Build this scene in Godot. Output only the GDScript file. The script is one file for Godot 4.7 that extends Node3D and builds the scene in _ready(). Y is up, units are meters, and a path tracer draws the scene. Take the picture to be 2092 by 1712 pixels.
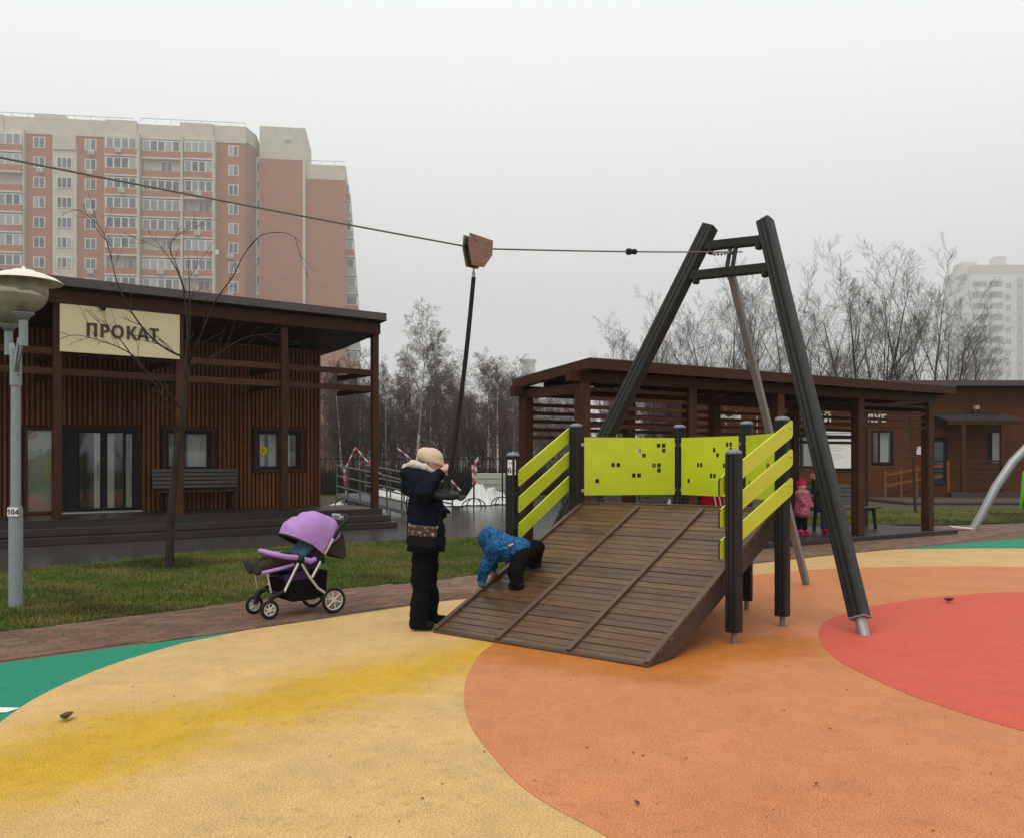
extends Node3D
# A rainy, foggy playground: cable ride with launching ramp, wooden rental kiosk, pavilion, club house, bare trees and tower blocks.
# Axes: x to the side, y up, -z into the distance. W(x, depth, height) gives a point from metres in front of the eye.

class MB:
	var v := PackedVector3Array()
	var n := PackedVector3Array()
	var uv := PackedVector2Array()
	var uv2 := PackedVector2Array()
	var c := PackedColorArray()
	var ix := PackedInt32Array()
	var col := Color.WHITE
	var colored := false
	var off := Vector2.ZERO

	func vert(p: Vector3, nn: Vector3, t: Vector2) -> int:
		v.append(p); n.append(nn); uv.append(t + off)
		if colored: c.append(col)
		return v.size() - 1

	# corners counter-clockwise as seen from outside
	func quad(a: Vector3, b: Vector3, d: Vector3, e: Vector3, ta := Vector2(0, 0), tb := Vector2(1, 0), td := Vector2(1, 1), te := Vector2(0, 1)) -> void:
		var nn := (b - a).cross(e - a)
		if nn.length_squared() < 1e-16: nn = (d - a).cross(e - a)
		nn = nn.normalized()
		var i := vert(a, nn, ta); vert(b, nn, tb); vert(d, nn, td); vert(e, nn, te)
		ix.append_array(PackedInt32Array([i, i + 2, i + 1, i, i + 3, i + 2]))

	func tri(a: Vector3, b: Vector3, d: Vector3, ta := Vector2(0, 0), tb := Vector2(1, 0), td := Vector2(0, 1)) -> void:
		var nn := (b - a).cross(d - a).normalized()
		var i := vert(a, nn, ta); vert(b, nn, tb); vert(d, nn, td)
		ix.append_array(PackedInt32Array([i, i + 2, i + 1]))

	func box(t: Transform3D, s: Vector3, bev := 0.0) -> void:
		var h := s * 0.5
		var la := 0
		if s.y >= s.x and s.y >= s.z: la = 1
		elif s.z >= s.x and s.z >= s.y: la = 2
		for ax in 3:
			for sg in [-1.0, 1.0]:
				var u := (ax + 1) % 3
				var w := (ax + 2) % 3
				var o := Vector3.ZERO
				o[ax] = h[ax] * sg
				var du := Vector3.ZERO
				du[u] = h[u] - bev
				var dw := Vector3.ZERO
				dw[w] = h[w] - bev
				if sg < 0.0: du = -du
				var q := [o - du - dw, o + du - dw, o + du + dw, o - du + dw]
				var tt: Array[Vector2] = []
				for p: Vector3 in q:
					if ax == la: tt.append(Vector2(p[u], p[w]) + Vector2(0.37, 0.11))
					elif u == la: tt.append(Vector2(p[u], p[w] + ax * 0.31 + sg * 0.13))
					else: tt.append(Vector2(p[w], p[u] + ax * 0.31 + sg * 0.13))
				quad(t * q[0], t * q[1], t * q[2], t * q[3], tt[0], tt[1], tt[2], tt[3])
		if bev > 0.0:
			for ax in 3:
				var u := (ax + 1) % 3
				var w := (ax + 2) % 3
				for su in [-1.0, 1.0]:
					for sw in [-1.0, 1.0]:
						var a0 := Vector3.ZERO
						a0[u] = su * h[u]; a0[w] = sw * (h[w] - bev)
						var b0 := Vector3.ZERO
						b0[u] = su * (h[u] - bev); b0[w] = sw * h[w]
						var l := Vector3.ZERO
						l[ax] = h[ax] - bev
						if su * sw > 0.0: quad(t * (a0 - l), t * (b0 - l) , t * (b0 + l), t * (a0 + l), Vector2(-l[ax], 0), Vector2(-l[ax], bev), Vector2(l[ax], bev), Vector2(l[ax], 0))
						else: quad(t * (b0 - l), t * (a0 - l), t * (a0 + l), t * (b0 + l), Vector2(-l[ax], 0), Vector2(-l[ax], bev), Vector2(l[ax], bev), Vector2(l[ax], 0))
			for sx in [-1.0, 1.0]:
				for sy in [-1.0, 1.0]:
					for sz in [-1.0, 1.0]:
						var a := Vector3(sx * h.x, sy * (h.y - bev), sz * (h.z - bev))
						var b := Vector3(sx * (h.x - bev), sy * h.y, sz * (h.z - bev))
						var d := Vector3(sx * (h.x - bev), sy * (h.y - bev), sz * h.z)
						if sx * sy * sz > 0.0: tri(t * a, t * b, t * d)
						else: tri(t * a, t * d, t * b)

	# a box between two points: length from a to b, w across (sideways), h along 'up'
	func beam(a: Vector3, b: Vector3, w: float, h: float, up := Vector3.UP, bev := 0.0) -> void:
		var x := (b - a).normalized()
		var z := x.cross(up).normalized()
		var y := z.cross(x).normalized()
		box(Transform3D(Basis(x, y, z), (a + b) * 0.5), Vector3(a.distance_to(b), h, w), bev)

	func tube(pts: PackedVector3Array, rad: PackedFloat32Array, sides := 8, caps := true, round_end := false) -> void:
		var m := pts.size()
		if m < 2: return
		var ref := Vector3.UP
		var t0 := (pts[1] - pts[0]).normalized()
		if absf(t0.y) > 0.9: ref = Vector3.RIGHT
		var nx := t0.cross(ref).normalized()
		var first := v.size()
		var along := 0.0
		for i in m:
			var t := (pts[mini(i + 1, m - 1)] - pts[maxi(i - 1, 0)]).normalized()
			nx = (nx - t * nx.dot(t)).normalized()
			var ny := t.cross(nx)
			if i > 0: along += pts[i].distance_to(pts[i - 1])
			for k in sides + 1:
				var a := TAU * k / sides
				var dir := nx * cos(a) + ny * sin(a)
				vert(pts[i] + dir * rad[i], dir, Vector2(along, float(k) / sides * TAU * rad[0]))
		for i in m - 1:
			for k in sides:
				var p := first + i * (sides + 1) + k
				var q := p + sides + 1
				ix.append_array(PackedInt32Array([p, q + 1, p + 1, p, q, q + 1]))
		if caps:
			for e in 2:
				var i := 0 if e == 0 else m - 1
				var t := (pts[1] - pts[0]).normalized() * -1.0 if e == 0 else (pts[m - 1] - pts[m - 2]).normalized()
				var base := first + i * (sides + 1)
				var ctr := vert(pts[i] + (t * rad[i] * 0.5 if round_end else Vector3.ZERO), t, Vector2.ZERO)
				var ring := v.size()
				for k in sides + 1:
					vert(v[base + k], t, Vector2(0.01 * cos(k), 0.01 * sin(k)))
				for k in sides:
					if e == 0: ix.append_array(PackedInt32Array([ctr, ring + k, ring + k + 1]))
					else: ix.append_array(PackedInt32Array([ctr, ring + k + 1, ring + k]))

	# profile points (radius, height) from bottom to top, turned about local y
	func lathe(t: Transform3D, prof: Array, sides := 16) -> void:
		var first := v.size()
		var m := prof.size()
		for i in m:
			var p: Vector2 = prof[i]
			var q: Vector2 = prof[mini(i + 1, m - 1)] - prof[maxi(i - 1, 0)]
			var nr := Vector2(q.y, -q.x).normalized()
			for k in sides + 1:
				var a := TAU * k / sides
				vert(t * Vector3(p.x * cos(a), p.y, p.x * sin(a)), (t.basis * Vector3(nr.x * cos(a), nr.y, nr.x * sin(a))).normalized(), Vector2(float(k) / sides, p.y))
		for i in m - 1:
			for k in sides:
				var p := first + i * (sides + 1) + k
				var q := p + sides + 1
				ix.append_array(PackedInt32Array([p, p + 1, q + 1, p, q + 1, q]))

	# polygon in local xy (counter-clockwise), thickness along local z
	func prism(t: Transform3D, poly: PackedVector2Array, depth: float) -> void:
		var tr := Geometry2D.triangulate_polygon(poly)
		var f := depth * 0.5
		for k in range(0, tr.size(), 3):
			var a := poly[tr[k]]
			var b := poly[tr[k + 1]]
			var d := poly[tr[k + 2]]
			if (b - a).cross(d - a) < 0.0:
				var w := b
				b = d
				d = w
			tri(t * Vector3(a.x, a.y, f), t * Vector3(b.x, b.y, f), t * Vector3(d.x, d.y, f), a, b, d)
			tri(t * Vector3(a.x, a.y, -f), t * Vector3(d.x, d.y, -f), t * Vector3(b.x, b.y, -f), a, d, b)
		var m := poly.size()
		for i in m:
			var a := poly[i]
			var b := poly[(i + 1) % m]
			quad(t * Vector3(a.x, a.y, -f), t * Vector3(b.x, b.y, -f), t * Vector3(b.x, b.y, f), t * Vector3(a.x, a.y, f), Vector2(0, 0), Vector2(a.distance_to(b), 0), Vector2(a.distance_to(b), depth), Vector2(0, depth))

	func ball(ctr: Vector3, r: Vector3, rings := 8, sides := 12) -> void:
		var prof: Array = []
		for i in rings + 1:
			var a := -PI / 2 + PI * i / rings
			prof.append(Vector2(maxf(cos(a), 0.0001), sin(a)))
		lathe(Transform3D(Basis.from_scale(r), ctr), prof, sides)

	func mesh() -> ArrayMesh:
		var m := ArrayMesh.new()
		if v.is_empty(): return m
		var a := []
		a.resize(Mesh.ARRAY_MAX)
		a[Mesh.ARRAY_VERTEX] = v
		a[Mesh.ARRAY_NORMAL] = n
		a[Mesh.ARRAY_TEX_UV] = uv
		if uv2.size() == v.size(): a[Mesh.ARRAY_TEX_UV2] = uv2
		if colored: a[Mesh.ARRAY_COLOR] = c
		a[Mesh.ARRAY_INDEX] = ix
		m.add_surface_from_arrays(Mesh.PRIMITIVE_TRIANGLES, a)
		return m

var M := {}
var used := {}
var rng := RandomNumberGenerator.new()

func W(x: float, d: float, y := 0.0) -> Vector3: return Vector3(x, y, -d)
func at(p: Vector3) -> Transform3D: return Transform3D(Basis(), p)
func I() -> Transform3D: return Transform3D()
func V2(a: Array) -> PackedVector2Array:
	var r := PackedVector2Array()
	for i in range(0, a.size(), 2): r.append(Vector2(a[i], a[i + 1]))
	return r
func V3(a: Array) -> PackedVector3Array:
	var r := PackedVector3Array()
	for p: Vector3 in a: r.append(p)
	return r
func F(a: Array) -> PackedFloat32Array: return PackedFloat32Array(a)

func numbered(called: String) -> String:
	if not used.has(called):
		used[called] = 0
		return called
	used[called] += 1
	return "%s_%03d" % [called, used[called]]

func tag(o: Node, label: String, category: String, group := "") -> void:
	o.set_meta("label", label); o.set_meta("category", category)
	if group: o.set_meta("group", group)

func thing(called: String, label: String, category: String, where := Vector3.ZERO, turn := 0.0, group := "") -> Node3D:
	var o := Node3D.new()
	o.name = numbered(called)
	add_child(o)
	o.position = where
	o.rotation.y = turn
	tag(o, label, category, group)
	return o

func part(parent: Node, called: String, b, m: Material, t := Transform3D()) -> MeshInstance3D:
	var o := MeshInstance3D.new()
	o.name = called if parent != self else numbered(called)
	o.mesh = b.mesh() if b is MB else b
	o.material_override = m
	parent.add_child(o, true)
	o.transform = t
	return o

func struct(called: String, b, m: Material, parent: Node = self) -> MeshInstance3D:
	var o := part(parent, called, b, m)
	if parent == self: o.set_meta("kind", "structure")
	return o

func copy(o: Node3D, label := "", where := Vector3.ZERO, turn := 0.0) -> Node3D:
	var r: Node3D = o.duplicate()
	r.name = numbered(String(o.name).get_slice("_0", 0))
	add_child(r)
	if label: r.set_meta("label", label)
	r.position = where
	r.rotation.y = turn
	return r

func boxmb(s: Vector3, bev := 0.0, where := Vector3.ZERO, off := Vector2.ZERO) -> MB:
	var b := MB.new()
	b.off = off
	b.box(at(where), s, bev)
	return b

# ---------- materials ----------
func lin(r: float, g: float, b: float, a := 1.0) -> Color:
	var k := Color(r, g, b).linear_to_srgb()
	k.a = a
	return k

func mat(called: String, albedo: Color, rough := 0.8, metal := 0.0, tex: Texture2D = null, sc := 1.0) -> StandardMaterial3D:
	var m := StandardMaterial3D.new()
	m.resource_name = called
	m.albedo_color = albedo
	m.roughness = rough
	m.metallic = metal
	if metal == 0.0 and rough > 0.55: m.metallic_specular = 0.3
	if tex:
		m.albedo_texture = tex
		m.uv1_scale = Vector3(sc, sc, sc)
	M[called] = m
	return m

func tri_map(m: StandardMaterial3D, sc: float, world := false) -> StandardMaterial3D:
	m.uv1_triplanar = true
	m.uv1_world_triplanar = world
	m.uv1_scale = Vector3(sc, sc, sc)
	return m

func bump(m: StandardMaterial3D, t: Texture2D, cm: float) -> StandardMaterial3D:
	m.heightmap_enabled = true
	m.heightmap_texture = t
	m.heightmap_scale = cm
	return m

func noise(s: int, freq: float, oct := 4, kind := FastNoiseLite.TYPE_SIMPLEX_SMOOTH) -> FastNoiseLite:
	var f := FastNoiseLite.new()
	f.seed = s
	f.noise_type = kind
	f.frequency = freq
	f.fractal_octaves = oct
	return f

# a grey picture of noise that tiles, values lo..hi
func grain(s: int, size: int, freq: float, oct: int, lo: float, hi: float, kind := FastNoiseLite.TYPE_SIMPLEX_SMOOTH) -> ImageTexture:
	var im := noise(s, freq, oct, kind).get_seamless_image(size, size)
	im.convert(Image.FORMAT_RGB8)
	var d := im.get_data()
	var lut := PackedByteArray()
	for i in 256:
		var k := lo + (hi - lo) * i / 255.0
		lut.append(int(Color(k, k, k).linear_to_srgb().r * 255.0))
	for i in d.size(): d[i] = lut[d[i]]
	return ImageTexture.create_from_image(Image.create_from_data(size, size, false, Image.FORMAT_RGB8, d))

# wood: long fibres along u, a few knots; multiplies the colour
func wood_tex(s: int, w: int, h: int, lo: float) -> ImageTexture:
	var f := noise(s, 0.02, 3)
	var fine := noise(s + 7, 0.05, 2)
	var blot := noise(s + 3, 0.01, 2)
	var im := Image.create(w, h, false, Image.FORMAT_RGB8)
	for y in h:
		for x in w:
			var wob := f.get_noise_2d(x * 0.25, y * 0.5) * 9.0
			var g := 0.5 + 0.5 * sin((y + wob) * 0.55 + f.get_noise_2d(x * 0.12, y * 2.4) * 5.0)
			var e := 0.5 + 0.5 * fine.get_noise_2d(x * 0.35, y * 9.0)
			var b := 0.5 + 0.5 * blot.get_noise_2d(x * 0.5, y * 1.5)
			var k := clampf(lo + (1.0 - lo) * (0.3 * g + 0.4 * e + 0.5 * b), 0.0, 1.0)
			im.set_pixel(x, y, Color(k, k * (0.97 + 0.03 * g), k * (0.93 + 0.07 * b)).linear_to_srgb())
	return ImageTexture.create_from_image(im)

# ---------- people and cloth: tapered capsules joined by a smooth minimum, meshed as surface nets ----------
# a bone is [from, to, radius_from, radius_to] or [centre, radii, Basis] for an egg
func body(bones: Array, cell: float, k: float, low := -1e9, high := 1e9, mb: MB = null, wrinkle := 0.0, wfreq := 9.0) -> MB:
	var b := mb if mb else MB.new()
	var wn := noise(5, wfreq, 2)
	var lo := Vector3.INF
	var hi := -Vector3.INF
	for q: Array in bones:
		if q.size() == 4:
			lo = lo.min(q[0] - Vector3.ONE * q[2]).min(q[1] - Vector3.ONE * q[3]); hi = hi.max(q[0] + Vector3.ONE * q[2]).max(q[1] + Vector3.ONE * q[3])
		else:
			var r: float = maxf(q[1].x, maxf(q[1].y, q[1].z))
			lo = lo.min(q[0] - Vector3.ONE * r); hi = hi.max(q[0] + Vector3.ONE * r)
	lo -= Vector3.ONE * cell * 3; hi += Vector3.ONE * cell * 3
	lo.y = maxf(lo.y, low - cell * 2); hi.y = minf(hi.y, high + cell * 2)
	var nx := int((hi.x - lo.x) / cell) + 2
	var ny := int((hi.y - lo.y) / cell) + 2
	var nz := int((hi.z - lo.z) / cell) + 2
	var f := PackedFloat32Array()
	f.resize(nx * ny * nz)
	f.fill(9.0)
	var sy := nx
	var sz := nx * ny
	var pad := k + cell * 3
	for q: Array in bones:
		var cap := q.size() == 4
		var a: Vector3 = q[0]
		var bl: Vector3
		var bh: Vector3
		var ra := 0.0
		var rb := 0.0
		var ab := Vector3.ZERO
		var l2 := 1.0
		var rr := Vector3.ONE
		var inv := Basis()
		var mr := 1.0
		if cap:
			ra = q[2]; rb = q[3]; ab = q[1] - a; l2 = maxf(ab.length_squared(), 1e-9)
			var r := maxf(ra, rb)
			bl = a.min(q[1]) - Vector3.ONE * (r + pad); bh = a.max(q[1]) + Vector3.ONE * (r + pad)
		else:
			rr = q[1]; inv = (q[2] as Basis).transposed(); mr = minf(rr.x, minf(rr.y, rr.z))
			var r := maxf(rr.x, maxf(rr.y, rr.z))
			bl = a - Vector3.ONE * (r + pad); bh = a + Vector3.ONE * (r + pad)
		var i0 := clampi(int((bl.x - lo.x) / cell), 0, nx - 1)
		var i1 := clampi(int((bh.x - lo.x) / cell) + 1, 0, nx - 1)
		var j0 := clampi(int((bl.y - lo.y) / cell), 0, ny - 1)
		var j1 := clampi(int((bh.y - lo.y) / cell) + 1, 0, ny - 1)
		var k0 := clampi(int((bl.z - lo.z) / cell), 0, nz - 1)
		var k1 := clampi(int((bh.z - lo.z) / cell) + 1, 0, nz - 1)
		for kk in range(k0, k1 + 1):
			for jj in range(j0, j1 + 1):
				var row := kk * sz + jj * sy
				for ii in range(i0, i1 + 1):
					var p := lo + Vector3(ii, jj, kk) * cell
					var d := 0.0
					if cap:
						var t := clampf((p - a).dot(ab) / l2, 0.0, 1.0)
						d = p.distance_to(a + ab * t) - (ra + (rb - ra) * t)
					else:
						var w := inv * (p - a)
						var g := (w / rr).length()
						d = (g - 1.0) * mr if g < 1e-4 else g * (g - 1.0) / (w / (rr * rr)).length()
					var o := f[row + ii]
					var h := maxf(k - absf(o - d), 0.0) / k
					f[row + ii] = minf(o, d) - h * h * k * 0.25
	if wrinkle > 0.0 or low > -1e8 or high < 1e8:
		for kk in nz:
			for jj in ny:
				for ii in nx:
					var at_ := kk * sz + jj * sy + ii
					if f[at_] > cell * 4 : continue
					var p := lo + Vector3(ii, jj, kk) * cell
					if wrinkle > 0.0: f[at_] += wn.get_noise_3d(p.x, p.y * 1.6, p.z) * wrinkle
					f[at_] = maxf(f[at_], maxf(low - p.y, p.y - high))
	var idx := PackedInt32Array()
	idx.resize(nx * ny * nz)
	idx.fill(-1)
	var corner := [0, 1, sy, sy + 1, sz, sz + 1, sz + sy, sz + sy + 1]
	var cells := PackedInt32Array()
	for kk in range(1, nz - 2):
		for jj in range(1, ny - 2):
			for ii in range(1, nx - 2):
				var o := kk * sz + jj * sy + ii
				if absf(f[o]) > cell * 2.5: continue
				var neg := 0
				for q in 8:
					if f[o + corner[q]] < 0.0: neg += 1
				if neg == 0 or neg == 8: continue
				var s := Vector3.ZERO
				var cnt := 0
				for e in 12:
					var ax := e / 4
					var r4 := e % 4
					var p0 := 0
					if ax == 0: p0 = (r4 & 1) * 2 + (r4 >> 1) * 4
					elif ax == 1: p0 = (r4 & 1) + (r4 >> 1) * 4
					else: p0 = (r4 & 1) + (r4 >> 1) * 2
					var p1 := p0 + (1 if ax == 0 else 2 if ax == 1 else 4)
					var fa: float = f[o + corner[p0]]
					var fb: float = f[o + corner[p1]]
					if (fa < 0.0) == (fb < 0.0): continue
					var t := fa / (fa - fb)
					var pp := Vector3(p0 & 1, (p0 >> 1) & 1, p0 >> 2)
					pp[ax] += t
					s += pp
					cnt += 1
				s /= cnt
				var g := Vector3(f[o + 1] - f[o - 1] + f[o + 2] - f[o], f[o + sy] - f[o - sy] + f[o + 2 * sy] - f[o], f[o + sz] - f[o - sz] + f[o + 2 * sz] - f[o])
				var pw := lo + (Vector3(ii, jj, kk) + s) * cell
				idx[o] = b.vert(pw, g.normalized() if g.length_squared() > 1e-12 else Vector3.UP, Vector2(pw.x + pw.z, pw.y))
				cells.append(o)
	for o in cells:
		for ax in 3:
			var st: int = 1 if ax == 0 else sy if ax == 1 else sz
			var u: int = sy if ax == 0 else sz if ax == 1 else 1
			var w: int = sz if ax == 0 else 1 if ax == 1 else sy
			var fa := f[o]
			var fb := f[o + st]
			if (fa < 0.0) == (fb < 0.0): continue
			var p := idx[o]
			var q := idx[o - u]
			var r := idx[o - u - w]
			var t := idx[o - w]
			if p < 0 or q < 0 or r < 0 or t < 0: continue
			if fa < 0.0: b.ix.append_array(PackedInt32Array([p, r, q, p, t, r]))
			else: b.ix.append_array(PackedInt32Array([p, q, r, p, r, t]))
	return b

func setup_view() -> void:
	var cam := Camera3D.new()
	cam.name = "camera"
	cam.position = Vector3(0, 1.52, 0)
	cam.projection = Camera3D.PROJECTION_FRUSTUM
	cam.near = 0.1
	cam.far = 3000.0
	cam.size = 0.1 * 1712.0 / 1850.0
	cam.frustum_offset = Vector2(0.0, 0.1 * 86.0 / 1850.0)
	cam.current = true
	add_child(cam)
	var we := WorldEnvironment.new()
	we.name = "environment"
	var env := Environment.new()
	env.background_mode = Environment.BG_SKY
	var sm := ProceduralSkyMaterial.new()
	sm.sky_top_color = lin(1.0, 1.0, 1.0)
	sm.sky_horizon_color = lin(0.60, 0.616, 0.611)
	sm.sky_curve = 3.0
	sm.ground_bottom_color = Color(0.3, 0.29, 0.28)
	sm.ground_horizon_color = lin(0.40, 0.41, 0.41)
	sm.sun_angle_max = 0.0
	var sky := Sky.new()
	sky.sky_material = sm
	env.sky = sky
	env.background_energy_multiplier = 1.0
	env.tonemap_mode = Environment.TONE_MAPPER_LINEAR
	env.tonemap_exposure = 1.66
	env.sdfgi_enabled = true
	env.ssao_enabled = true
	env.ssil_enabled = true
	env.fog_enabled = true
	env.fog_density = 0.0004
	env.volumetric_fog_enabled = true
	env.volumetric_fog_density = 0.0
	env.fog_light_color = Color(0.96, 0.97, 0.97)
	we.environment = env
	add_child(we)
	var sun := DirectionalLight3D.new()
	sun.name = "sun"
	sun.light_color = Color(1.0, 0.985, 0.96)
	sun.light_energy = 0.46
	sun.light_angular_distance = 60.0
	sun.shadow_enabled = true
	sun.rotation_degrees = Vector3(-62, -28, 0)
	add_child(sun)
	# the bank of mist that stands beyond the park and swallows the tower blocks
	for q: Array in [[RenderingServer.FOG_VOLUME_SHAPE_BOX, Vector3(320, 56, 92), Vector3(45, 28, -104), 0.0046, "pale grey mist standing before the brick apartment block"], [RenderingServer.FOG_VOLUME_SHAPE_BOX, Vector3(320, 56, 148), Vector3(45, 28, -224.1), 0.0033, "pale grey mist standing before the far tower block"]]:
		var fv := FogVolume.new()
		fv.name = numbered("mist")
		fv.shape = q[0]
		fv.size = q[1]
		fv.position = q[2]
		var fm := FogMaterial.new()
		fm.resource_name = "mist"
		fm.density = q[3]
		fm.albedo = Color(0.98, 0.985, 0.985)
		fv.material = fm
		fv.set_meta("kind", "stuff")
		tag(fv, q[4], "mist")
		add_child(fv)

func setup_materials() -> void:
	var wood := wood_tex(11, 512, 256, 0.35)
	var wood2 := wood_tex(41, 512, 256, 0.5)
	var soft := grain(3, 256, 0.02, 4, 0.6, 1.0)
	var fine := grain(4, 256, 0.12, 2, 0.55, 1.0)
	var cloth := grain(9, 256, 0.2, 2, 0.62, 1.0)
	M.soft_tex = soft
	M.fine_tex = fine
	var w: StandardMaterial3D
	# stained brown timber of kiosk, pavilion and club house
	for i in 4:
		var k: float = [1.0, 0.8, 1.25, 0.92][i]
		w = mat("timber%d" % i, lin(0.066 * k, 0.026 * k, 0.0115 * k), 0.62, 0.0, wood, 0.9)
		bump(w, wood, 0.15)
		w.uv1_offset = Vector3(i * 0.27, i * 0.19, 0)
	for i in 3:
		var k: float = [1.0, 0.8, 1.2][i]
		w = mat("cladding%d" % i, lin(0.19 * k, 0.068 * k, 0.022 * k), 0.66, 0.0, wood, 0.9)
		bump(w, wood, 0.15)
		w.uv1_offset = Vector3(i * 0.31, i * 0.23, 0)
	for i in 3:
		var k: float = [1.0, 0.75, 1.2][i]
		w = mat("wet_deck%d" % i, lin(0.032 * k, 0.022 * k, 0.018 * k), 0.32, 0.0, wood2, 0.9)
		bump(w, wood, 0.12)
		w.uv1_offset = Vector3(i * 0.31, i * 0.43, 0)
	# ramp planks: weathered, some greyer, some tanner
	var plank_tint := [[0.118, 0.067, 0.033], [0.104, 0.06, 0.031], [0.136, 0.078, 0.036], [0.094, 0.056, 0.03], [0.124, 0.068, 0.03], [0.112, 0.067, 0.036]]
	for i in 6:
		var q: Array = plank_tint[i]
		w = mat("ramp_plank%d" % i, lin(q[0], q[1], q[2]), 0.36, 0.0, wood, 0.8)
		bump(w, wood, 0.22)
		w.metallic_specular = 0.36
		w.uv1_offset = Vector3(i * 0.17, i * 0.29, 0)
	bump(mat("batten", lin(0.10, 0.058, 0.033), 0.5, 0.0, wood, 0.8), wood, 0.2)
	bump(mat("stringer", lin(0.045, 0.03, 0.022), 0.5, 0.0, wood2, 0.8), wood, 0.15)
	# playground equipment
	bump(tri_map(mat("black_profile", lin(0.021, 0.022, 0.021), 0.5, 0.0, soft), 3.0), fine, 0.05).metallic_specular = 0.32
	tri_map(mat("post_cap", lin(0.16, 0.19, 0.24), 0.5, 0.0, soft), 4.0)
	tri_map(mat("lime_panel", lin(0.53, 0.62, 0.018), 0.45, 0.0, grain(15, 256, 0.01, 3, 0.86, 1.0)), 0.9)
	mat("lime_edge", lin(0.03, 0.032, 0.025), 0.6)
	tri_map(mat("galvanised", lin(0.36, 0.37, 0.38), 0.5, 0.55, soft), 5.0)
	tri_map(mat("strut_steel", lin(0.21, 0.215, 0.21), 0.55, 0.1, soft), 5.0)
	mat("cable_steel", lin(0.13, 0.13, 0.13), 0.5, 0.4)
	mat("rubber_black", lin(0.012, 0.012, 0.013), 0.6)
	tri_map(mat("trolley_brown", lin(0.24, 0.135, 0.085), 0.55, 0.0, soft), 4.0)
	mat("bolt", lin(0.4, 0.4, 0.4), 0.4, 0.7)
	tri_map(mat("lamp_grey", lin(0.27, 0.31, 0.33), 0.5, 0.0, soft), 4.0)
	tri_map(mat("lamp_shade", lin(0.72, 0.69, 0.62), 0.45, 0.0, grain(17, 256, 0.03, 4, 0.8, 1.0)), 2.0)
	w = tri_map(mat("lamp_globe", lin(0.46, 0.44, 0.32, 0.6), 0.35, 0.0, grain(18, 256, 0.02, 4, 0.55, 1.0)), 2.0)
	w.transparency = BaseMaterial3D.TRANSPARENCY_ALPHA
	mat("paper_white", lin(0.7, 0.7, 0.68), 0.7)
	mat("ink_black", lin(0.02, 0.02, 0.02), 0.7)
	mat("ink_red", lin(0.4, 0.04, 0.05), 0.6)
	tri_map(mat("sign_cream", lin(0.62, 0.55, 0.33), 0.55, 0.0, grain(19, 256, 0.008, 3, 0.9, 1.0)), 0.5)
	mat("sign_letter", lin(0.045, 0.02, 0.012), 0.55)
	tri_map(mat("roof_metal", lin(0.075, 0.055, 0.055), 0.5, 0.0, soft), 0.6)
	mat("frame_dark", lin(0.018, 0.02, 0.02), 0.6).metallic_specular = 0.2
	w = mat("glass", lin(0.05, 0.06, 0.06, 0.18), 0.05)
	w.transparency = BaseMaterial3D.TRANSPARENCY_ALPHA
	w = mat("glass_dark", lin(0.03, 0.035, 0.037), 0.06)
	mat("curtain", lin(0.55, 0.58, 0.52), 0.9)
	tri_map(mat("railing_grey", lin(0.10, 0.10, 0.10), 0.5, 0.3, soft), 3.0)
	mat("room_floor", lin(0.26, 0.25, 0.23), 0.7)
	mat("yellow_sticker", lin(0.7, 0.45, 0.01), 0.6)
	# far blocks
	var bt := grain(21, 256, 0.015, 4, 0.82, 1.0)
	tri_map(mat("block_brick", lin(0.40, 0.14, 0.058), 0.9, 0.0, bt), 0.12)
	tri_map(mat("block_cream", lin(0.60, 0.56, 0.45), 0.9, 0.0, bt), 0.15)
	tri_map(mat("block_white", lin(0.74, 0.73, 0.69), 0.9, 0.0, bt), 0.15)
	mat("block_grey", lin(0.33, 0.34, 0.33), 0.9)
	mat("block_slab", lin(0.62, 0.56, 0.48), 0.9)
	mat("window_white", lin(0.75, 0.74, 0.72), 0.6)
	for i in 4:
		var k: Array = [[0.10, 0.12, 0.13], [0.2, 0.22, 0.22], [0.055, 0.065, 0.07], [0.34, 0.35, 0.33]][i]
		mat("far_pane%d" % i, lin(k[0], k[1], k[2]), 0.15)
	mat("conditioner", lin(0.5, 0.48, 0.44), 0.7)
	mat("banner_yellow", lin(0.75, 0.5, 0.02), 0.7)
	# plants
	var bark := wood_tex(61, 256, 256, 0.3)
	bump(mat("bark_dark", lin(0.045, 0.034, 0.028), 0.9, 0.0, bark, 1.5), bark, 0.5)
	mat("bark_grey", lin(0.085, 0.068, 0.055), 0.9, 0.0, bark, 1.0)
	mat("twig_brown", lin(0.05, 0.038, 0.033), 0.9)
	mat("twig_purple", lin(0.105, 0.078, 0.07), 0.9)
	mat("birch_bark", Color.WHITE, 0.85, 0.0, birch_tex(), 1.0)
	w = mat("grass_blade", Color.WHITE, 0.75)
	w.vertex_color_use_as_albedo = true
	w.backlight_enabled = true
	w.backlight = Color(0.5, 0.55, 0.3)
	w = mat("vertex_paint", Color.WHITE, 0.65)
	w.vertex_color_use_as_albedo = true
	bump(tri_map(mat("tarp", lin(0.62, 0.64, 0.62), 0.55, 0.0, soft), 0.8), soft, 3.0)
	tri_map(mat("hedge_twig", lin(0.04, 0.036, 0.024), 0.95, 0.0, soft), 1.0)
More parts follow.
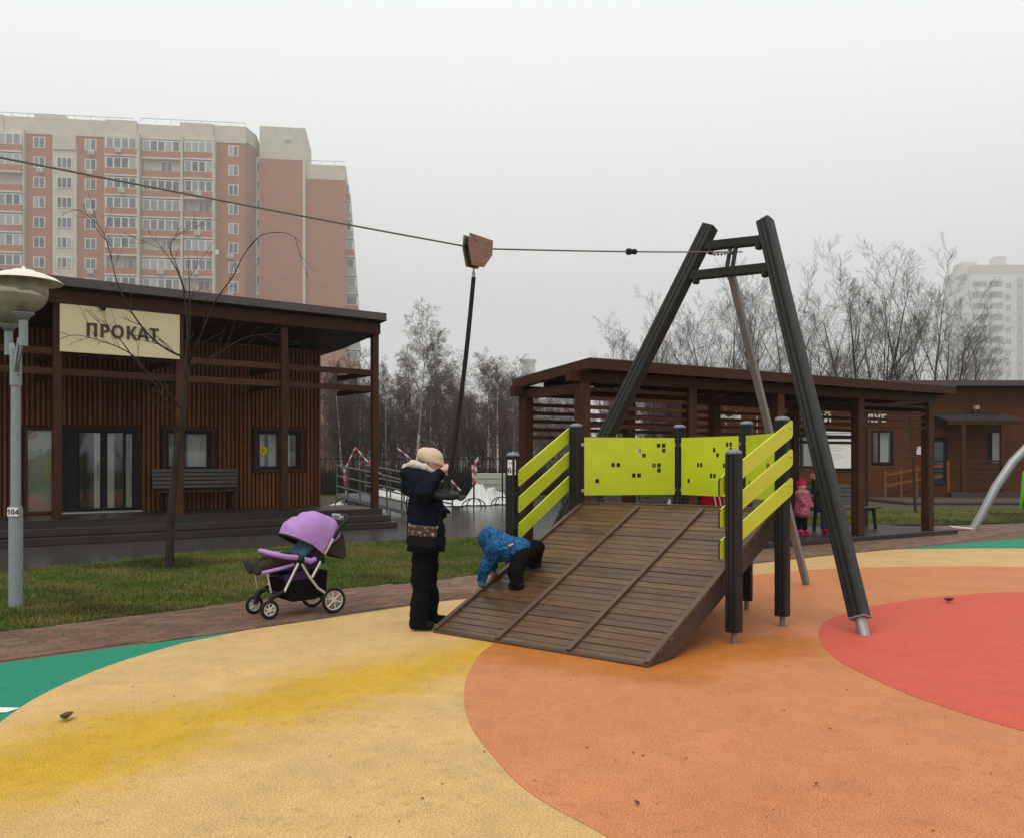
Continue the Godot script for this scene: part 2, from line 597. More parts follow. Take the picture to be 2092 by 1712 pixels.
	# clothes
	for q: Array in [["jacket_navy", 0.009, 0.012, 0.021], ["trousers_black", 0.009, 0.009, 0.01], ["fleece", 0.66, 0.62, 0.54], ["knit_cream", 0.68, 0.55, 0.41], ["boot_black", 0.015, 0.015, 0.016], ["boot_grey", 0.05, 0.055, 0.05], ["coat_olive", 0.055, 0.05, 0.03], ["pink_cloth", 0.55, 0.06, 0.16], ["knit_pink", 0.7, 0.03, 0.12], ["scarf_pink", 0.6, 0.3, 0.36], ["red_cloth", 0.45, 0.01, 0.03], ["jeans", 0.03, 0.055, 0.12], ["lilac", 0.46, 0.27, 0.62], ["lilac_dark", 0.06, 0.035, 0.1], ["mesh_grey", 0.06, 0.052, 0.046], ["baby_brown", 0.055, 0.038, 0.034], ["teal_cloth", 0.10, 0.20, 0.25]]:
		w = tri_map(mat(q[0], lin(q[1], q[2], q[3]), 0.9, 0.0, cloth), 9.0)
		bump(w, cloth, 0.15)
		w.metallic_specular = 0.12
	w = mat("skin", lin(0.56, 0.29, 0.19), 0.55)
	w.subsurf_scatter_enabled = true
	w.subsurf_scatter_strength = 0.1
	tri_map(mat("boy_jacket", Color.WHITE, 0.7, 0.0, squiggle_tex()), 3.2)
	tri_map(mat("coat_pink", Color.WHITE, 0.85, 0.0, patch_tex()), 4.0)
	tri_map(mat("sequins", Color.WHITE, 0.4, 0.2, sequin_tex()), 1.5)
	mat("stroller_silver", lin(0.62, 0.61, 0.57), 0.35, 0.6)
	mat("wheel_rim", lin(0.58, 0.57, 0.53), 0.45, 0.2)

func birch_tex() -> ImageTexture:
	var im := Image.create(256, 128, false, Image.FORMAT_RGB8)
	var a := noise(71, 0.05, 3)
	var b := noise(72, 0.02, 3)
	for y in 128:
		for x in 256:
			var k := a.get_noise_2d(x * 1.6, y * 0.25) + 0.6 * b.get_noise_2d(x, y * 0.7)
			var g := 0.52 + 0.12 * b.get_noise_2d(x * 2, y * 2)
			var q := smoothstep(0.18, 0.3, k)
			im.set_pixel(x, y, lin(lerpf(g, 0.035, q), lerpf(g * 0.93, 0.03, q), lerpf(g * 0.84, 0.027, q)))
	return ImageTexture.create_from_image(im)

func squiggle_tex() -> ImageTexture:
	var im := Image.create(256, 256, false, Image.FORMAT_RGB8)
	im.fill(lin(0.005, 0.04, 0.14))
	var r := RandomNumberGenerator.new()
	r.seed = 88
	for s in 130:
		var p := Vector2(r.randf() * 256, r.randf() * 256)
		var a := r.randf() * TAU
		var turn := r.randf_range(-0.22, 0.22)
		var k: Color = [lin(0.012, 0.15, 0.36), lin(0.008, 0.09, 0.26), lin(0.04, 0.27, 0.46), lin(0.004, 0.018, 0.07)][r.randi() % 4]
		for i in r.randi_range(14, 40):
			a += turn + r.randf_range(-0.1, 0.1)
			p += Vector2(cos(a), sin(a)) * 2.2
			for q in 16: im.set_pixel(posmod(int(p.x) + q % 4, 256), posmod(int(p.y) + q / 4, 256), k)
	return ImageTexture.create_from_image(im)

func patch_tex() -> ImageTexture:
	var im := Image.create(128, 128, false, Image.FORMAT_RGB8)
	var a := noise(91, 0.04, 2)
	for y in 128:
		for x in 128:
			var k := a.get_noise_2d(x, y)
			im.set_pixel(x, y, lin(0.55, 0.05, 0.16) if k > 0.08 else lin(0.6, 0.36, 0.38) if k > -0.12 else lin(0.12, 0.03, 0.06))
	return ImageTexture.create_from_image(im)

func sequin_tex() -> ImageTexture:
	var im := Image.create(64, 64, false, Image.FORMAT_RGB8)
	var r := RandomNumberGenerator.new()
	r.seed = 12
	for y in 64:
		for x in 64:
			var k := r.randf()
			im.set_pixel(x, y, lin(0.45, 0.33, 0.24) if k > 0.87 else lin(0.06, 0.042, 0.033) if k > 0.55 else lin(0.02, 0.015, 0.014))
	return ImageTexture.create_from_image(im)

# ---------- ground ----------
func sheet(poly: PackedVector2Array, y: float, x0 := -5.0, d0 := 2.0, span := 16.0) -> MB:
	var b := MB.new()
	var tr := Geometry2D.triangulate_polygon(poly)
	for k in range(0, tr.size(), 3):
		var q := [poly[tr[k]], poly[tr[k + 1]], poly[tr[k + 2]]]
		if (q[1] - q[0]).cross(q[2] - q[0]) < 0.0: q = [q[0], q[2], q[1]]
		var i := b.v.size()
		for p: Vector2 in q:
			b.vert(W(p.x, p.y, y), Vector3.UP, p)
			b.uv2.append(Vector2((p.x - x0) / span, (p.y - d0) / span))
		b.ix.append_array(PackedInt32Array([i, i + 2, i + 1]))
	return b

func smooth(pts: PackedVector2Array, closed: bool, steps := 8) -> PackedVector2Array:
	var r := PackedVector2Array()
	var m := pts.size()
	var last := m if closed else m - 1
	for i in last:
		var p0 := pts[posmod(i - 1, m)] if closed or i > 0 else pts[0]
		var p1 := pts[i]
		var p2 := pts[(i + 1) % m]
		var p3 := pts[(i + 2) % m] if closed or i + 2 < m else pts[m - 1]
		for s in steps: r.append(p1.cubic_interpolate(p2, p0, p3, float(s) / steps))
	if not closed: r.append(pts[m - 1])
	return r

func inside(poly: PackedVector2Array, p: Vector2) -> bool: return Geometry2D.is_point_in_polygon(p, poly)

# colour of the rubber granules over 16 m x 16 m: faded surface, and the lanes that running feet keep fresh
func zone_map(base: Color, fresh: Color, lane: Callable, s: int) -> ImageTexture:
	var n := 768
	var im := Image.create(n, n, false, Image.FORMAT_RGB8)
	var f := noise(s, 0.9, 4)
	var g := noise(s + 1, 3.5, 3)
	var sp := noise(s + 2, 14.0, 1)
	var mt := noise(s + 3, 11.0, 2)
	for y in n:
		for x in n:
			var px := -5.0 + 16.0 * (x + 0.5) / n
			var pd := 2.0 + 16.0 * (y + 0.5) / n
			var rough := 0.55 * f.get_noise_2d(px, pd) + 0.5 * g.get_noise_2d(px, pd)
			var k: float = lane.call(px, pd, rough)
			var c := base.lerp(fresh, k)
			var t := 1.0 + 0.10 * f.get_noise_2d(px + 40, pd) + 0.09 * g.get_noise_2d(px, pd + 30) + 0.06 * mt.get_noise_2d(px, pd)
			var spot := sp.get_noise_2d(px, pd)
			if spot > 0.62 and g.get_noise_2d(px * 0.4, pd * 0.4) > 0.05: t *= 0.84
			im.set_pixel(x, y, lin(c.r * t, c.g * t, c.b * t))
	return ImageTexture.create_from_image(im)

func seg_dist(p: Vector2, a: Vector2, b: Vector2) -> float: return p.distance_to(Geometry2D.get_closest_point_to_segment(p, a, b))

var path_edge: PackedVector2Array
var grass_edge: PackedVector2Array

func build_ground() -> void:
	# bare earth and old turf out to the horizon
	var earth := tri_map(mat("earth", lin(0.075, 0.062, 0.04), 0.95, 0.0, M.soft_tex), 0.35, true)
	bump(earth, M.soft_tex, 2.0)
	var b := sheet(V2([-255, -60, 255, -60, 255, 296, -255, 296]), -0.02)
	struct("ground", b, earth)
	# wet asphalt square
	var asp := tri_map(mat("asphalt", lin(0.055, 0.053, 0.052), 0.30, 0.0, grain(31, 512, 0.05, 4, 0.5, 1.0)), 0.5, true)
	asp.roughness_texture = grain(33, 512, 0.012, 4, 0.25, 1.0)
	asp.roughness = 0.24
	bump(asp, M.fine_tex, 0.06)
	struct("asphalt_square", sheet(V2([-40, 2, -9, 2, -4.6, 8, -1.3, 11.3, 1, 13.0, 7.5, 18, 9, 24, 6, 38, -6.4, 37.5, -12, 33, -40, 30]), -0.004), asp)
	path_edge = smooth(V2([-9, 2.1, -3.85, 6.81, -2.63, 7.9, -1.06, 9.5, -0.467, 10.04, 3.58, 13.39, 6.26, 15.37, 10.06, 17.8, 17, 21.6]), false, 6)
	grass_edge = smooth(V2([-9, 4.05, -4.57, 8.08, -3.78, 8.79, -2.9, 9.83, -2.0, 10.69, -1.26, 11.34, -0.46, 12.02, 0.5, 12.75]), false, 6)
	# rubber safety surface: green ground with sand, orange and red islands
	var gr1 := grain(35, 512, 0.085, 3, 0.34, 1.0)
	var rubbers := {}
	var green_edge := path_edge.duplicate()
	green_edge.append_array(V2([17, -3, -9, -3]))
	var zones := {
		"green": [lin(0.014, 0.31, 0.18), null],
		"sand": [Color(0.72, 0.475, 0.20), Color(0.66, 0.41, 0.03)],
		"orange": [Color(0.66, 0.26, 0.108), Color(0.56, 0.19, 0.035)],
		"red": [lin(0.77, 0.128, 0.078), null],
	}
	for z: String in zones:
		var m := mat("rubber_" + z, Color.WHITE, 0.64, 0.0, gr1)
		tri_map(m, 1.7, true)
		bump(m, gr1, 0.25)
		if zones[z][1] == null: m.albedo_color = zones[z][0]
		rubbers[z] = m
	var soften := grain(37, 256, 0.06, 5, 0.84, 1.0)
	for z in ["green", "red"]:
		var m: StandardMaterial3D = rubbers[z]
		m.detail_enabled = true
		m.detail_blend_mode = BaseMaterial3D.BLEND_MODE_MUL
		m.detail_albedo = soften
		m.detail_uv_layer = BaseMaterial3D.DETAIL_UV_2
		m.uv2_scale = Vector3(5, 5, 5)
	# lane under the cable, worn fresh and yellow; rain-soaked patch round the foot of the ramp
	var lane := func(x: float, d: float, r: float) -> float:
		var p := Vector2(x, d)
		var q := seg_dist(p, Vector2(0.1, 7.5), Vector2(-2.0, 5.1)) - 0.34
		q = minf(q, seg_dist(p, Vector2(-2.0, 5.1), Vector2(-3.4, 3.2)) - 0.46)
		return 1.0 - smoothstep(-0.3, 0.5, q + r * 0.34)
	var soak := func(x: float, d: float, r: float) -> float:
		var p := Vector2(x, d)
		var q := seg_dist(p, Vector2(-0.3, 7.5), Vector2(1.0, 6.6)) - 0.22
		q = minf(q, seg_dist(p, Vector2(1.0, 6.7), Vector2(2.2, 7.6)) - 0.22)
		return 1.0 - smoothstep(-0.1, 0.45, q + r * 0.35)
	for z: Array in [["sand", lane, 101], ["orange", soak, 131]]:
		var m: StandardMaterial3D = rubbers[z[0]]
		m.detail_enabled = true
		m.detail_blend_mode = BaseMaterial3D.BLEND_MODE_MUL
		m.detail_albedo = zone_map(zones[z[0]][0], zones[z[0]][1], z[1], z[2])
		m.detail_uv_layer = BaseMaterial3D.DETAIL_UV_2
	struct("rubber_paving", sheet(green_edge, 0.002), rubbers.green)
	var sand := PackedVector2Array()
	for p in path_edge:
		if p.x > -2.6 and p.x < 6.6: sand.append(p + Vector2(0.002, -0.002))
	sand.append_array(smooth(V2([6.7, 15.62, 8.83, 15.75, 10.9, 15.2, 13, 13.2, 14.5, 10, 14, 5, 11, 1, 6, -1, 1, -1.4, -1.2, 0.6, -2.3, 3.3, -2.98, 5.28, -3.02, 6.57, -2.75, 7.55]), false, 6))
	struct("rubber_paving", sheet(sand, 0.004), rubbers.sand)
	var orange := smooth(V2([-0.166, 7.48, -0.306, 6.57, -0.305, 5.76, -0.225, 5.13, -0.09, 4.625, 0.076, 4.147, 0.383, 3.652, 1.2, 2.4, 3, 1.4, 6, 1.3, 9, 3, 10.8, 6, 10.9, 9.5, 9.6, 12, 7.36, 13.0, 4.98, 12.9, 3.4, 12.2, 1.6, 10.6, 0.4, 9.0]), true, 8)
	struct("rubber_paving", sheet(orange, 0.006), rubbers.orange)
	var red := smooth(V2([2.87, 5.08, 2.6, 5.8, 2.5, 6.5, 2.5, 7.07, 2.66, 7.85, 2.98, 8.57, 3.58, 9.28, 4.63, 10.04, 5.93, 10.5, 7.4, 10.2, 8.5, 9, 8.6, 7, 7.6, 5, 6, 3.9, 4.4, 3.9, 3.4, 4.4]), true, 8)
	struct("rubber_paving", sheet(red, 0.008), rubbers.red)
	# white flake of a painted marking on the green
	var mk := mat("marking_paint", lin(0.62, 0.64, 0.6), 0.7, 0.0, null)
	part(struct("rubber_marking", sheet(V2([-3.3, 5.42, -3.05, 5.46, -3.02, 5.56, -3.28, 5.58]), 0.007), mk), "paint_spot", sheet(V2([-3.5, 6.1, -3.47, 6.1, -3.47, 6.14, -3.5, 6.14]), 0.005), mk)
	build_path()
	build_lawn()
	# crumbs of leaf and bark that nobody would count
	var bit := MB.new()
	bit.colored = true
	bit.quad(Vector3(-0.5, 0.1, 0.3), Vector3(0.5, 0.12, 0.35), Vector3(0.4, 0.3, -0.2), Vector3(-0.45, 0.15, -0.3))
	bit.tri(Vector3(0.5, 0.12, 0.35), Vector3(0.8, 0.35, -0.1), Vector3(0.4, 0.3, -0.2))
	var mm := MultiMesh.new()
	mm.transform_format = MultiMesh.TRANSFORM_3D
	mm.use_colors = true
	mm.mesh = bit.mesh()
	mm.instance_count = 420
	rng.seed = 909
	for i in 420:
		var d := 3.3 + 13.0 * pow(rng.randf(), 1.4)
		var x := rng.randf_range(-0.58, 0.58) * d
		var near_path := i > 230
		if near_path:
			var k := rng.randf_range(-4.2, 1.0)
			x = k
			d = 7.2 + (k + 4.2) * 0.98 + rng.randf_range(0.1, 3.2)
		var sc := rng.randf_range(0.006, 0.016) * (1.5 if near_path else 1.0)
		mm.set_instance_transform(i, Transform3D(Basis(Vector3.UP, rng.randf() * TAU).scaled(Vector3(sc, sc, sc)), W(x, d, 0.008 if not near_path else 0.03)))
		var c := rng.randf_range(0.6, 1.3)
		mm.set_instance_color(i, Color(0.075 * c, 0.045 * c, 0.028 * c) if rng.randf() < 0.8 else Color(0.3 * c, 0.22 * c, 0.1 * c))
	var lt := MultiMeshInstance3D.new()
	lt.name = "litter"
	lt.multimesh = mm
	lt.material_override = M.vertex_paint
	lt.set_meta("kind", "stuff")
	tag(lt, "tiny brown leaf crumbs scattered over rubber and lawn", "litter")
	add_child(lt)

func build_path() -> void:
	# brick footpath: a sand bed, then every brick
	var bed := mat("path_sand", lin(0.12, 0.082, 0.06), 0.95)
	tri_map(bed, 1.0, true)
	var poly := PackedVector2Array()
	for p in path_edge: poly.append(p + Vector2(-0.003, 0.004))
	poly.append_array(V2([20, 25.2, 12.6, 22.3, 9.9, 21.2, 7, 19.2, 3, 15.6, 0.6, 13.6]))
	var ge := grass_edge.duplicate()
	ge.reverse()
	poly.append_array(ge)
	var path := struct("footpath", sheet(poly, 0.0), bed)
	var tints := []
	var bt := grain(51, 256, 0.05, 4, 0.6, 1.0)
	for i in 6:
		var k: Array = [[0.17, 0.098, 0.064], [0.135, 0.085, 0.06], [0.195, 0.115, 0.075], [0.15, 0.082, 0.052], [0.12, 0.078, 0.058], [0.18, 0.105, 0.066]][i]
		var m := mat("paver%d" % i, lin(k[0], k[1], k[2]), 0.72, 0.0, bt)
		tri_map(m, 2.0, true)
		bump(m, bt, 0.2)
		tints.append(m)
	var bm := MB.new()
	bm.box(at(Vector3(0, 0, 0)), Vector3(0.194, 0.03, 0.094), 0.004)
	var one := bm.mesh()
	var e := Vector2(0.715, 0.70).normalized()
	var o := Vector2(e.y * -1.0, e.x)
	var turn := atan2(e.y, e.x)
	var cand := []
	rng.seed = 5
	for i in range(-60, 130):
		for j in range(-12, 60):
			var p := Vector2(-3.85, 6.81) + e * (i * 0.2 + (0.1 if j % 2 else 0.0)) + o * (j * 0.1)
			if p.y < 3.0 or p.y > 21.0 or p.x > 12.0: continue
			if not inside(poly, p + e * 0.09) or not inside(poly, p - e * 0.09) or not inside(poly, p + o * 0.045) or not inside(poly, p - o * 0.045): continue
			var q := p.x / p.y
			if absf(q) > 0.6: continue
			cand.append([p, p.y + (100.0 if p.x > 1.2 and p.x < 3.0 else 0.0), rng.randf(), rng.randi() % 6])
	cand.sort_custom(func(a, c): return a[1] < c[1])
	var rest := MB.new()
	rest.colored = true
	for i in cand.size():
		var p: Vector2 = cand[i][0]
		var t := Transform3D(Basis(Vector3.UP, turn) * Basis(Vector3.RIGHT, (cand[i][2] - 0.5) * 0.02), W(p.x, p.y, -0.006 + 0.004 * cand[i][2]))
		if i < 300: part(path, "brick", one, tints[cand[i][3]], t)
		else:
			var k: float = 0.8 + 0.4 * cand[i][2]
			rest.col = Color(0.16 * k, 0.095 * k, 0.064 * k)
			rest.box(t, Vector3(0.194, 0.03, 0.094))
	var r := part(path, "paving_bricks", rest, M.vertex_paint)
	r.set_meta("kind", "stuff")

func build_lawn() -> void:
	var soil := tri_map(mat("turf_soil", lin(0.05, 0.055, 0.02), 0.95, 0.0, M.soft_tex), 1.2, true)
	bump(soil, M.soft_tex, 1.5)
	var lawn := grass_edge.duplicate()
	lawn.append_array(V2([0.35, 14.2, -0.1, 16.2, -0.45, 18.14, -3.09, 16.54, -5.22, 14.96, -6.18, 13.52, -7.04, 12.44, -8.2, 11.3, -11, 8.4, -10.5, 5]))
	struct("lawn", sheet(lawn, 0.006), soil)
	var lawn2 := V2([9.6, 21.6, 12.62, 22.45, 22, 25.3, 24, 29.5, 15.9, 28.4, 11.27, 27.6, 6, 27, 5.2, 21.5])
	struct("lawn", sheet(lawn2, 0.002), soil)
	var lawn3 := V2([-6.0, 31.0, -6.6, 37.6, 6, 39, 30, 60, -30, 60, -30, 33, -12.2, 33.2])
	struct("lawn", sheet(lawn3, 0.002), soil)
	# tufts of mown grass, thinner and paler towards the trodden edge
	var tufts := []
	for vtx in 3:
		var b := MB.new()
		b.colored = true
		rng.seed = 40 + vtx
		for i in 9:
			var a := rng.randf() * TAU
			var p := Vector3(rng.randf_range(-0.035, 0.035), 0, rng.randf_range(-0.035, 0.035))
			var h := rng.randf_range(0.022, 0.055)
			var lean := Vector3(cos(a), 0, sin(a)) * h * rng.randf_range(0.3, 1.0)
			var side := Vector3(-sin(a), 0, cos(a)) * rng.randf_range(0.002, 0.0038)
			var k := rng.randf_range(0.75, 1.25)
			b.col = Color(k, k, k)
			b.quad(p - side, p + side, p + side * 0.7 + lean * 0.4 + Vector3(0, h * 0.65, 0), p - side * 0.7 + lean * 0.4 + Vector3(0, h * 0.65, 0))
			b.tri(p - side * 0.7 + lean * 0.4 + Vector3(0, h * 0.65, 0), p + side * 0.7 + lean * 0.4 + Vector3(0, h * 0.65, 0), p + lean + Vector3(0, h, 0))
		tufts.append(b.mesh())
	var dens := noise(81, 0.35, 3)
	var hue := noise(82, 0.6, 3)
	var spread := [[lawn, -8.5, 4.5, 1.0, 19.0, 95000, "grass", "short mown wet grass between brick path and asphalt"], [lawn2, 5.2, 21.3, 17.5, 30.0, 14000, "grass", "strip of yellowish grass before the club house"]]
	for s in spread.size():
		var q: Array = spread[s]
		var sets := [[], [], []]
		rng.seed = 300 + s
		var tries := 0
		while tries < q[5]:
			tries += 1
			var p := Vector2(rng.randf_range(q[1], q[3]), rng.randf_range(q[2], q[4]))
			if s == 0: p = Vector2(q[1] + (q[3] - q[1]) * rng.randf(), q[2] + (q[4] - q[2]) * pow(rng.randf(), 1.25))
			if absf(p.x) > p.y * 0.6 + 0.3 or not inside(q[0], p): continue
			if dens.get_noise_2d(p.x, p.y) < -0.2 and rng.randf() < 0.35: continue
			sets[rng.randi() % 3].append(p)
		var parent: Node3D = null
		for k in 3:
			var mm := MultiMesh.new()
			mm.transform_format = MultiMesh.TRANSFORM_3D
			mm.use_colors = true
			mm.mesh = tufts[k]
			mm.instance_count = sets[k].size()
			for i in sets[k].size():
				var p: Vector2 = sets[k][i]
				var sc := rng.randf_range(0.55, 1.15) * (1.0 if s == 0 else 1.3)
				mm.set_instance_transform(i, Transform3D(Basis(Vector3.UP, rng.randf() * TAU).scaled(Vector3.ONE * sc), W(p.x, p.y, 0.006)))
				var h := hue.get_noise_2d(p.x, p.y) * 1.4
				var dark := smoothstep(0.1, 0.5, dens.get_noise_2d(p.x * 0.7 + 9, p.y * 0.7)) * 0.62
				var k2 := (1.0 - dark) * rng.randf_range(0.8, 1.15)
				var dry := clampf(0.27 + h * 0.9 + (0.25 if s == 1 else 0.0), 0.0, 1.0)
				if rng.randf() < 0.1: dry = 1.0
				mm.set_instance_color(i, Color(lerpf(0.085, 0.20, dry) * k2, lerpf(0.135, 0.175, dry) * k2, lerpf(0.02, 0.05, dry) * k2))
			var o := MultiMeshInstance3D.new()
			o.multimesh = mm
			o.material_override = M.grass_blade
			if k == 0:
				o.name = numbered("grass")
				add_child(o)
				o.set_meta("kind", "stuff")
				tag(o, q[7], "grass")
				parent = o
			else:
				o.name = "blades"
				parent.add_child(o, true)

# ---------- cable ride ----------
const RV := Vector2(0.63, 0.777)     # up the ramp
const RU := Vector2(0.777, -0.63)    # across the ramp
const BL := Vector2(-0.712, 8.01)    # foot of the ramp, one corner
const RISE := 0.448

func rp(t: float, s: float, lift := 0.0) -> Vector3:   # point on the ramp: t up it (level metres), s across, lift along its normal
	var p := BL + RV * t + RU * s
	var nn := Vector3(-RV.x * RISE, 1.0, RV.y * RISE).normalized()
	return W(p.x, p.y, 0.02 + RISE * t) + nn * lift

# square post of grooved recycled plastic; local y from 0 to h
func grooved(h: float, w: float) -> MB:
	var b := MB.new()
	var poly := PackedVector2Array()
	var r := w * 0.5
	var g := w * 0.07
	var gd := w * 0.09
	for side in 4:
		var a := side * PI / 2
		for q: Array in [[-0.72, 1.0], [-0.33 - 0.07, 1.0], [-0.33, 1.0 - 0.2], [-0.33 + 0.07, 1.0], [0.33 - 0.07, 1.0], [0.33, 1.0 - 0.2], [0.33 + 0.07, 1.0], [0.72, 1.0], [0.93, 0.93]]:
			poly.append(Vector2(q[0] * r, -q[1] * r).rotated(a))
	b.prism(Transform3D(Basis(Vector3.RIGHT, -PI / 2), Vector3(0, h * 0.5, 0)), poly, h)
	return b

func platform_post(parent: Node, p: Vector2, h: float, turn: float, cap := true) -> void:
	var o := part(parent, "post", grooved(h - 0.12, 0.115), M.black_profile, Transform3D(Basis(Vector3.UP, turn), W(p.x, p.y, 0.10)))
	var f := MB.new()
	f.tube(V3([Vector3(0, -0.16, 0), Vector3(0, 0.02, 0)]), F([0.024, 0.024]), 10)
	part(o, "foot", f, M.strut_steel)
	if cap:
		var c := MB.new()
		c.lathe(at(Vector3(0, h - 0.125, 0)), [Vector2(0.0, 0.0), Vector2(0.066, 0.0), Vector2(0.068, 0.014), Vector2(0.062, 0.03), Vector2(0.04, 0.042), Vector2(0.0, 0.046)], 18)
		part(o, "cap", c, M.post_cap)

func board_between(parent: Node, called: String, a: Vector3, b: Vector3, hgt: float, thick: float, m: Material) -> MeshInstance3D:
	# board whose ends are cut upright, with softened corners
	var along := Vector3(b.x - a.x, 0, b.z - a.z)
	var l := along.length()
	var x := along / l
	var rise := b.y - a.y
	var c := 0.018
	var poly := V2([0, c, c, 0 + c * rise / l, l - c, rise - c * rise / l, l, rise + c, l, rise + hgt - c, l - c, rise + hgt - c * rise / l, c, hgt + c * rise / l, 0, hgt - c])
	var mb := MB.new()
	mb.prism(Transform3D(Basis(x, Vector3.UP, x.cross(Vector3.UP)), a), poly, thick)
	var o := part(parent, called, mb, m)
	var e := MB.new()
	for i in poly.size():
		var p := poly[i]
		var q := poly[(i + 1) % poly.size()]
		if p.distance_to(q) > 0.4: continue
		var pm := a + x * p.x + Vector3.UP * p.y
		var qm := a + x * q.x + Vector3.UP * q.y
		var out := (x * (q.y - p.y) - Vector3.UP * (q.x - p.x)).normalized() * 0.0015
		e.beam(pm + out, qm + out, thick * 1.004, 0.003, out.normalized())
	part(o, "edge", e, M.lime_edge)
	return o

func build_ramp() -> void:
	var t := thing("launch_ramp", "wooden plank ramp with lime railings and black grooved posts for boarding the cable ride", "ramp", Vector3.ZERO)
	rng.seed = 21
	# planks
	var wdt := 2.2
	var lvl := 2.3
	var n := 29
	var step := lvl / n
	var nn := Vector3(-RV.x * RISE, 1.0, RV.y * RISE).normalized()
	var ux := Vector3(RU.x, 0, -RU.y)
	var vx := nn.cross(ux).normalized() * -1.0
	for i in n:
		var c := rp(step * (i + 0.5), wdt * 0.5, -0.016 + rng.randf_range(-0.002, 0.002) + 0.0)
		var b := MB.new()
		b.off = Vector2(rng.randf() * 3, rng.randf() * 3)
		b.box(I(), Vector3(wdt - 0.02 + rng.randf_range(-0.01, 0.01), 0.03, step * sqrt(1 + RISE * RISE) - 0.007), 0.004)
		part(t, "plank", b, M["ramp_plank%d" % [rng.randi_range(0, 5)]], Transform3D(Basis(ux, nn, ux.cross(nn)), c))
	# battens that part the lanes, and the side edges
	for s: float in [0.025, 0.74, 1.47, wdt - 0.025]:
		var b := MB.new()
		b.beam(rp(0.02, s, 0.012), rp(lvl - 0.01, s, 0.012), 0.045, 0.024, nn, 0.003)
		part(t, "batten", b, M.batten)
	for s: float in [0.04, wdt - 0.04]:
		var b := MB.new()
		var so := BL + RU * s
		var fx := Vector3(RV.x, 0, -RV.y)
		b.prism(Transform3D(Basis(fx, Vector3.UP, fx.cross(Vector3.UP)), W(so.x, so.y, 0.0)), V2([0.03, 0.014, 0.40, 0.014, lvl, RISE * lvl - 0.20, lvl, RISE * lvl - 0.018, 0.06, 0.018]), 0.06)
		part(t, "stringer", b, M.stringer)
	var fb := MB.new()
	fb.beam(rp(0.02, 0.02, -0.012), rp(0.02, wdt - 0.02, -0.012), 0.03, 0.03, nn)
	part(t, "toe_board", fb, M.stringer)
	# platform behind the ramp
	var P1 := Vector2(0.009, 9.04)
	var P2 := Vector2(0.70, 9.86)
	var P3 := Vector2(1.88, 10.15)
	var P4 := Vector2(2.40, 9.25)
	var P5 := Vector2(2.487, 8.32)
	var P6 := Vector2(1.85, 7.54)
	var deck := V2([0.74, 9.79, 1.84, 10.05, 2.34, 9.22, 2.44, 8.42])
	var py := 0.02 + RISE * lvl
	var rows := 9
	var dir := (deck[3] - deck[0]).normalized()
	var nor := Vector2(-dir.y, dir.x)
	for i in rows:
		var lo := i * 0.105
		var strip := PackedVector2Array([deck[0] + dir * -1 + nor * (lo + 0.004), deck[0] + dir * 4 + nor * (lo + 0.004), deck[0] + dir * 4 + nor * (lo + 0.101), deck[0] + dir * -1 + nor * (lo + 0.101)])
		for q in Geometry2D.intersect_polygons(strip, deck):
			var flat := PackedVector2Array()
			for p in q: flat.append(p)
			if Geometry2D.is_polygon_clockwise(flat): flat.reverse()
			var b := MB.new()
			b.prism(Transform3D(Basis(Vector3.RIGHT, -PI / 2), Vector3(0, py - 0.017, 0)), flat, 0.03)
			part(t, "plank", b, M["ramp_plank%d" % [rng.randi_range(0, 5)]])
	var edge := [deck[0], deck[1], deck[2], deck[3]]
	for i in 4:
		var a: Vector2 = edge[i]
		var c: Vector2 = edge[(i + 1) % 4]
		var b := MB.new()
		var low := 0.135
		b.beam(W(a.x, a.y, py - low), W(c.x, c.y, py - low), 0.05, 0.17, Vector3.UP, 0.003)
		part(t, "joist", b, M.stringer)
	var sill := MB.new()
	sill.beam(rp(lvl + 0.03, 0.05, 0.012), rp(lvl + 0.03, wdt - 0.05, 0.012), 0.06, 0.02)
	part(t, "top_sill", sill, M.ramp_plank5)
	var a_ := atan2(0.777, 0.63)
	for q: Array in [[P1, 1.59, a_], [P2, 1.91, a_], [P3, 1.91, 0.2], [P4, 1.91, 1.2], [P5, 1.91, a_], [P6, 1.60, a_]]: platform_post(t, q[0], q[1], q[2])
	platform_post(t, Vector2(2.01, 9.19), 0.98, 0.3, false)
	# side boards: inside the low post, outside the high post
	var spots := [[P1 + RU * 0.085 - RV * 0.03, P2 - RU * 0.075 - RV * 0.02, 1.262, 1.735], [P6 - RU * 0.085 - RV * 0.10, P5 + RU * 0.072 + RV * 0.05, 1.22, 1.745]]
	for q: Array in spots:
		for k in 3:
			var dy := -0.262 * k
			var rise: float = q[3] - q[2]
			board_between(t, "rail_board", W(q[0].x, q[0].y, q[2] + dy), W(q[1].x, q[1].y, q[2] + rise + dy), 0.155, 0.016, M.lime_panel)
			for e in 2:
				var p: Vector2 = q[e]
				var yy: float = q[2] + dy + (rise if e else 0.0) + 0.078
				var sdx := Vector3(RU.x, 0, -RU.y) * 0.009
				var nrm := -1.0 if q == spots[0] else 1.0
				var ppos: Vector3 = W(p.x, p.y, yy) + Vector3(RV.x, 0, -RV.y) * (0.05 if e == 0 else -0.05) + sdx * (1.0 if (e == 0) == (nrm > 0) else 1.0)
				var bb := MB.new()
				bb.ball(ppos, Vector3.ONE * 0.009, 5, 8)
				part(t, "bolt", bb, M.bolt)
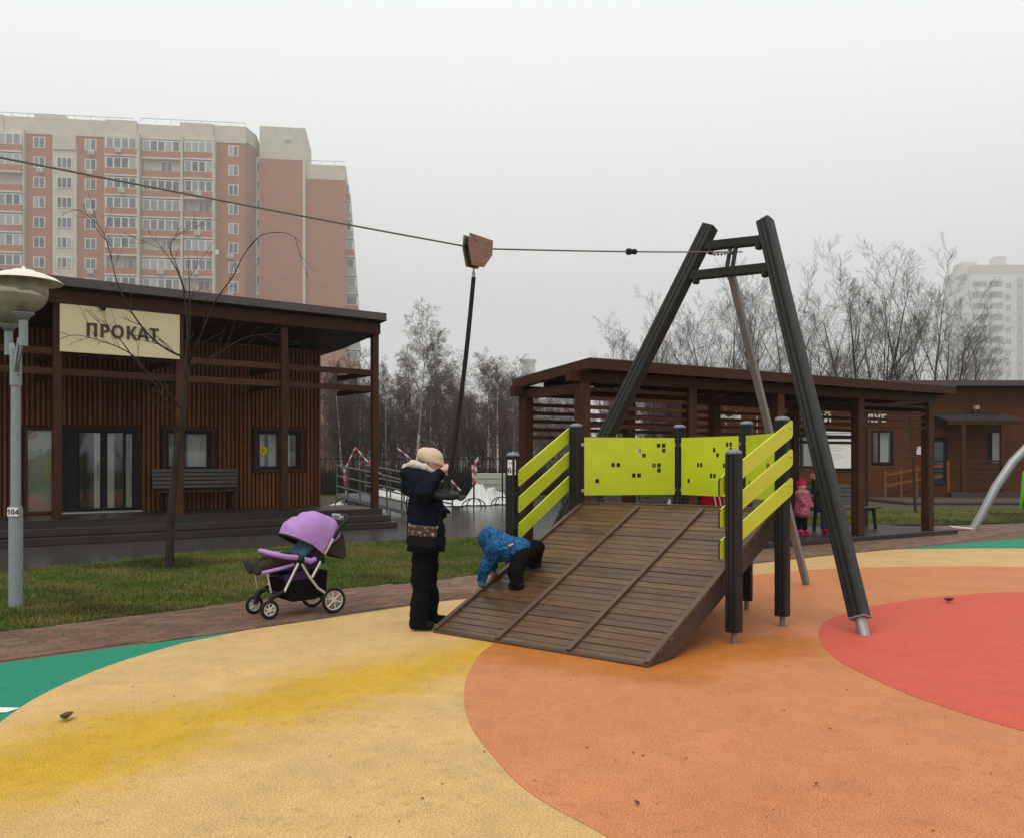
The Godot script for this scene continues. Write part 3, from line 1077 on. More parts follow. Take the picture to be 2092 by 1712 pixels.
	# panels with square finger holes
	for q: Array in [[P2, P3, 0.08, 0.075], [P3, P4, 0.075, 0.075], [P4, P5, 0.08, 0.09]]:
		var a: Vector2 = q[0]
		var c: Vector2 = q[1]
		var dd := (c - a).normalized()
		var inn := Vector2(dd.y, -dd.x) * 0.03
		var L: float = a.distance_to(c) - q[2] - q[3]
		var org: Vector2 = a + dd * q[2] + inn
		holed_panel(t, W(org.x, org.y, 1.15), Vector3(dd.x, 0, -dd.y), L, 0.63)
		for e: Array in [[a + dd * 0.06, 1.70], [a + dd * 0.06, 1.2], [c - dd * 0.06, 1.70], [c - dd * 0.06, 1.2]]:
			var b := MB.new()
			var ep: Vector2 = e[0]
			b.box(Transform3D(Basis(Vector3.UP, atan2(dd.y, dd.x)), W(ep.x + inn.x * 0.8, ep.y + inn.y * 0.8, e[1])), Vector3(0.07, 0.04, 0.02), 0.006)
			part(t, "clamp", b, M.bolt)
	# age sign on the low post: a plate with a figure and 6+
	var sg := thing("age_sign", "small white age sign reading 6+ on the black post", "sign", W(P1.x, P1.y, 1.46) + Vector3(-0.012, 0, 0.066))
	var pl := V2([-0.036, -0.075, 0.036, -0.075, 0.04, -0.07, 0.04, 0.07, 0.036, 0.075, -0.036, 0.075, -0.04, 0.07, -0.04, -0.07])
	var pb := MB.new()
	pb.prism(I(), pl, 0.004)
	part(sg, "plate", pb, M.paper_white)
	lettering(sg, "6+", 0.055, Vector3(0, -0.03, 0.003), M.ink_black, 0.002)
	var fg := MB.new()
	for i in 3: fg.box(at(Vector3(-0.02 + 0.018 * i, 0.045, 0.003)), Vector3(0.01, 0.022, 0.002))
	part(sg, "figures", fg, M.block_grey)

func holed_panel(parent: Node, org: Vector3, x: Vector3, L: float, H: float) -> void:
	var hs := 0.046
	var sc := L / 1.13
	var holes := [[0.16, 0.155], [0.355, 0.33], [0.42, 0.33], [0.615, 0.215], [0.68, 0.215], [0.675, 0.49], [0.74, 0.435], [0.865, 0.325], [0.93, 0.325], [0.93, 0.27], [0.925, 0.545], [0.99, 0.545], [0.99, 0.49]]
	var xs := [0.0, L]
	var ys := [0.0, H]
	var rects := []
	for h: Array in holes:
		var r := Rect2(h[0] * sc - hs * 0.5, h[1] - hs * 0.5, hs * minf(sc, 1.0), hs)
		rects.append(r)
		xs.append_array([r.position.x, r.end.x]); ys.append_array([r.position.y, r.end.y])
	xs.sort(); ys.sort()
	var b := MB.new()
	var z := x.cross(Vector3.UP)
	var th := 0.008
	var P := func(u: float, w: float, k: float) -> Vector3: return org + x * u + Vector3.UP * w + z * k
	# merge cells of each row band into long strips
	for j in ys.size() - 1:
		if ys[j + 1] - ys[j] < 1e-5: continue
		var start := -1.0
		for i in xs.size():
			var solid := false
			if i < xs.size() - 1:
				if xs[i + 1] - xs[i] < 1e-5: continue
				var m := Vector2((xs[i] + xs[i + 1]) * 0.5, (ys[j] + ys[j + 1]) * 0.5)
				solid = true
				for r: Rect2 in rects:
					if r.has_point(m): solid = false
			if solid and start < 0: start = xs[i]
			if not solid and start >= 0:
				var e: float = xs[i]
				b.quad(P.call(start, ys[j], th), P.call(e, ys[j], th), P.call(e, ys[j + 1], th), P.call(start, ys[j + 1], th))
				b.quad(P.call(e, ys[j], -th), P.call(start, ys[j], -th), P.call(start, ys[j + 1], -th), P.call(e, ys[j + 1], -th))
				start = -1.0
	var o := part(parent, "panel", b, M.lime_panel)
	var ed := MB.new()
	var loops := [Rect2(0, 0, L, H)]
	loops.append_array(rects)
	for k in loops.size():
		var r: Rect2 = loops[k]
		var q := [r.position, Vector2(r.end.x, r.position.y), r.end, Vector2(r.position.x, r.end.y)]
		for i in 4:
			var a: Vector2 = q[i]
			var c: Vector2 = q[(i + 1) % 4]
			if k == 0: ed.quad(P.call(a.x, a.y, -th), P.call(c.x, c.y, -th), P.call(c.x, c.y, th), P.call(a.x, a.y, th))
			else: ed.quad(P.call(a.x, a.y, th), P.call(c.x, c.y, th), P.call(c.x, c.y, -th), P.call(a.x, a.y, -th))
	part(o, "edge", ed, M.lime_edge)
	for u: float in [0.04, L - 0.04]:
		for w: float in [0.035, H - 0.035]:
			var s := MB.new()
			s.ball(P.call(u, w, th if u > 0 else th), Vector3.ONE * 0.008, 4, 8)
			s.ball(P.call(u, w, -th), Vector3.ONE * 0.008, 4, 8)
			part(o, "screw", s, M.bolt)

func lettering(parent: Node, s: String, h: float, where: Vector3, m: Material, depth := 0.01, bold := 0.9, turn := 0.0) -> MeshInstance3D:
	var f := SystemFont.new()
	f.font_names = PackedStringArray(["Droid Sans"])
	f.font_weight = 700
	var fv := f
	var tm := TextMesh.new()
	tm.text = s
	tm.font = fv
	tm.font_size = 64
	tm.pixel_size = h / 46.0
	tm.depth = depth
	tm.curve_step = 2.0
	var o := MeshInstance3D.new()
	o.name = "lettering"
	o.mesh = tm
	o.material_override = m
	parent.add_child(o, true)
	o.position = where
	o.rotation.y = turn
	return o

func build_frame() -> void:
	# leaning frame that carries the start of the cable
	var t := thing("cable_ride_frame", "tall black leaning A-frame with grey strut that holds the steel cable", "play frame", Vector3.ZERO)
	var Rf := W(3.075, 7.90, 0.0)
	var Rt := W(2.78, 9.94, 4.15)
	var Lf := W(0.19, 10.47, 0.0)
	var Lt := W(2.27, 10.36, 4.2)
	for q: Array in [[Rf, Rt], [Lf, Lt]]:
		var a: Vector3 = q[0]
		var c: Vector3 = q[1]
		var y := (c - a).normalized()
		var x := y.cross(Vector3(0.665, 0, -0.746)).normalized()
		var z := x.cross(y)
		var o := part(t, "leg", grooved(a.distance_to(c) - 0.16, 0.155), M.black_profile, Transform3D(Basis(x, y, z), a + y * 0.16))
		var f := MB.new()
		f.tube(V3([Vector3(0, -0.175, 0), Vector3(0, 0.05, 0)]), F([0.05, 0.05]), 16)
		f.box(at(Vector3(0, -0.002, 0)), Vector3(0.16, 0.012, 0.16), 0.003)
		part(o, "foot", f, M.galvanised)
		for k: float in [0.17, 0.32, 0.52]:
			var bb := MB.new()
			bb.lathe(Transform3D(Basis(Vector3.RIGHT, PI / 2), Vector3(0, a.distance_to(c) - 0.16 - k, 0.075)), [Vector2(0, 0), Vector2(0.022, 0), Vector2(0.022, 0.02), Vector2(0.0, 0.025)], 8)
			part(o, "bolt", bb, M.black_profile)
	var mid := func(k: float, off: float) -> Array:
		return [Lt.lerp(Lf, k) , Rt.lerp(Rf, k)]
	for k: float in [0.055, 0.135]:
		var q: Array = mid.call(k, 0.0)
		var b := MB.new()
		b.beam(q[0], q[1], 0.10, 0.10, Vector3.UP, 0.006)
		var o := part(t, "crossbeam", b, M.black_profile)
		for e in 2:
			var pb := MB.new()
			var p: Vector3 = q[e]
			var into := ((q[1 - e] as Vector3) - p).normalized()
			pb.box(Transform3D(Basis(Vector3.UP, 0.74), p + into * 0.13 + Vector3(0, -0.06, 0.03)), Vector3(0.08, 0.09, 0.06), 0.012)
			part(o, "bracket", pb, M.black_profile)
	var T := Vector3(2.5, 3.9, -10.15)
	var m1: Vector3 = (Lt.lerp(Lf, 0.055) + Rt.lerp(Rf, 0.055)) * 0.5
	var m2: Vector3 = (Lt.lerp(Lf, 0.135) + Rt.lerp(Rf, 0.135)) * 0.5
	for dx: float in [-0.035, 0.035]:
		var b := MB.new()
		var s := Vector3(0.746, 0, 0.665) * dx
		b.beam(m1 + s, m2 + s, 0.03, 0.05, Vector3(0.66, 0, -0.74), 0.004)
		part(t, "hanger", b, M.black_profile)
	var st := MB.new()
	st.beam(m2 + Vector3(0.02, 0.02, -0.02), W(3.616, 11.1, 0.0), 0.075, 0.075, Vector3(0.746, 0, 0.665), 0.008)
	part(t, "strut", st, M.strut_steel)
	# cable with its clamps
	var c := thing("steel_cable", "thin dark steel cable stretched from the A-frame past the trolley", "cable", Vector3.ZERO)
	var A := (m1 + m2) * 0.5 + Vector3(0.15, 0.09, -0.12)
	var B := W(-0.30, 7.9, 3.372)
	var C := W(-3.17, 5.615, 3.40)
	var pts := PackedVector3Array()
	var rad := PackedFloat32Array()
	for i in 9:
		var k := i / 8.0
		pts.append(A.lerp(B, k) - Vector3(0, 0.012 * sin(k * PI), 0)); rad.append(0.0075)
	for i in range(1, 13):
		var k := i / 4.0
		pts.append(B + (C - B) * k + Vector3(0, 0.03 * (k - 1.0) * k, 0)); rad.append(0.0075)
	var cb := MB.new()
	cb.tube(pts, rad, 8)
	part(c, "wire", cb, M.cable_steel)
	var cl := MB.new()
	for i in 7:
		var p := A.lerp(B, 0.03 + i * 0.017) - Vector3(0, 0.004 + 0.003 * i, 0)
		cl.box(Transform3D(Basis(Vector3.UP, -0.67) * Basis(Vector3.RIGHT, i * 0.7), p), Vector3(0.02, 0.05, 0.035), 0.004)
	part(c, "clamp", cl, M.galvanised)
	var bmp := MB.new()
	var p0 := A.lerp(B, 0.478) - Vector3(0, 0.012, 0)
	var dr := (B - A).normalized()
	bmp.tube(V3([p0 - dr * 0.05, p0 - dr * 0.045, p0 - dr * 0.015, p0 - dr * 0.01, p0 + dr * 0.02, p0 + dr * 0.03, p0 + dr * 0.065, p0 + dr * 0.07]), F([0.02, 0.028, 0.028, 0.02, 0.02, 0.033, 0.033, 0.025]), 12)
	part(c, "stopper", bmp, M.rubber_black)
	# trolley: two plates with a wheel box between
	var tr := thing("cable_trolley", "brown shield-shaped cable trolley plate with bolts hanging on the wire", "trolley", B)
	tr.basis = Basis(Vector3(0.78, -0.04, -0.62), Vector3(0.03, 0.999, -0.02), Vector3(0.62, 0.0, 0.78)).orthonormalized()
	var shp := V2([-0.085, -0.165, 0.04, -0.165, 0.125, -0.045, 0.128, 0.085, -0.122, 0.105, -0.128, -0.01])
	var pb2 := MB.new()
	pb2.prism(at(Vector3(0, 0, 0.045)), shp, 0.012)
	part(tr, "front_plate", pb2, M.trolley_brown)
	var pb3 := MB.new()
	pb3.prism(at(Vector3(0, 0, -0.045)), shp, 0.012)
	part(tr, "rear_plate", pb3, M.trolley_brown)
	var hs := MB.new()
	hs.prism(I(), V2([-0.07, -0.15, 0.03, -0.15, 0.11, -0.04, 0.11, 0.06, -0.105, 0.08, -0.11, -0.01]), 0.075)
	part(tr, "housing", hs, M.black_profile)
	for sx: float in [-1.0, 1.0]:
		var g := MB.new()
		g.tube(V3([Vector3(sx * 0.11, 0, 0), Vector3(sx * 0.145, 0, 0)]), F([0.02, 0.018]), 10)
		part(tr, "guide", g, M.rubber_black)
	for q: Array in [[-0.055, 0.05], [0.055, 0.045], [-0.08, 0.085], [0.09, 0.06], [-0.05, -0.135], [0.01, -0.135]]:
		var s := MB.new()
		s.ball(Vector3(q[0], q[1], 0.053), Vector3(0.009, 0.009, 0.006), 5, 8)
		part(tr, "bolt", s, M.trolley_brown)
	# pole and seat
	var sw := thing("cable_swing", "black round rubber seat on a long black pole held by the woman", "swing", Vector3.ZERO)
	var top := B + Vector3(-0.035, -0.17, 0)
	var end := W(-0.575, 7.98, 1.245)
	var hook := MB.new()
	hook.tube(V3([top, top + Vector3(0, -0.05, 0)]), F([0.008, 0.008]), 8)
	hook.box(at(top + Vector3(0, -0.06, 0)), Vector3(0.03, 0.05, 0.025), 0.005)
	part(sw, "shackle", hook, M.galvanised)
	var pole := MB.new()
	var pp := PackedVector3Array()
	var pr := PackedFloat32Array()
	for i in 11:
		var k := i / 10.0
		pp.append((top + Vector3(0, -0.08, 0)).lerp(end, k) + Vector3(0.02, 0, 0) * sin(k * PI)); pr.append(lerpf(0.019, 0.022, k))
	pole.tube(pp, pr, 12)
	part(sw, "pole", pole, M.rubber_black)
	var cone := MB.new()
	var tilt := Transform3D(Basis(Vector3(0, 0, 1), -0.10) * Basis(Vector3.RIGHT, 0.12), end + Vector3(-0.015, -0.015, 0))
	cone.lathe(tilt, [Vector2(0, -0.035), Vector2(0.10, -0.035), Vector2(0.122, -0.026), Vector2(0.13, -0.008), Vector2(0.126, 0.012), Vector2(0.11, 0.024), Vector2(0.055, 0.03), Vector2(0.036, 0.045), Vector2(0.03, 0.08), Vector2(0.027, 0.11), Vector2(0.02, 0.12)], 28)
	part(sw, "seat", cone, M.rubber_black)

# ---------- buildings ----------
# boxes that fill a wall of local x0..x1, y0..y1 except the openings (Rect2 in x, y)
func wall_boxes(b: MB, x0: float, x1: float, y0: float, y1: float, z: float, th: float, openings: Array) -> void:
	var xs := [x0, x1]
	var ys := [y0, y1]
	for r: Rect2 in openings:
		xs.append_array([r.position.x, r.end.x]); ys.append_array([r.position.y, r.end.y])
	xs.sort(); ys.sort()
	for i in xs.size() - 1:
		if xs[i + 1] - xs[i] < 1e-4: continue
		var start := -1e9
		for j in ys.size():
			var solid := false
			if j < ys.size() - 1:
				if ys[j + 1] - ys[j] < 1e-4: continue
				var m := Vector2((xs[i] + xs[i + 1]) * 0.5, (ys[j] + ys[j + 1]) * 0.5)
				solid = true
				for r: Rect2 in openings:
					if r.has_point(m): solid = false
			if solid and start < -1e8: start = ys[j]
			if not solid and start > -1e8:
				b.box(at(Vector3((xs[i] + xs[i + 1]) * 0.5, (start + ys[j]) * 0.5, z)), Vector3(xs[i + 1] - xs[i], ys[j] - start, th))
				start = -1e9

func frame_rect(r: Rect2, z: float, w: float, th: float) -> MB:
	var b := MB.new()
	var c := r.get_center()
	for s: float in [-1.0, 1.0]:
		b.box(at(Vector3(c.x, c.y + s * (r.size.y * 0.5 + w * 0.5), z)), Vector3(r.size.x + 2 * w, w, th), 0.004)
		b.box(at(Vector3(c.x + s * (r.size.x * 0.5 + w * 0.5), c.y, z)), Vector3(w, r.size.y, th), 0.004)
	return b

func pane_quad(r: Rect2, z: float) -> MB:
	var b := MB.new()
	b.box(at(Vector3(r.get_center().x, r.get_center().y, z)), Vector3(r.size.x, r.size.y, 0.006))
	return b

func film_tex() -> ImageTexture:
	var im := Image.create(96, 256, false, Image.FORMAT_RGB8)
	var f := noise(141, 0.03, 3)
	for y in 256:
		for x in 96:
			var k := f.get_noise_2d(x, y)
			var c := lin(0.30 + 0.05 * k, 0.36 + 0.05 * k, 0.27 + 0.04 * k)
			if y < 60 + 20 * k: c = lin(0.46, 0.52, 0.40)
			if Vector2((x - 88) / 26.0, (y - 128) / 34.0).length() < 1.0 + 0.2 * k: c = lin(0.4, 0.42, 0.1)
			if y > 215 + 0.004 * pow(x - 10, 2): c = lin(0.5, 0.34, 0.25)
			im.set_pixel(x, y, c)
	return ImageTexture.create_from_image(im)

func make_bench(called: String, label: String, where: Vector3, turn: float, group := "", L := 1.9) -> Node3D:
	var t := thing(called, label, "bench", where, turn, group)
	for i in 5: part(t, "seat_slat", boxmb(Vector3(L, 0.035, 0.075), 0.004, Vector3(0, 0.44, -0.19 + i * 0.085), Vector2(i * 0.3, i * 0.2)), M["wet_deck%d" % (i % 3)])
	for i in 5:
		var b := MB.new()
		b.off = Vector2(i * 0.2, i * 0.4)
		b.box(Transform3D(Basis(Vector3.RIGHT, -0.22), Vector3(0, 0.54 + i * 0.088, -0.25 - i * 0.02)), Vector3(L, 0.075, 0.03), 0.004)
		part(t, "back_slat", b, M["wet_deck%d" % ((i + 1) % 3)])
	for s: float in [-1.0, 1.0]:
		var l := MB.new()
		var x := s * (L * 0.5 - 0.22)
		l.beam(Vector3(x, 0, 0.17), Vector3(x, 0.42, 0.12), 0.05, 0.05, Vector3.BACK)
		l.beam(Vector3(x, 0, -0.24), Vector3(x, 0.42, -0.20), 0.05, 0.05, Vector3.BACK)
		l.beam(Vector3(x, 0.40, -0.24), Vector3(x, 0.95, -0.36), 0.05, 0.04, Vector3.BACK)
		l.beam(Vector3(x, 0.40, -0.22), Vector3(x, 0.40, 0.16), 0.05, 0.045)
		part(t, "leg", l, M.rubber_black)
	return t

func build_kiosk() -> void:
	var t := thing("rental_kiosk", "dark brown wooden rental kiosk with veranda posts, vertical slats and steps", "kiosk", Vector3(-3.235, 0, -21.3), deg_to_rad(37.8))
	rng.seed = 61
	var x0 := -11.2
	var ops := [Rect2(-7.02, 0.46, 0.52, 1.72), Rect2(-6.36, 0.43, 1.5, 1.78), Rect2(-4.25, 1.31, 1.05, 0.92), Rect2(-2.13, 1.31, 1.13, 0.95)]
	var big: Array = []
	for r: Rect2 in ops: big.append(r.grow(0.075))
	var wb := MB.new()
	wall_boxes(wb, x0, -0.45, 0.40, 4.28, -1.98, 0.10, ops)
	wb.box(at(Vector3(x0 + 0.05, 2.3, -4.6)), Vector3(0.1, 3.9, 5.1))
	wb.box(at(Vector3(-0.5, 2.3, -4.6)), Vector3(0.1, 3.9, 5.1))
	wb.box(at(Vector3(-5.8, 2.2, -7.2)), Vector3(10.8, 3.8, 0.1))
	var wall := part(t, "wall", wb, M.timber1)
	# floor of the shop and dim shelves behind the glass
	part(t, "floor", boxmb(Vector3(10.6, 0.1, 5.2), 0, Vector3(-5.83, 0.36, -4.6)), M.room_floor)
	# slats
	var x := x0
	while x < -0.47:
		var cuts := [0.42, 4.26]
		for r: Rect2 in big:
			if x + 0.03 > r.position.x and x - 0.03 < r.end.x: cuts.append_array([r.position.y, r.end.y])
		cuts.sort()
		for i in range(0, cuts.size(), 2):
			var lo: float = cuts[i]
			var hi: float = cuts[i + 1]
			if hi - lo < 0.05: continue
			var b := MB.new()
			b.off = Vector2(rng.randf() * 2, rng.randf() * 2)
			b.box(I(), Vector3(0.056, hi - lo, 0.05), 0.004)
			part(wall, "slat", b, M["cladding%d" % [rng.randi() % 3]], at(Vector3(x, (lo + hi) * 0.5, -1.903)))
		x += 0.1
	# posts
	for i in 5:
		var b := MB.new()
		b.off = Vector2(i * 0.3, i * 0.21)
		b.box(at(Vector3(-2.27 * i, 2.46, 0)), Vector3(0.15, 4.08, 0.15), 0.006)
		part(t, "post", b, M["timber%d" % [i % 4]])
	# rails and ties
	for y: float in [3.21, 3.59]:
		for i in 4:
			part(t, "rail", boxmb(Vector3(2.12, 0.13, 0.055), 0.004, Vector3(-2.27 * i - 1.135, y, 0.0), Vector2(i, y)), M["timber%d" % [(i + 1) % 4]])
		for i in 5:
			part(t, "tie", boxmb(Vector3(0.055, 0.13, 1.80), 0.004, Vector3(-2.27 * i, y, -0.98), Vector2(i, y)), M["timber%d" % [i % 4]])
	# roof: front beam, soffit, metal edge
	part(t, "front_beam", boxmb(Vector3(11.5, 0.26, 0.10), 0.005, Vector3(-5.67, 4.62, 0.09)), M.timber0)
	part(t, "side_beam", boxmb(Vector3(0.10, 0.2, 1.9), 0.005, Vector3(0.02, 4.55, -0.95)), M.timber1)
	var rf := MB.new()
	var prof := V2([0.33, 4.78, 0.33, 4.95, -7.5, 4.25, -7.5, 4.1, -1.9, 4.33, 0.04, 4.52, 0.04, 4.765])
	var flip := PackedVector2Array()
	for p in prof: flip.append(Vector2(-p.x, p.y))
	if Geometry2D.is_polygon_clockwise(flip): flip.reverse()
	rf.prism(Transform3D(Basis(Vector3.UP, PI / 2) * Basis.from_scale(Vector3(1, 1, 1)), Vector3(-5.7, 0, 0)), flip, 11.6)
	var roof := part(t, "roof", rf, M.timber1)
	var me := MB.new()
	me.box(at(Vector3(-5.7, 4.875, 0.345)), Vector3(11.64, 0.17, 0.02), 0.003)
	me.beam(Vector3(0.115, 4.865, 0.33), Vector3(0.115, 4.165, -7.5), 0.02, 0.17)
	me.beam(Vector3(-5.7, 4.96, 0.3), Vector3(-5.7, 4.27, -7.5), 11.65, 0.012)
	part(roof, "metal_edge", me, M.roof_metal)
	for p: Array in [[-6.1, 4.47, 0.17], [-1.6, 4.36, -1.75], [-2.9, 4.36, -1.75]]:
		var sl := MB.new()
		sl.tube(V3([Vector3(p[0], p[1] + 0.05, p[2]), Vector3(p[0] + 0.03, p[1], p[2] + 0.05), Vector3(p[0] + 0.06, p[1] - 0.02, p[2] + 0.1)]), F([0.02, 0.045, 0.055]), 10)
		part(t, "spotlight", sl, M.frame_dark)
	# deck boards and steps
	for i in 14:
		var b := MB.new()
		b.off = Vector2(rng.randf(), rng.randf() * 2)
		b.box(at(Vector3(-5.55, 0.405, -1.80 + i * 0.144)), Vector3(11.4, 0.03, 0.138), 0.003)
		part(t, "deck_board", b, M["wet_deck%d" % [rng.randi() % 3]])
	var db := MB.new()
	db.box(at(Vector3(-5.55, 0.19, -0.85)), Vector3(11.36, 0.395, 2.0))
	part(t, "deck_base", db, M.wet_deck1)
	for s in 2:
		var b := MB.new()
		b.box(at(Vector3(-5.5, 0.14 * (2 - s) - 0.07 - (0.005 if s == 1 else 0.0), 0.17 + 0.15 + s * 0.3)), Vector3(11.35, 0.135, 0.30), 0.008)
		if s == 0: b.box(at(Vector3(-5.5, 0.07, 0.32)), Vector3(11.3, 0.13, 0.28))
		part(t, "step", b, M["wet_deck%d" % s])
	# doors and windows
	var film := mat("printed_film", Color.WHITE, 0.35, 0.0, film_tex(), 1.0)
	var d1 := part(t, "glazed_panel", frame_rect(ops[0].grow(-0.03), -1.90, 0.06, 0.1), M.timber2)
	var r0: Rect2 = ops[0].grow(-0.03)
	var fq := MB.new()
	fq.quad(Vector3(r0.position.x, r0.position.y, -1.93), Vector3(r0.end.x, r0.position.y, -1.93), Vector3(r0.end.x, r0.end.y, -1.93), Vector3(r0.position.x, r0.end.y, -1.93), Vector2(0, 1), Vector2(1, 1), Vector2(1, 0), Vector2(0, 0))
	part(d1, "film", fq, film)
	part(d1, "pane", pane_quad(r0, -1.915), M.glass)
	var ns := MB.new()
	var cpos := Vector3(r0.position.x + 0.1, r0.end.y - 0.09, -1.905)
	var ring := PackedVector3Array()
	var rr := PackedFloat32Array()
	for k in 17:
		ring.append(cpos + Vector3(cos(TAU * k / 16), sin(TAU * k / 16), 0) * 0.07); rr.append(0.007)
	ns.tube(ring, rr, 5)
	ns.beam(cpos + Vector3(-0.045, 0.045, 0), cpos + Vector3(0.045, -0.045, 0), 0.01, 0.012, Vector3.BACK)
	part(d1, "no_smoking_sign", ns, M.ink_red)
	var d2 := part(t, "door", frame_rect(ops[1].grow(-0.06), -1.91, 0.09, 0.09), M.frame_dark)
	for q: Array in [[-6.3, 0.28, 0], [-6.02, 0.46, 1], [-5.56, 0.1, 0], [-5.46, 0.55, 1]]:
		var r := Rect2(q[0], 0.49, q[1], 1.66)
		if q[2] == 0: part(d2, "leaf_frame", pane_quad(r, -1.92), M.frame_dark)
		else:
			part(d2, "pane", pane_quad(r.grow(-0.02), -1.93), M.glass)
			part(d2, "film_strip", boxmb(Vector3(0.12, 1.6, 0.004), 0, Vector3(r.end.x - 0.09, 1.32, -1.945)), M.curtain)
	part(d2, "film_strip", boxmb(Vector3(0.14, 1.6, 0.004), 0, Vector3(-5.37, 1.32, -1.945)), M.curtain)
	part(d2, "threshold", boxmb(Vector3(1.6, 0.03, 0.3), 0.004, Vector3(-5.6, 0.44, -1.78)), M.block_grey)
	var hd := MB.new()
	hd.tube(V3([Vector3(-5.62, 1.2, -1.87), Vector3(-5.62, 1.5, -1.87)]), F([0.015, 0.015]), 8)
	part(d2, "handle", hd, M.galvanised)
	for k in 2:
		var r: Rect2 = ops[2 + k]
		var w := part(t, "window", frame_rect(r.grow(-0.02), -1.90, 0.08, 0.1), M.timber0)
		part(w, "frame", frame_rect(r.grow(-0.09), -1.92, 0.07, 0.05), M.frame_dark)
		part(w, "mullion", boxmb(Vector3(0.07, r.size.y - 0.1, 0.05), 0, Vector3(r.get_center().x - (0.0 if k else 0.12), r.get_center().y, -1.925)), M.frame_dark)
		part(w, "pane", pane_quad(r.grow(-0.09), -1.94), M.glass)
		var cu := MB.new()
		var cx := r.position.x + (0.55 if k == 0 else 0.35)
		for i in 8:
			var xa := cx + i * 0.07
			cu.quad(Vector3(xa, r.position.y, -2.02 - 0.02 * (i % 2)), Vector3(xa + 0.07, r.position.y, -2.02 - 0.02 * ((i + 1) % 2)), Vector3(xa + 0.07, r.end.y, -2.02 - 0.02 * ((i + 1) % 2)), Vector3(xa, r.end.y, -2.02 - 0.02 * (i % 2)))
		if k == 1: cu.box(at(Vector3(r.position.x + 0.13, r.get_center().y, -2.03)), Vector3(0.25, r.size.y, 0.01))
		part(w, "curtain", cu, M.curtain)
		if k == 1:
			var y := MB.new()
			y.lathe(Transform3D(Basis(Vector3.RIGHT, PI / 2), Vector3(r.position.x + 0.19, 1.78, -1.932)), [Vector2(0, 0), Vector2(0.1, 0), Vector2(0.1, 0.004), Vector2(0, 0.004)], 20)
			part(w, "sticker", y, M.yellow_sticker)
			for j in 4: part(w, "sticker_line", boxmb(Vector3([0.08, 0.12, 0.11, 0.07][j], 0.012, 0.002), 0, Vector3(r.position.x + 0.19, 1.83 - j * 0.03, -1.925)), M.ink_black)
	# name board
	var s := thing("shop_sign", "cream sign board reading ПРОКАТ under the kiosk roof edge", "sign", t.transform * Vector3(-5.68, 4.03, 0.14), deg_to_rad(37.8))
	part(s, "board", boxmb(Vector3(2.22, 0.90, 0.04), 0.004), M.sign_cream)
	lettering(s, "ПРОКАТ", 0.255, Vector3(0.01, 0.0, 0.026), M.sign_letter, 0.02, 1.6)
	make_bench("veranda_bench", "dark slatted bench against the kiosk wall below the window", t.transform * Vector3(-3.65, 0.42, -1.35), deg_to_rad(37.8))

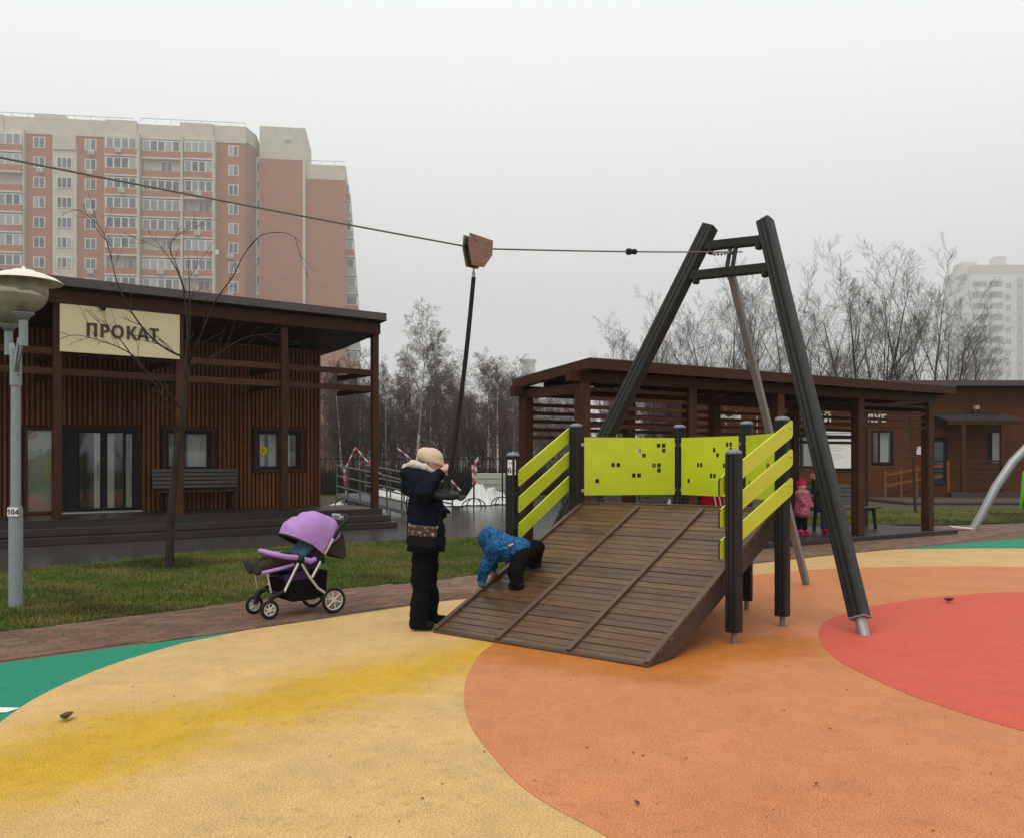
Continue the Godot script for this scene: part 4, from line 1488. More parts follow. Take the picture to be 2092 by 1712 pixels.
func build_pavilion() -> void:
	var t := thing("park_pavilion", "open reddish brown timber pavilion with slatted bays and a shed roof", "pavilion", Vector3(6.67, 0, -17.45), deg_to_rad(32.9))
	rng.seed = 71
	var xs := [-6.66, -4.43, -2.28, 0.0, 2.28]
	for i in 5:
		for z: float in [0.0, -1.55]:
			var b := MB.new()
			b.off = Vector2(i * 0.37, i * 0.21 + z)
			var top := 2.72 if z > -1 else 2.6
			b.box(at(Vector3(xs[i], 0.1 + (top - 0.1) * 0.5, z)), Vector3(0.18, top - 0.1, 0.18), 0.006)
			part(t, "post", b, M["timber%d" % [(i + int(-z)) % 4]])
	for q: Array in [[0.0, 2.81], [-1.55, 2.68]]:
		part(t, "beam", boxmb(Vector3(9.5, 0.17, 0.12), 0.005, Vector3(-2.19, q[1], q[0])), M.timber1)
	for i in 2: part(t, "beam", boxmb(Vector3(0.12, 0.15, 1.36), 0.005, Vector3(xs[i * 4], 2.63, -0.775)), M.timber1)
	for i in 18:
		var x := -6.7 + i * 0.54
		var b := MB.new()
		b.beam(Vector3(x, 2.965, 0.3), Vector3(x, 2.80, -1.72), 0.05, 0.13, Vector3.UP, 0.003)
		part(t, "rafter", b, M["timber%d" % [i % 2]])
	var rf := MB.new()
	rf.beam(Vector3(-2.06, 3.045, 0.36), Vector3(-2.06, 2.885, -1.78), 9.46, 0.03)
	var roof := part(t, "roof", rf, M.roof_metal)
	part(roof, "fascia", boxmb(Vector3(9.46, 0.16, 0.03), 0.003, Vector3(-2.06, 2.965, 0.378)), M.timber1)
	for sx: float in [-6.775, 2.655]:
		var b := MB.new()
		b.beam(Vector3(sx, 2.98, 0.36), Vector3(sx, 2.81, -1.78), 0.03, 0.16, Vector3.UP, 0.003)
		part(roof, "bargeboard", b, M.timber0)
	# slatted screens
	for q: Array in [[0, 0.02], [3, 0.02], [0, -1.57], [1, -1.57], [2, -1.57], [3, -1.57]]:
		var a: float = xs[q[0]] + 0.09
		var c: float = xs[q[0] + 1] - 0.09
		for k in 5:
			if q[1] > 0 and q[0] == 3 and k > 3: continue
			var b := MB.new()
			b.off = Vector2(rng.randf(), rng.randf())
			var y: float = 2.62 - 0.138 * k if q[1] > 0 else 2.46 - 0.135 * k
			b.box(at(Vector3((a + c) * 0.5, y, q[1])), Vector3(c - a, 0.062, 0.03), 0.003)
			part(t, "screen_slat", b, M["timber%d" % [rng.randi() % 4]])
	# low deck
	for i in 14:
		var b := MB.new()
		b.off = Vector2(rng.randf(), rng.randf())
		b.box(at(Vector3(-2.05, 0.085, 0.2 - i * 0.142)), Vector3(10.0, 0.03, 0.136), 0.003)
		part(t, "deck_board", b, M["wet_deck%d" % [rng.randi() % 3]])
	part(t, "deck_base", boxmb(Vector3(9.96, 0.085, 1.98), 0.0, Vector3(-2.05, 0.026, -0.72)), M.wet_deck1)
	var G := "slatted benches in the pavilion"
	for q: Array in [[1.0, -1.0, 0.0, "dark slatted bench under the pavilion bay next to the information board"], [-5.7, -0.75, 0.55, "dark slatted bench in the end bay of the pavilion beside the ramp"], [-3.4, -1.05, 0.0, "dark slatted bench behind the lime panel of the ramp platform"]]:
		make_bench("pavilion_bench", q[3], t.transform * Vector3(q[0], 0.10, q[1]), deg_to_rad(32.9) + q[2], G)

func build_club() -> void:
	var o := W(0, 37.0)
	var t := thing("club_house", "long low club house clad in reddish horizontal boards behind the pavilion", "club house", o)
	var ops := [Rect2(14.74, 1.46, 0.82, 1.26), Rect2(19.5, 1.42, 0.62, 1.3), Rect2(11.7, 1.3, 0.75, 1.35), Rect2(17.15, 0.35, 0.62, 2.1)]
	var wb := MB.new()
	wall_boxes(wb, 7.35, 30, 0, 4.6, -0.1, 0.16, ops)
	wb.box(at(Vector3(7.43, 2.3, -3)), Vector3(0.16, 4.6, 6.0))
	wb.box(at(Vector3(18.7, 2.3, -6)), Vector3(22.6, 4.6, 0.16))
	var wall := part(t, "wall", wb, M.timber1)
	part(t, "floor", boxmb(Vector3(22, 0.1, 5.5), 0, Vector3(18.7, 0.05, -3.0)), M.room_floor)
	# boards
	var cl := MB.new()
	var big := []
	for r: Rect2 in ops: big.append(r.grow(0.05))
	rng.seed = 77
	var y := 0.3
	while y < 4.45:
		var cuts := [7.4, 30.0]
		for r: Rect2 in big:
			if y + 0.035 > r.position.y and y - 0.035 < r.end.y: cuts.append_array([r.position.x, r.end.x])
		cuts.sort()
		for i in range(0, cuts.size(), 2):
			if cuts[i + 1] - cuts[i] > 0.02:
				cl.off = Vector2(rng.randf() * 4, rng.randf() * 4)
				cl.box(at(Vector3((cuts[i] + cuts[i + 1]) * 0.5, y, 0.0)), Vector3(cuts[i + 1] - cuts[i], 0.066, 0.04 + 0.008 * rng.randf()))
		y += 0.09
	part(wall, "cladding_boards", cl, M.cladding1).set_meta("kind", "stuff")
	part(t, "plinth", boxmb(Vector3(22.7, 0.3, 0.1), 0, Vector3(18.7, 0.13, 0.02)), M.wet_deck2)
	for q: Array in [[8.7, 0.12], [7.42, 0.14]]: part(wall, "corner_board", boxmb(Vector3(q[1], 4.3, 0.05), 0.004, Vector3(q[0], 2.3, 0.04)), M.cladding2)
	var rf := MB.new()
	rf.beam(Vector3(18.6, 4.68, 0.7), Vector3(18.6, 4.95, -6.4), 23.6, 0.14)
	rf.box(at(Vector3(18.6, 4.64, 0.71)), Vector3(23.62, 0.22, 0.04))
	part(t, "roof", rf, M.roof_metal)
	for k in 3:
		var r: Rect2 = ops[k]
		var w := part(t, "window", frame_rect(r.grow(-0.03), 0.0, 0.08, 0.1), M.frame_dark)
		part(w, "mullion", boxmb(Vector3(0.06, r.size.y - 0.06, 0.04), 0, Vector3(r.position.x + r.size.x * (0.36 if k == 0 else 0.2), r.get_center().y, -0.03)), M.frame_dark)
		part(w, "pane", pane_quad(r.grow(-0.03), -0.06), M.glass)
		part(w, "blind", pane_quad(Rect2(r.position + Vector2(r.size.x * 0.4, 0), Vector2(r.size.x * 0.5, r.size.y)), -0.2), M.curtain)
	var dr := part(t, "door", boxmb(Vector3(0.6, 2.05, 0.06), 0.004, Vector3(17.46, 1.38, -0.05)), M.frame_dark)
	part(dr, "pane", pane_quad(Rect2(17.28, 0.6, 0.36, 1.7), 0.0), M.glass_dark)
	# porch
	var po := part(t, "porch_roof", null_mesh(), M.roof_metal)
	var pr := MB.new()
	pr.beam(Vector3(18.55, 3.42, 0.1), Vector3(18.55, 3.12, 1.5), 2.9, 0.05)
	for i in 16: pr.beam(Vector3(17.15 + i * 0.187, 3.455, 0.1), Vector3(17.15 + i * 0.187, 3.155, 1.52), 0.07, 0.045)
	po.mesh = pr.mesh()
	part(po, "fascia", boxmb(Vector3(2.9, 0.16, 0.05), 0.004, Vector3(18.55, 3.03, 1.47)), M.timber1)
	for q: Array in [[17.75, 1.4], [19.3, 1.4]]: part(t, "porch_post", boxmb(Vector3(0.16, 2.95, 0.16), 0.005, Vector3(q[0], 1.48, q[1])), M.timber0)
	for i in 6: part(t, "porch_rail", boxmb(Vector3(1.35, 0.08, 0.04), 0.003, Vector3(18.52, 0.75 + i * 0.155, 1.4)), M.timber1)
	part(t, "porch_base", boxmb(Vector3(2.6, 0.3, 1.5), 0.01, Vector3(18.5, 0.15, 0.85)), M.wet_deck2)
	for k in 2:
		var b := MB.new()
		b.beam(Vector3(14.7, 0.55 + 0.42 * k, 1.3), Vector3(17.0, 0.95 + 0.42 * k, 1.3), 0.05, 0.09)
		part(t, "ramp_rail", b, M.cladding2)
	for i in 5: part(t, "ramp_post", boxmb(Vector3(0.08, 1.2, 0.08), 0.003, Vector3(14.75 + i * 0.62, 0.55 + i * 0.09, 1.26)), M.cladding2)
	var rb := MB.new()
	rb.prism(at(Vector3(0, 0, 0.7)), V2([14.2, 0.0, 17.2, 0.0, 17.2, 0.55, 14.2, 0.12]), 1.1)
	part(t, "access_ramp", rb, M.timber0)
	var fl := MB.new()
	fl.box(at(Vector3(18.87, 3.68, 0.25)), Vector3(0.18, 0.16, 0.2), 0.02)
	fl.tube(V3([Vector3(18.87, 3.6, 0.05), Vector3(18.87, 3.5, 0.2)]), F([0.02, 0.02]), 6)
	part(t, "floodlight", fl, M.block_grey)
	var ap := MB.new()
	ap.box(at(Vector3(18.0, 0.05, 3.0)), Vector3(8.2, 0.1, 4.4), 0.01)
	struct("pavement", ap, tri_map(mat("concrete", lin(0.085, 0.066, 0.054), 0.7, 0.0, M.soft_tex), 0.8)).position = o
	# lettering on the wall, notice, board, loudspeakers
	var s := thing("wall_lettering", "white letters ДЕТСКИЙ КЛУБ fixed along the club house wall", "sign", o + Vector3(0, 3.26, 0.07))
	lettering(s, "ДЕТСКИЙ", 0.32, Vector3(12.02, 0, 0), M.block_white, 0.04, 1.3)
	lettering(s, "КЛУБ", 0.32, Vector3(14.75, 0, 0), M.block_white, 0.04, 1.3)
	var bd := thing("information_board", "large white information board with a header strip on the club house wall", "board", o + Vector3(13.22, 2.0, 0.15))
	part(bd, "frame", boxmb(Vector3(1.5, 1.6, 0.05), 0.004, Vector3(0, 0, -0.03)), M.frame_dark)
	part(bd, "poster", boxmb(Vector3(1.42, 1.18, 0.02), 0, Vector3(0, -0.17, 0.01)), M.paper_white)
	part(bd, "header", boxmb(Vector3(1.42, 0.18, 0.02), 0, Vector3(0, 0.66, 0.01)), M.paper_white)
	var tx := MB.new()
	rng.seed = 9
	for i in 9:
		var w := rng.randf_range(0.3, 1.2)
		tx.box(at(Vector3(-0.62 + w * 0.5, 0.33 - 0.09 * i, 0.021)), Vector3(w, 0.018, 0.003))
	tx.box(at(Vector3(0, 0.66, 0.021)), Vector3(1.2, 0.05, 0.003))
	part(bd, "text_lines", tx, M.block_grey)
	var nt := thing("wall_notice", "small white paper notice pinned beside the club house door", "notice", o + Vector3(16.63, 1.96, 0.06))
	part(nt, "sheet", boxmb(Vector3(0.21, 0.32, 0.01)), M.paper_white)
	var ntl := MB.new()
	for i in 6: ntl.box(at(Vector3(0, 0.1 - i * 0.04, 0.006)), Vector3(0.14, 0.01, 0.003))
	part(nt, "text_lines", ntl, M.block_grey)
	var h := thing("horn_loudspeaker", "cream horn loudspeakers on a bracket above the pavilion bench", "loudspeaker", o + Vector3(8.95, 3.28, 0.35))
	for q: Array in [[Vector3(0, 0, 0.1), Vector3(0.5, 0.1, 1.0), 0.22], [Vector3(-0.28, -0.02, 0.0), Vector3(-1, 0.2, 0.3), 0.15]]:
		var b := MB.new()
		var y2: Vector3 = (q[1] as Vector3).normalized()
		var x2 := y2.cross(Vector3.UP).normalized()
		b.lathe(Transform3D(Basis(x2, y2, x2.cross(y2)), q[0]), [Vector2(0.0, -0.22), Vector2(0.05, -0.2), Vector2(0.05, -0.08), Vector2(0.06, 0), Vector2(0.11, 0.13), Vector2(q[2], 0.2), Vector2(q[2] - 0.01, 0.2), Vector2(0.1, 0.12), Vector2(0.03, 0.0), Vector2(0.0, 0.0)], 18)
		part(h, "horn", b, M.block_cream)
	var br := MB.new()
	br.beam(Vector3(-0.25, 0, -0.28), Vector3(-0.25, -0.35, -0.05), 0.03, 0.03, Vector3.RIGHT)
	for i in 3: br.ball(Vector3(-0.32 + i * 0.2, -0.38, 0), Vector3(0.09, 0.06, 0.08), 6, 10)
	part(h, "bracket", br, M.block_cream)
	var ant := MB.new()
	ant.box(at(Vector3(10.0, 3.0, 0.1)), Vector3(0.03, 0.7, 0.03))
	part(t, "cable_duct", ant, M.block_cream)

func null_mesh() -> Mesh: return ArrayMesh.new()

# ---------- tower blocks ----------
func block_window(parent: Node, x: float, y: float, z: float, w: float, h: float, kind: int, leaves := 2) -> void:
	var f := MB.new()
	f.box(at(Vector3(0, 0, 0)), Vector3(w, h, 0.08))
	var o := part(parent, "window", cached("wf%.1f_%.1f" % [w, h], f), M.window_white, at(Vector3(x, y, z)))
	var lw := (w - 0.12) / leaves
	for i in leaves:
		var p := MB.new()
		p.box(I(), Vector3(lw - 0.12, h - 0.2, 0.03))
		part(o, "pane", cached("wp%.2f_%.1f" % [lw, h], p), M["far_pane%d" % [(kind + i * (kind % 2)) % 4]], at(Vector3(-w * 0.5 + 0.06 + lw * (i + 0.5), 0, 0.045)))

var mesh_store := {}
func cached(key: String, b: MB) -> Mesh:
	if not mesh_store.has(key): mesh_store[key] = b.mesh()
	return mesh_store[key]

func build_block() -> void:
	# red brick block; local x runs along the front to its corner at x = 0
	var t := thing("apartment_block", "tall red brick apartment block with cream parapet and glazed balconies in fog", "apartment block", Vector3(-37.2, 0, -126), deg_to_rad(7.7))
	rng.seed = 91
	var fl := 2.70
	var top := 46.0
	# column edges along the front
	var A := -38.6
	var B := -28.8
	var C := -25.2
	var D := -22.1
	var E := -18.2
	var Fx := -13.6
	var Gx := -8.0
	var Hx := -4.05
	var mk := func(x0: float, x1: float, y0: float, y1: float, z0: float, z1: float) -> MB:
		return boxmb(Vector3(x1 - x0, y1 - y0, z1 - z0), 0, Vector3((x0 + x1) * 0.5, (y0 + y1) * 0.5, (z0 + z1) * 0.5))
	part(t, "wall", mk.call(A, 0.0, 0, top, -12, 0), M.block_brick)
	part(t, "bay_wall", mk.call(C, D, 0, 44.6, 0.02, 0.35), M.block_cream)
	# parapet in steps
	for q: Array in [[A, -31.5, 48.0, 0.25], [-31.5, E, 47.9, 0.12], [E, -14.3, 47.9, 0.6], [-14.3, -8.6, 47.6, 0.3], [-8.6, -4.2, 48.0, 0.6], [-4.2, 0.15, 48.0, 0.12]]:
		part(t, "parapet", mk.call(q[0], q[1], top - 0.35, q[2], -11.5, q[3]), M.block_cream)
	part(t, "lift_housing", mk.call(-28.2, -24.2, 47.9, 49.0, -6, -1.5), M.block_cream)
	# chamfered end with stair strip, then the tall blank ends
	var ch := MB.new()
	ch.prism(Transform3D(Basis(Vector3.RIGHT, -PI / 2), Vector3(0, 23.3, 0)), V2([0.0, -0.02, 1.0, 3.1, 1.0, 8, 0, 8]), 46.6)
	part(t, "end_wall", ch, M.block_brick)
	var cp := MB.new()
	cp.prism(Transform3D(Basis(Vector3.RIGHT, -PI / 2), Vector3(0, 47.0, 0)), V2([0.14, -0.1, 1.1, 3.1, 1.1, 8, 0.14, 8]), 2.0)
	part(t, "parapet", cp, M.block_cream)
	part(t, "stair_wall", mk.call(1.0, 1.8, 0, 45.0, -8, -3.2), M.block_cream)
	part(t, "tall_end_wall", mk.call(1.7, 7.7, 0, 44.4, -12, -2.2), M.block_brick)
	part(t, "tall_parapet", mk.call(1.68, 7.75, 44.4, 49.0, -12.02, -2.16), M.block_cream)
	part(t, "vent", boxmb(Vector3(0.8, 0.35, 0.1), 0, Vector3(5.6, 47.1, -2.1)), M.block_grey)
	part(t, "joint_strip", mk.call(7.65, 8.05, 0, 49.0, -12.05, -2.12), M.block_cream)
	part(t, "low_end_wall", mk.call(8.0, 13.6, 0, 41.9, -12, -2.6), M.block_brick)
	part(t, "low_parapet", mk.call(8.06, 13.7, 41.9, 44.0, -12.04, -2.55), M.block_cream)
	for q: Array in [[A, -15.0, 48.6, -0.5], [-14, 0.0, 48.7, -0.5], [8.2, 13.6, 44.7, -3]]:
		var rails := MB.new()
		rails.beam(Vector3(q[0], q[2], q[3]), Vector3(q[1], q[2], q[3]), 0.06, 0.06)
		for i in int((q[1] - q[0]) / 2.0) + 1: rails.box(at(Vector3(q[0] + i * 2.0, q[2] - 0.33, q[3])), Vector3(0.05, 0.66, 0.05))
		part(t, "roof_railing", rails, M.block_grey)
	var first := 44.55
	for r in 10:
		var y := first - r * fl
		# plain windows
		for q: Array in [[-27.0, 1.5, 0.03], [-20.4, 1.5, 0.03], [-1.55, 1.35, 0.03]]:
			block_window(t, q[0], y, q[2], q[1], 1.5, rng.randi() % 4)
			if rng.randf() < 0.45 and q[0] < -2: conditioner(t, q[0] - 0.2 + rng.randf() * 0.5, y - 1.15, 0.3)
		if r > 4 and r % 2: conditioner(t, -1.9, y - 1.2, 0.3)
		block_window(t, -23.65, y, 0.40, 2.0, 1.5, rng.randi() % 4, 3)
		if r == 0: part(t, "bay_cap", mk.call(C + 0.1, D - 0.1, 43.6, 45.7, 0.02, 0.55), M.block_cream)
		block_window(t, 1.36, y - 1.0, -3.16, 0.6, 1.3, 2, 1)
		# balconies: slab, brick apron, glazing in separate leaves
		for q: Array in [[A, B - 0.1, 1.0], [E, Fx - 0.4, 1.3], [Fx, Gx - 0.45, 0.7], [Gx, Hx, 1.1]]:
			var x0: float = q[0]
			var x1: float = q[1]
			var dz: float = q[2]
			var bal := part(t, "balcony", mk.call(x0, x1, y - 1.75, y - 1.55, 0, dz + 0.08), M.block_slab)
			part(bal, "apron", mk.call(x0 + 0.05, x1 - 0.05, y - 1.55, y - 0.68, 0, dz), M.block_brick)
			var open := rng.randf() < 0.16
			if open:
				part(bal, "back_wall", mk.call(x0 + 0.1, x1 - 0.1, y - 0.68, y + 0.9, 0.02, 0.1), M.block_cream)
				block_window(t, (x0 + x1) * 0.5 + 0.6, y + 0.1, 0.14, 1.6, 1.4, rng.randi() % 4)
			else:
				part(bal, "glazing", mk.call(x0 + 0.1, x1 - 0.1, y - 0.68, y + 0.8, 0, dz - 0.05), M.window_white)
				var n := int((x1 - x0) / 0.95)
				var lw := (x1 - x0 - 0.3) / n
				var base := rng.randi() % 4
				for i in n:
					var p := MB.new()
					p.box(I(), Vector3(lw - 0.2, 1.25, 0.03))
					part(bal, "pane", cached("bp%.2f" % lw, p), M["far_pane%d" % [(base + (rng.randi() % 3 if rng.randf() < 0.5 else 0)) % 4]], at(Vector3(x0 + 0.15 + lw * (i + 0.5), y + 0.05, dz - 0.03)))
			if rng.randf() < 0.2: conditioner(t, lerpf(x0, x1, rng.randf_range(0.2, 0.8)), y - 1.1, dz + 0.25)
			if r == 7 and x0 == A: part(bal, "banner", boxmb(Vector3(2.3, 1.2, 0.05), 0, Vector3(-31.0, y + 0.1, dz + 0.06)), M.banner_yellow)
	for q: Array in [[B - 0.05, 0.5], [E - 0.1, 0.5], [Fx - 0.25, 1.45], [Gx - 0.2, 1.25], [Hx + 0.05, 1.2]]: part(t, "pilaster", mk.call(q[0] - 0.14, q[0] + 0.14, 0, 46.1, 0, q[1] + 0.12), M.block_cream)
	var dish := MB.new()
	dish.lathe(Transform3D(Basis(Vector3.RIGHT, PI / 2 - 0.4), Vector3(-3.7, 30.2, 0.9)), [Vector2(0, 0), Vector2(0.3, 0.05), Vector2(0.42, 0.14)], 14)
	part(t, "satellite_dish", dish, M.window_white)
	# balconies along the hidden long side stick out past the corner
	for r in 13:
		var y := 39.5 - r * fl
		var outx := 0.7 + minf(r, 7) * 0.2
		var bal := part(t, "side_balcony", mk.call(13.6, 13.6 + outx, y - 0.2, y, -11.5, -4.0), M.block_slab)
		part(bal, "apron", mk.call(13.6, 13.6 + outx - 0.1, y, y + 0.95, -11.4, -4.1), M.block_brick if r % 3 == 0 else M.block_grey)
		part(bal, "glazing", mk.call(13.6, 13.6 + outx - 0.2, y + 0.95, y + 2.3, -11.3, -4.2), M.window_white)
		for i in 1: part(bal, "pane", mk.call(13.75, 13.6 + outx - 0.35, y + 1.05, y + 2.2, -11, -4.17), M["far_pane%d" % [r % 4]])

func conditioner(t: Node, x: float, y: float, z: float) -> void:
	var b := MB.new()
	b.box(I(), Vector3(0.8, 0.55, 0.35))
	var o := part(t, "air_conditioner", cached("ac", b), M.conditioner, at(Vector3(x, y, z)))
	var f := MB.new()
	f.lathe(Transform3D(Basis(Vector3.RIGHT, PI / 2), Vector3(-0.1, 0, 0.18)), [Vector2(0, 0.0), Vector2(0.2, 0.0), Vector2(0.2, 0.02), Vector2(0, 0.02)], 10)
	part(o, "fan_grille", cached("acf", f), M.block_grey)

func build_far_tower() -> void:
	var t := thing("tower_block", "pale panel tower block fading into the fog beyond the bare poplars", "tower block", W(147.0, 290, -0.5), deg_to_rad(-2))
	t.scale = Vector3.ONE * 1.32
	var mk := func(x0: float, x1: float, y0: float, y1: float, z0: float, z1: float) -> MB:
		return boxmb(Vector3(x1 - x0, y1 - y0, z1 - z0), 0, Vector3((x0 + x1) * 0.5, (y0 + y1) * 0.5, (z0 + z1) * 0.5))
	part(t, "wall", mk.call(0, 30, 0, 47.0, -14, 0), M.block_white)
	part(t, "parapet", mk.call(-0.1, 30.1, 47.0, 49.0, -14.1, 0.1), M.block_cream)
	part(t, "roof_room", mk.call(7, 9.5, 49, 51.5, -5, -2), M.block_white)
	part(t, "roof_room", mk.call(-1.5, 2.0, 47, 50, -6, -1), M.block_white)
	part(t, "recess", mk.call(11.0, 12.5, 0, 46, 0.0, 0.12), M.block_grey)
	rng.seed = 17
	for r in 11:
		var y := 44.0 - r * 2.71
		for x: float in [9.0, 14.3, 22.5, 25.5]: block_window(t, x, y, 0.03, 1.4, 1.5, rng.randi() % 3)
		block_window(t, 11.75, y, 0.15, 1.3, 1.5, rng.randi() % 3)
		for q: Array in [[0.4, 3.8], [4.5, 7.6], [16.2, 20.4]]:
			var bal := part(t, "balcony", mk.call(q[0], q[1], y - 1.6, y - 0.5, 0, 1.2), M.block_white)
			part(bal, "recess", mk.call(q[0] + 0.1, q[1] - 0.1, y - 0.5, y + 1.0, 0.02, 0.3), M["far_pane%d" % [rng.randi() % 3]])
	var f := thing("distant_building", "very faint grey building with a roof turret on the foggy skyline", "building", W(0, 292, -0.2))
	f.scale = Vector3.ONE * 0.88
	part(f, "wall", mk.call(-4, 24, 0, 33, -12, 0), M.block_grey)
	part(f, "turret", mk.call(3.5, 8.5, 33, 38.5, -6, -1), M.block_grey)
	part(f, "turret_roof", mk.call(3.0, 9.0, 38.5, 39.3, -6.5, -0.5), M.block_grey)
	for r in 5:
		for c in 6: block_window(f, -1.0 + c * 4.0, 30.5 - r * 3.0, 0.03, 1.6, 1.5, 2)

# ---------- trees ----------
# grows a limb as a bent tube and its side shoots; wood goes to 'trunk' for the first 'keep' orders, finer twigs to 'crown'
func limb(tk: MB, cr: MB, p: Vector3, dir: Vector3, len_: float, rad: float, order: int, o: Dictionary) -> void:
	var segs: int = [7, 5, 4, 3, 2][mini(order, 4)]
	var pts := PackedVector3Array([p])
	var rs := PackedFloat32Array([rad])
	var d := dir
	var q := p
	var tip: float = o.tip
	for i in segs:
		var w: float = o.wander * (0.5 + 0.35 * order)
		d = (d + Vector3(rng.randf_range(-w, w), rng.randf_range(-w, w), rng.randf_range(-w, w)) + Vector3.UP * o.up[mini(order, o.up.size() - 1)]).normalized()
		q += d * len_ / segs
		pts.append(q)
		rs.append(maxf(lerpf(rad, rad * o.taper, (i + 1.0) / segs), tip * 0.6))
	var mb := tk if order <= o.keep else cr
	mb.tube(pts, rs, [8, 5, 4, 3, 3][mini(order, 4)], false)
	if order >= o.orders: return
	var n: int = o.kids[order]
	var from: float = o.start[mini(order, o.start.size() - 1)]
	for k in n:
		var f := lerpf(from, 1.0, (k + rng.randf() * 0.8) / n)
		var at_f := f * segs
		var i := mini(int(at_f), segs - 1)
		var b := pts[i].lerp(pts[i + 1], at_f - i)
		var ax := (pts[i + 1] - pts[i]).normalized()
		var side := ax.cross(Vector3(rng.randf_range(-1, 1), rng.randf_range(-0.3, 0.3), rng.randf_range(-1, 1))).normalized()
		var ang: float = deg_to_rad(o.angle[mini(order, o.angle.size() - 1)] * rng.randf_range(0.7, 1.25))
		var nd := (ax * cos(ang) + side * sin(ang)).normalized()
		var nl: float = len_ * o.ratio[mini(order, o.ratio.size() - 1)] * rng.randf_range(0.7, 1.2) * (1.15 - 0.55 * f)
		var nr := maxf(lerpf(rs[i], rs[i + 1], at_f - i) * o.thin, tip)
		limb(tk, cr, b, nd, nl, nr, order + 1, o)

var poplar := {"orders": 4, "kids": [10, 7, 6, 4], "start": [0.2, 0.2, 0.15, 0.2], "angle": [34, 36, 38, 40], "ratio": [0.5, 0.5, 0.48, 0.5], "thin": 0.55, "taper": 0.1, "wander": 0.07, "up": [0.03, 0.1, 0.08, 0.05], "tip": 0.0066, "keep": 1}
var birch := {"orders": 4, "kids": [24, 8, 7, 6], "start": [0.25, 0.15, 0.1, 0.1], "angle": [42, 40, 45, 45], "ratio": [0.33, 0.5, 0.5, 0.6], "thin": 0.42, "taper": 0.15, "wander": 0.06, "up": [0.04, 0.07, -0.04, -0.17], "tip": 0.0048, "keep": 0}
var thicket := {"orders": 3, "kids": [15, 8, 6], "start": [0.2, 0.15, 0.1], "angle": [32, 36, 40], "ratio": [0.45, 0.45, 0.5], "thin": 0.5, "taper": 0.2, "wander": 0.09, "up": [0.05, 0.08, 0.05], "tip": 0.0085, "keep": 0}

func tree(called: String, label: String, group: String, s: int, h: float, r: float, o: Dictionary, bark: Material, twig: Material, stems := 1) -> Node3D:
	rng.seed = s
	var t := thing(called, label, "tree", Vector3.ZERO, 0.0, group)
	var tk := MB.new()
	var cr := MB.new()
	for i in stems:
		var a := TAU * i / stems + rng.randf()
		var lean := Vector3(cos(a), 0, sin(a)) * (0.0 if stems == 1 else 0.22)
		limb(tk, cr, Vector3(0, -0.1, 0) + lean * 0.3, (Vector3.UP + lean + Vector3(rng.randf_range(-0.05, 0.05), 0, rng.randf_range(-0.05, 0.05))).normalized(), h * rng.randf_range(0.85, 1.0) * 0.92, r * (1.0 if stems == 1 else 0.75), 0, o)
	part(t, "trunk", tk, bark)
	part(t, "crown", cr, twig)
	return t

func place(proto: Array, spots: Array, labels: Array) -> void:
	for i in spots.size():
		var q: Array = spots[i]
		var k: int = q[3]
		var o: Node3D = proto[k]
		if o.has_meta("set"): o = copy(o)
		else: o.set_meta("set", true)
		o.position = W(q[0], q[1])
		o.rotation.y = i * 2.399
		o.scale = Vector3.ONE * q[2]
		if labels: o.set_meta("label", labels[k])

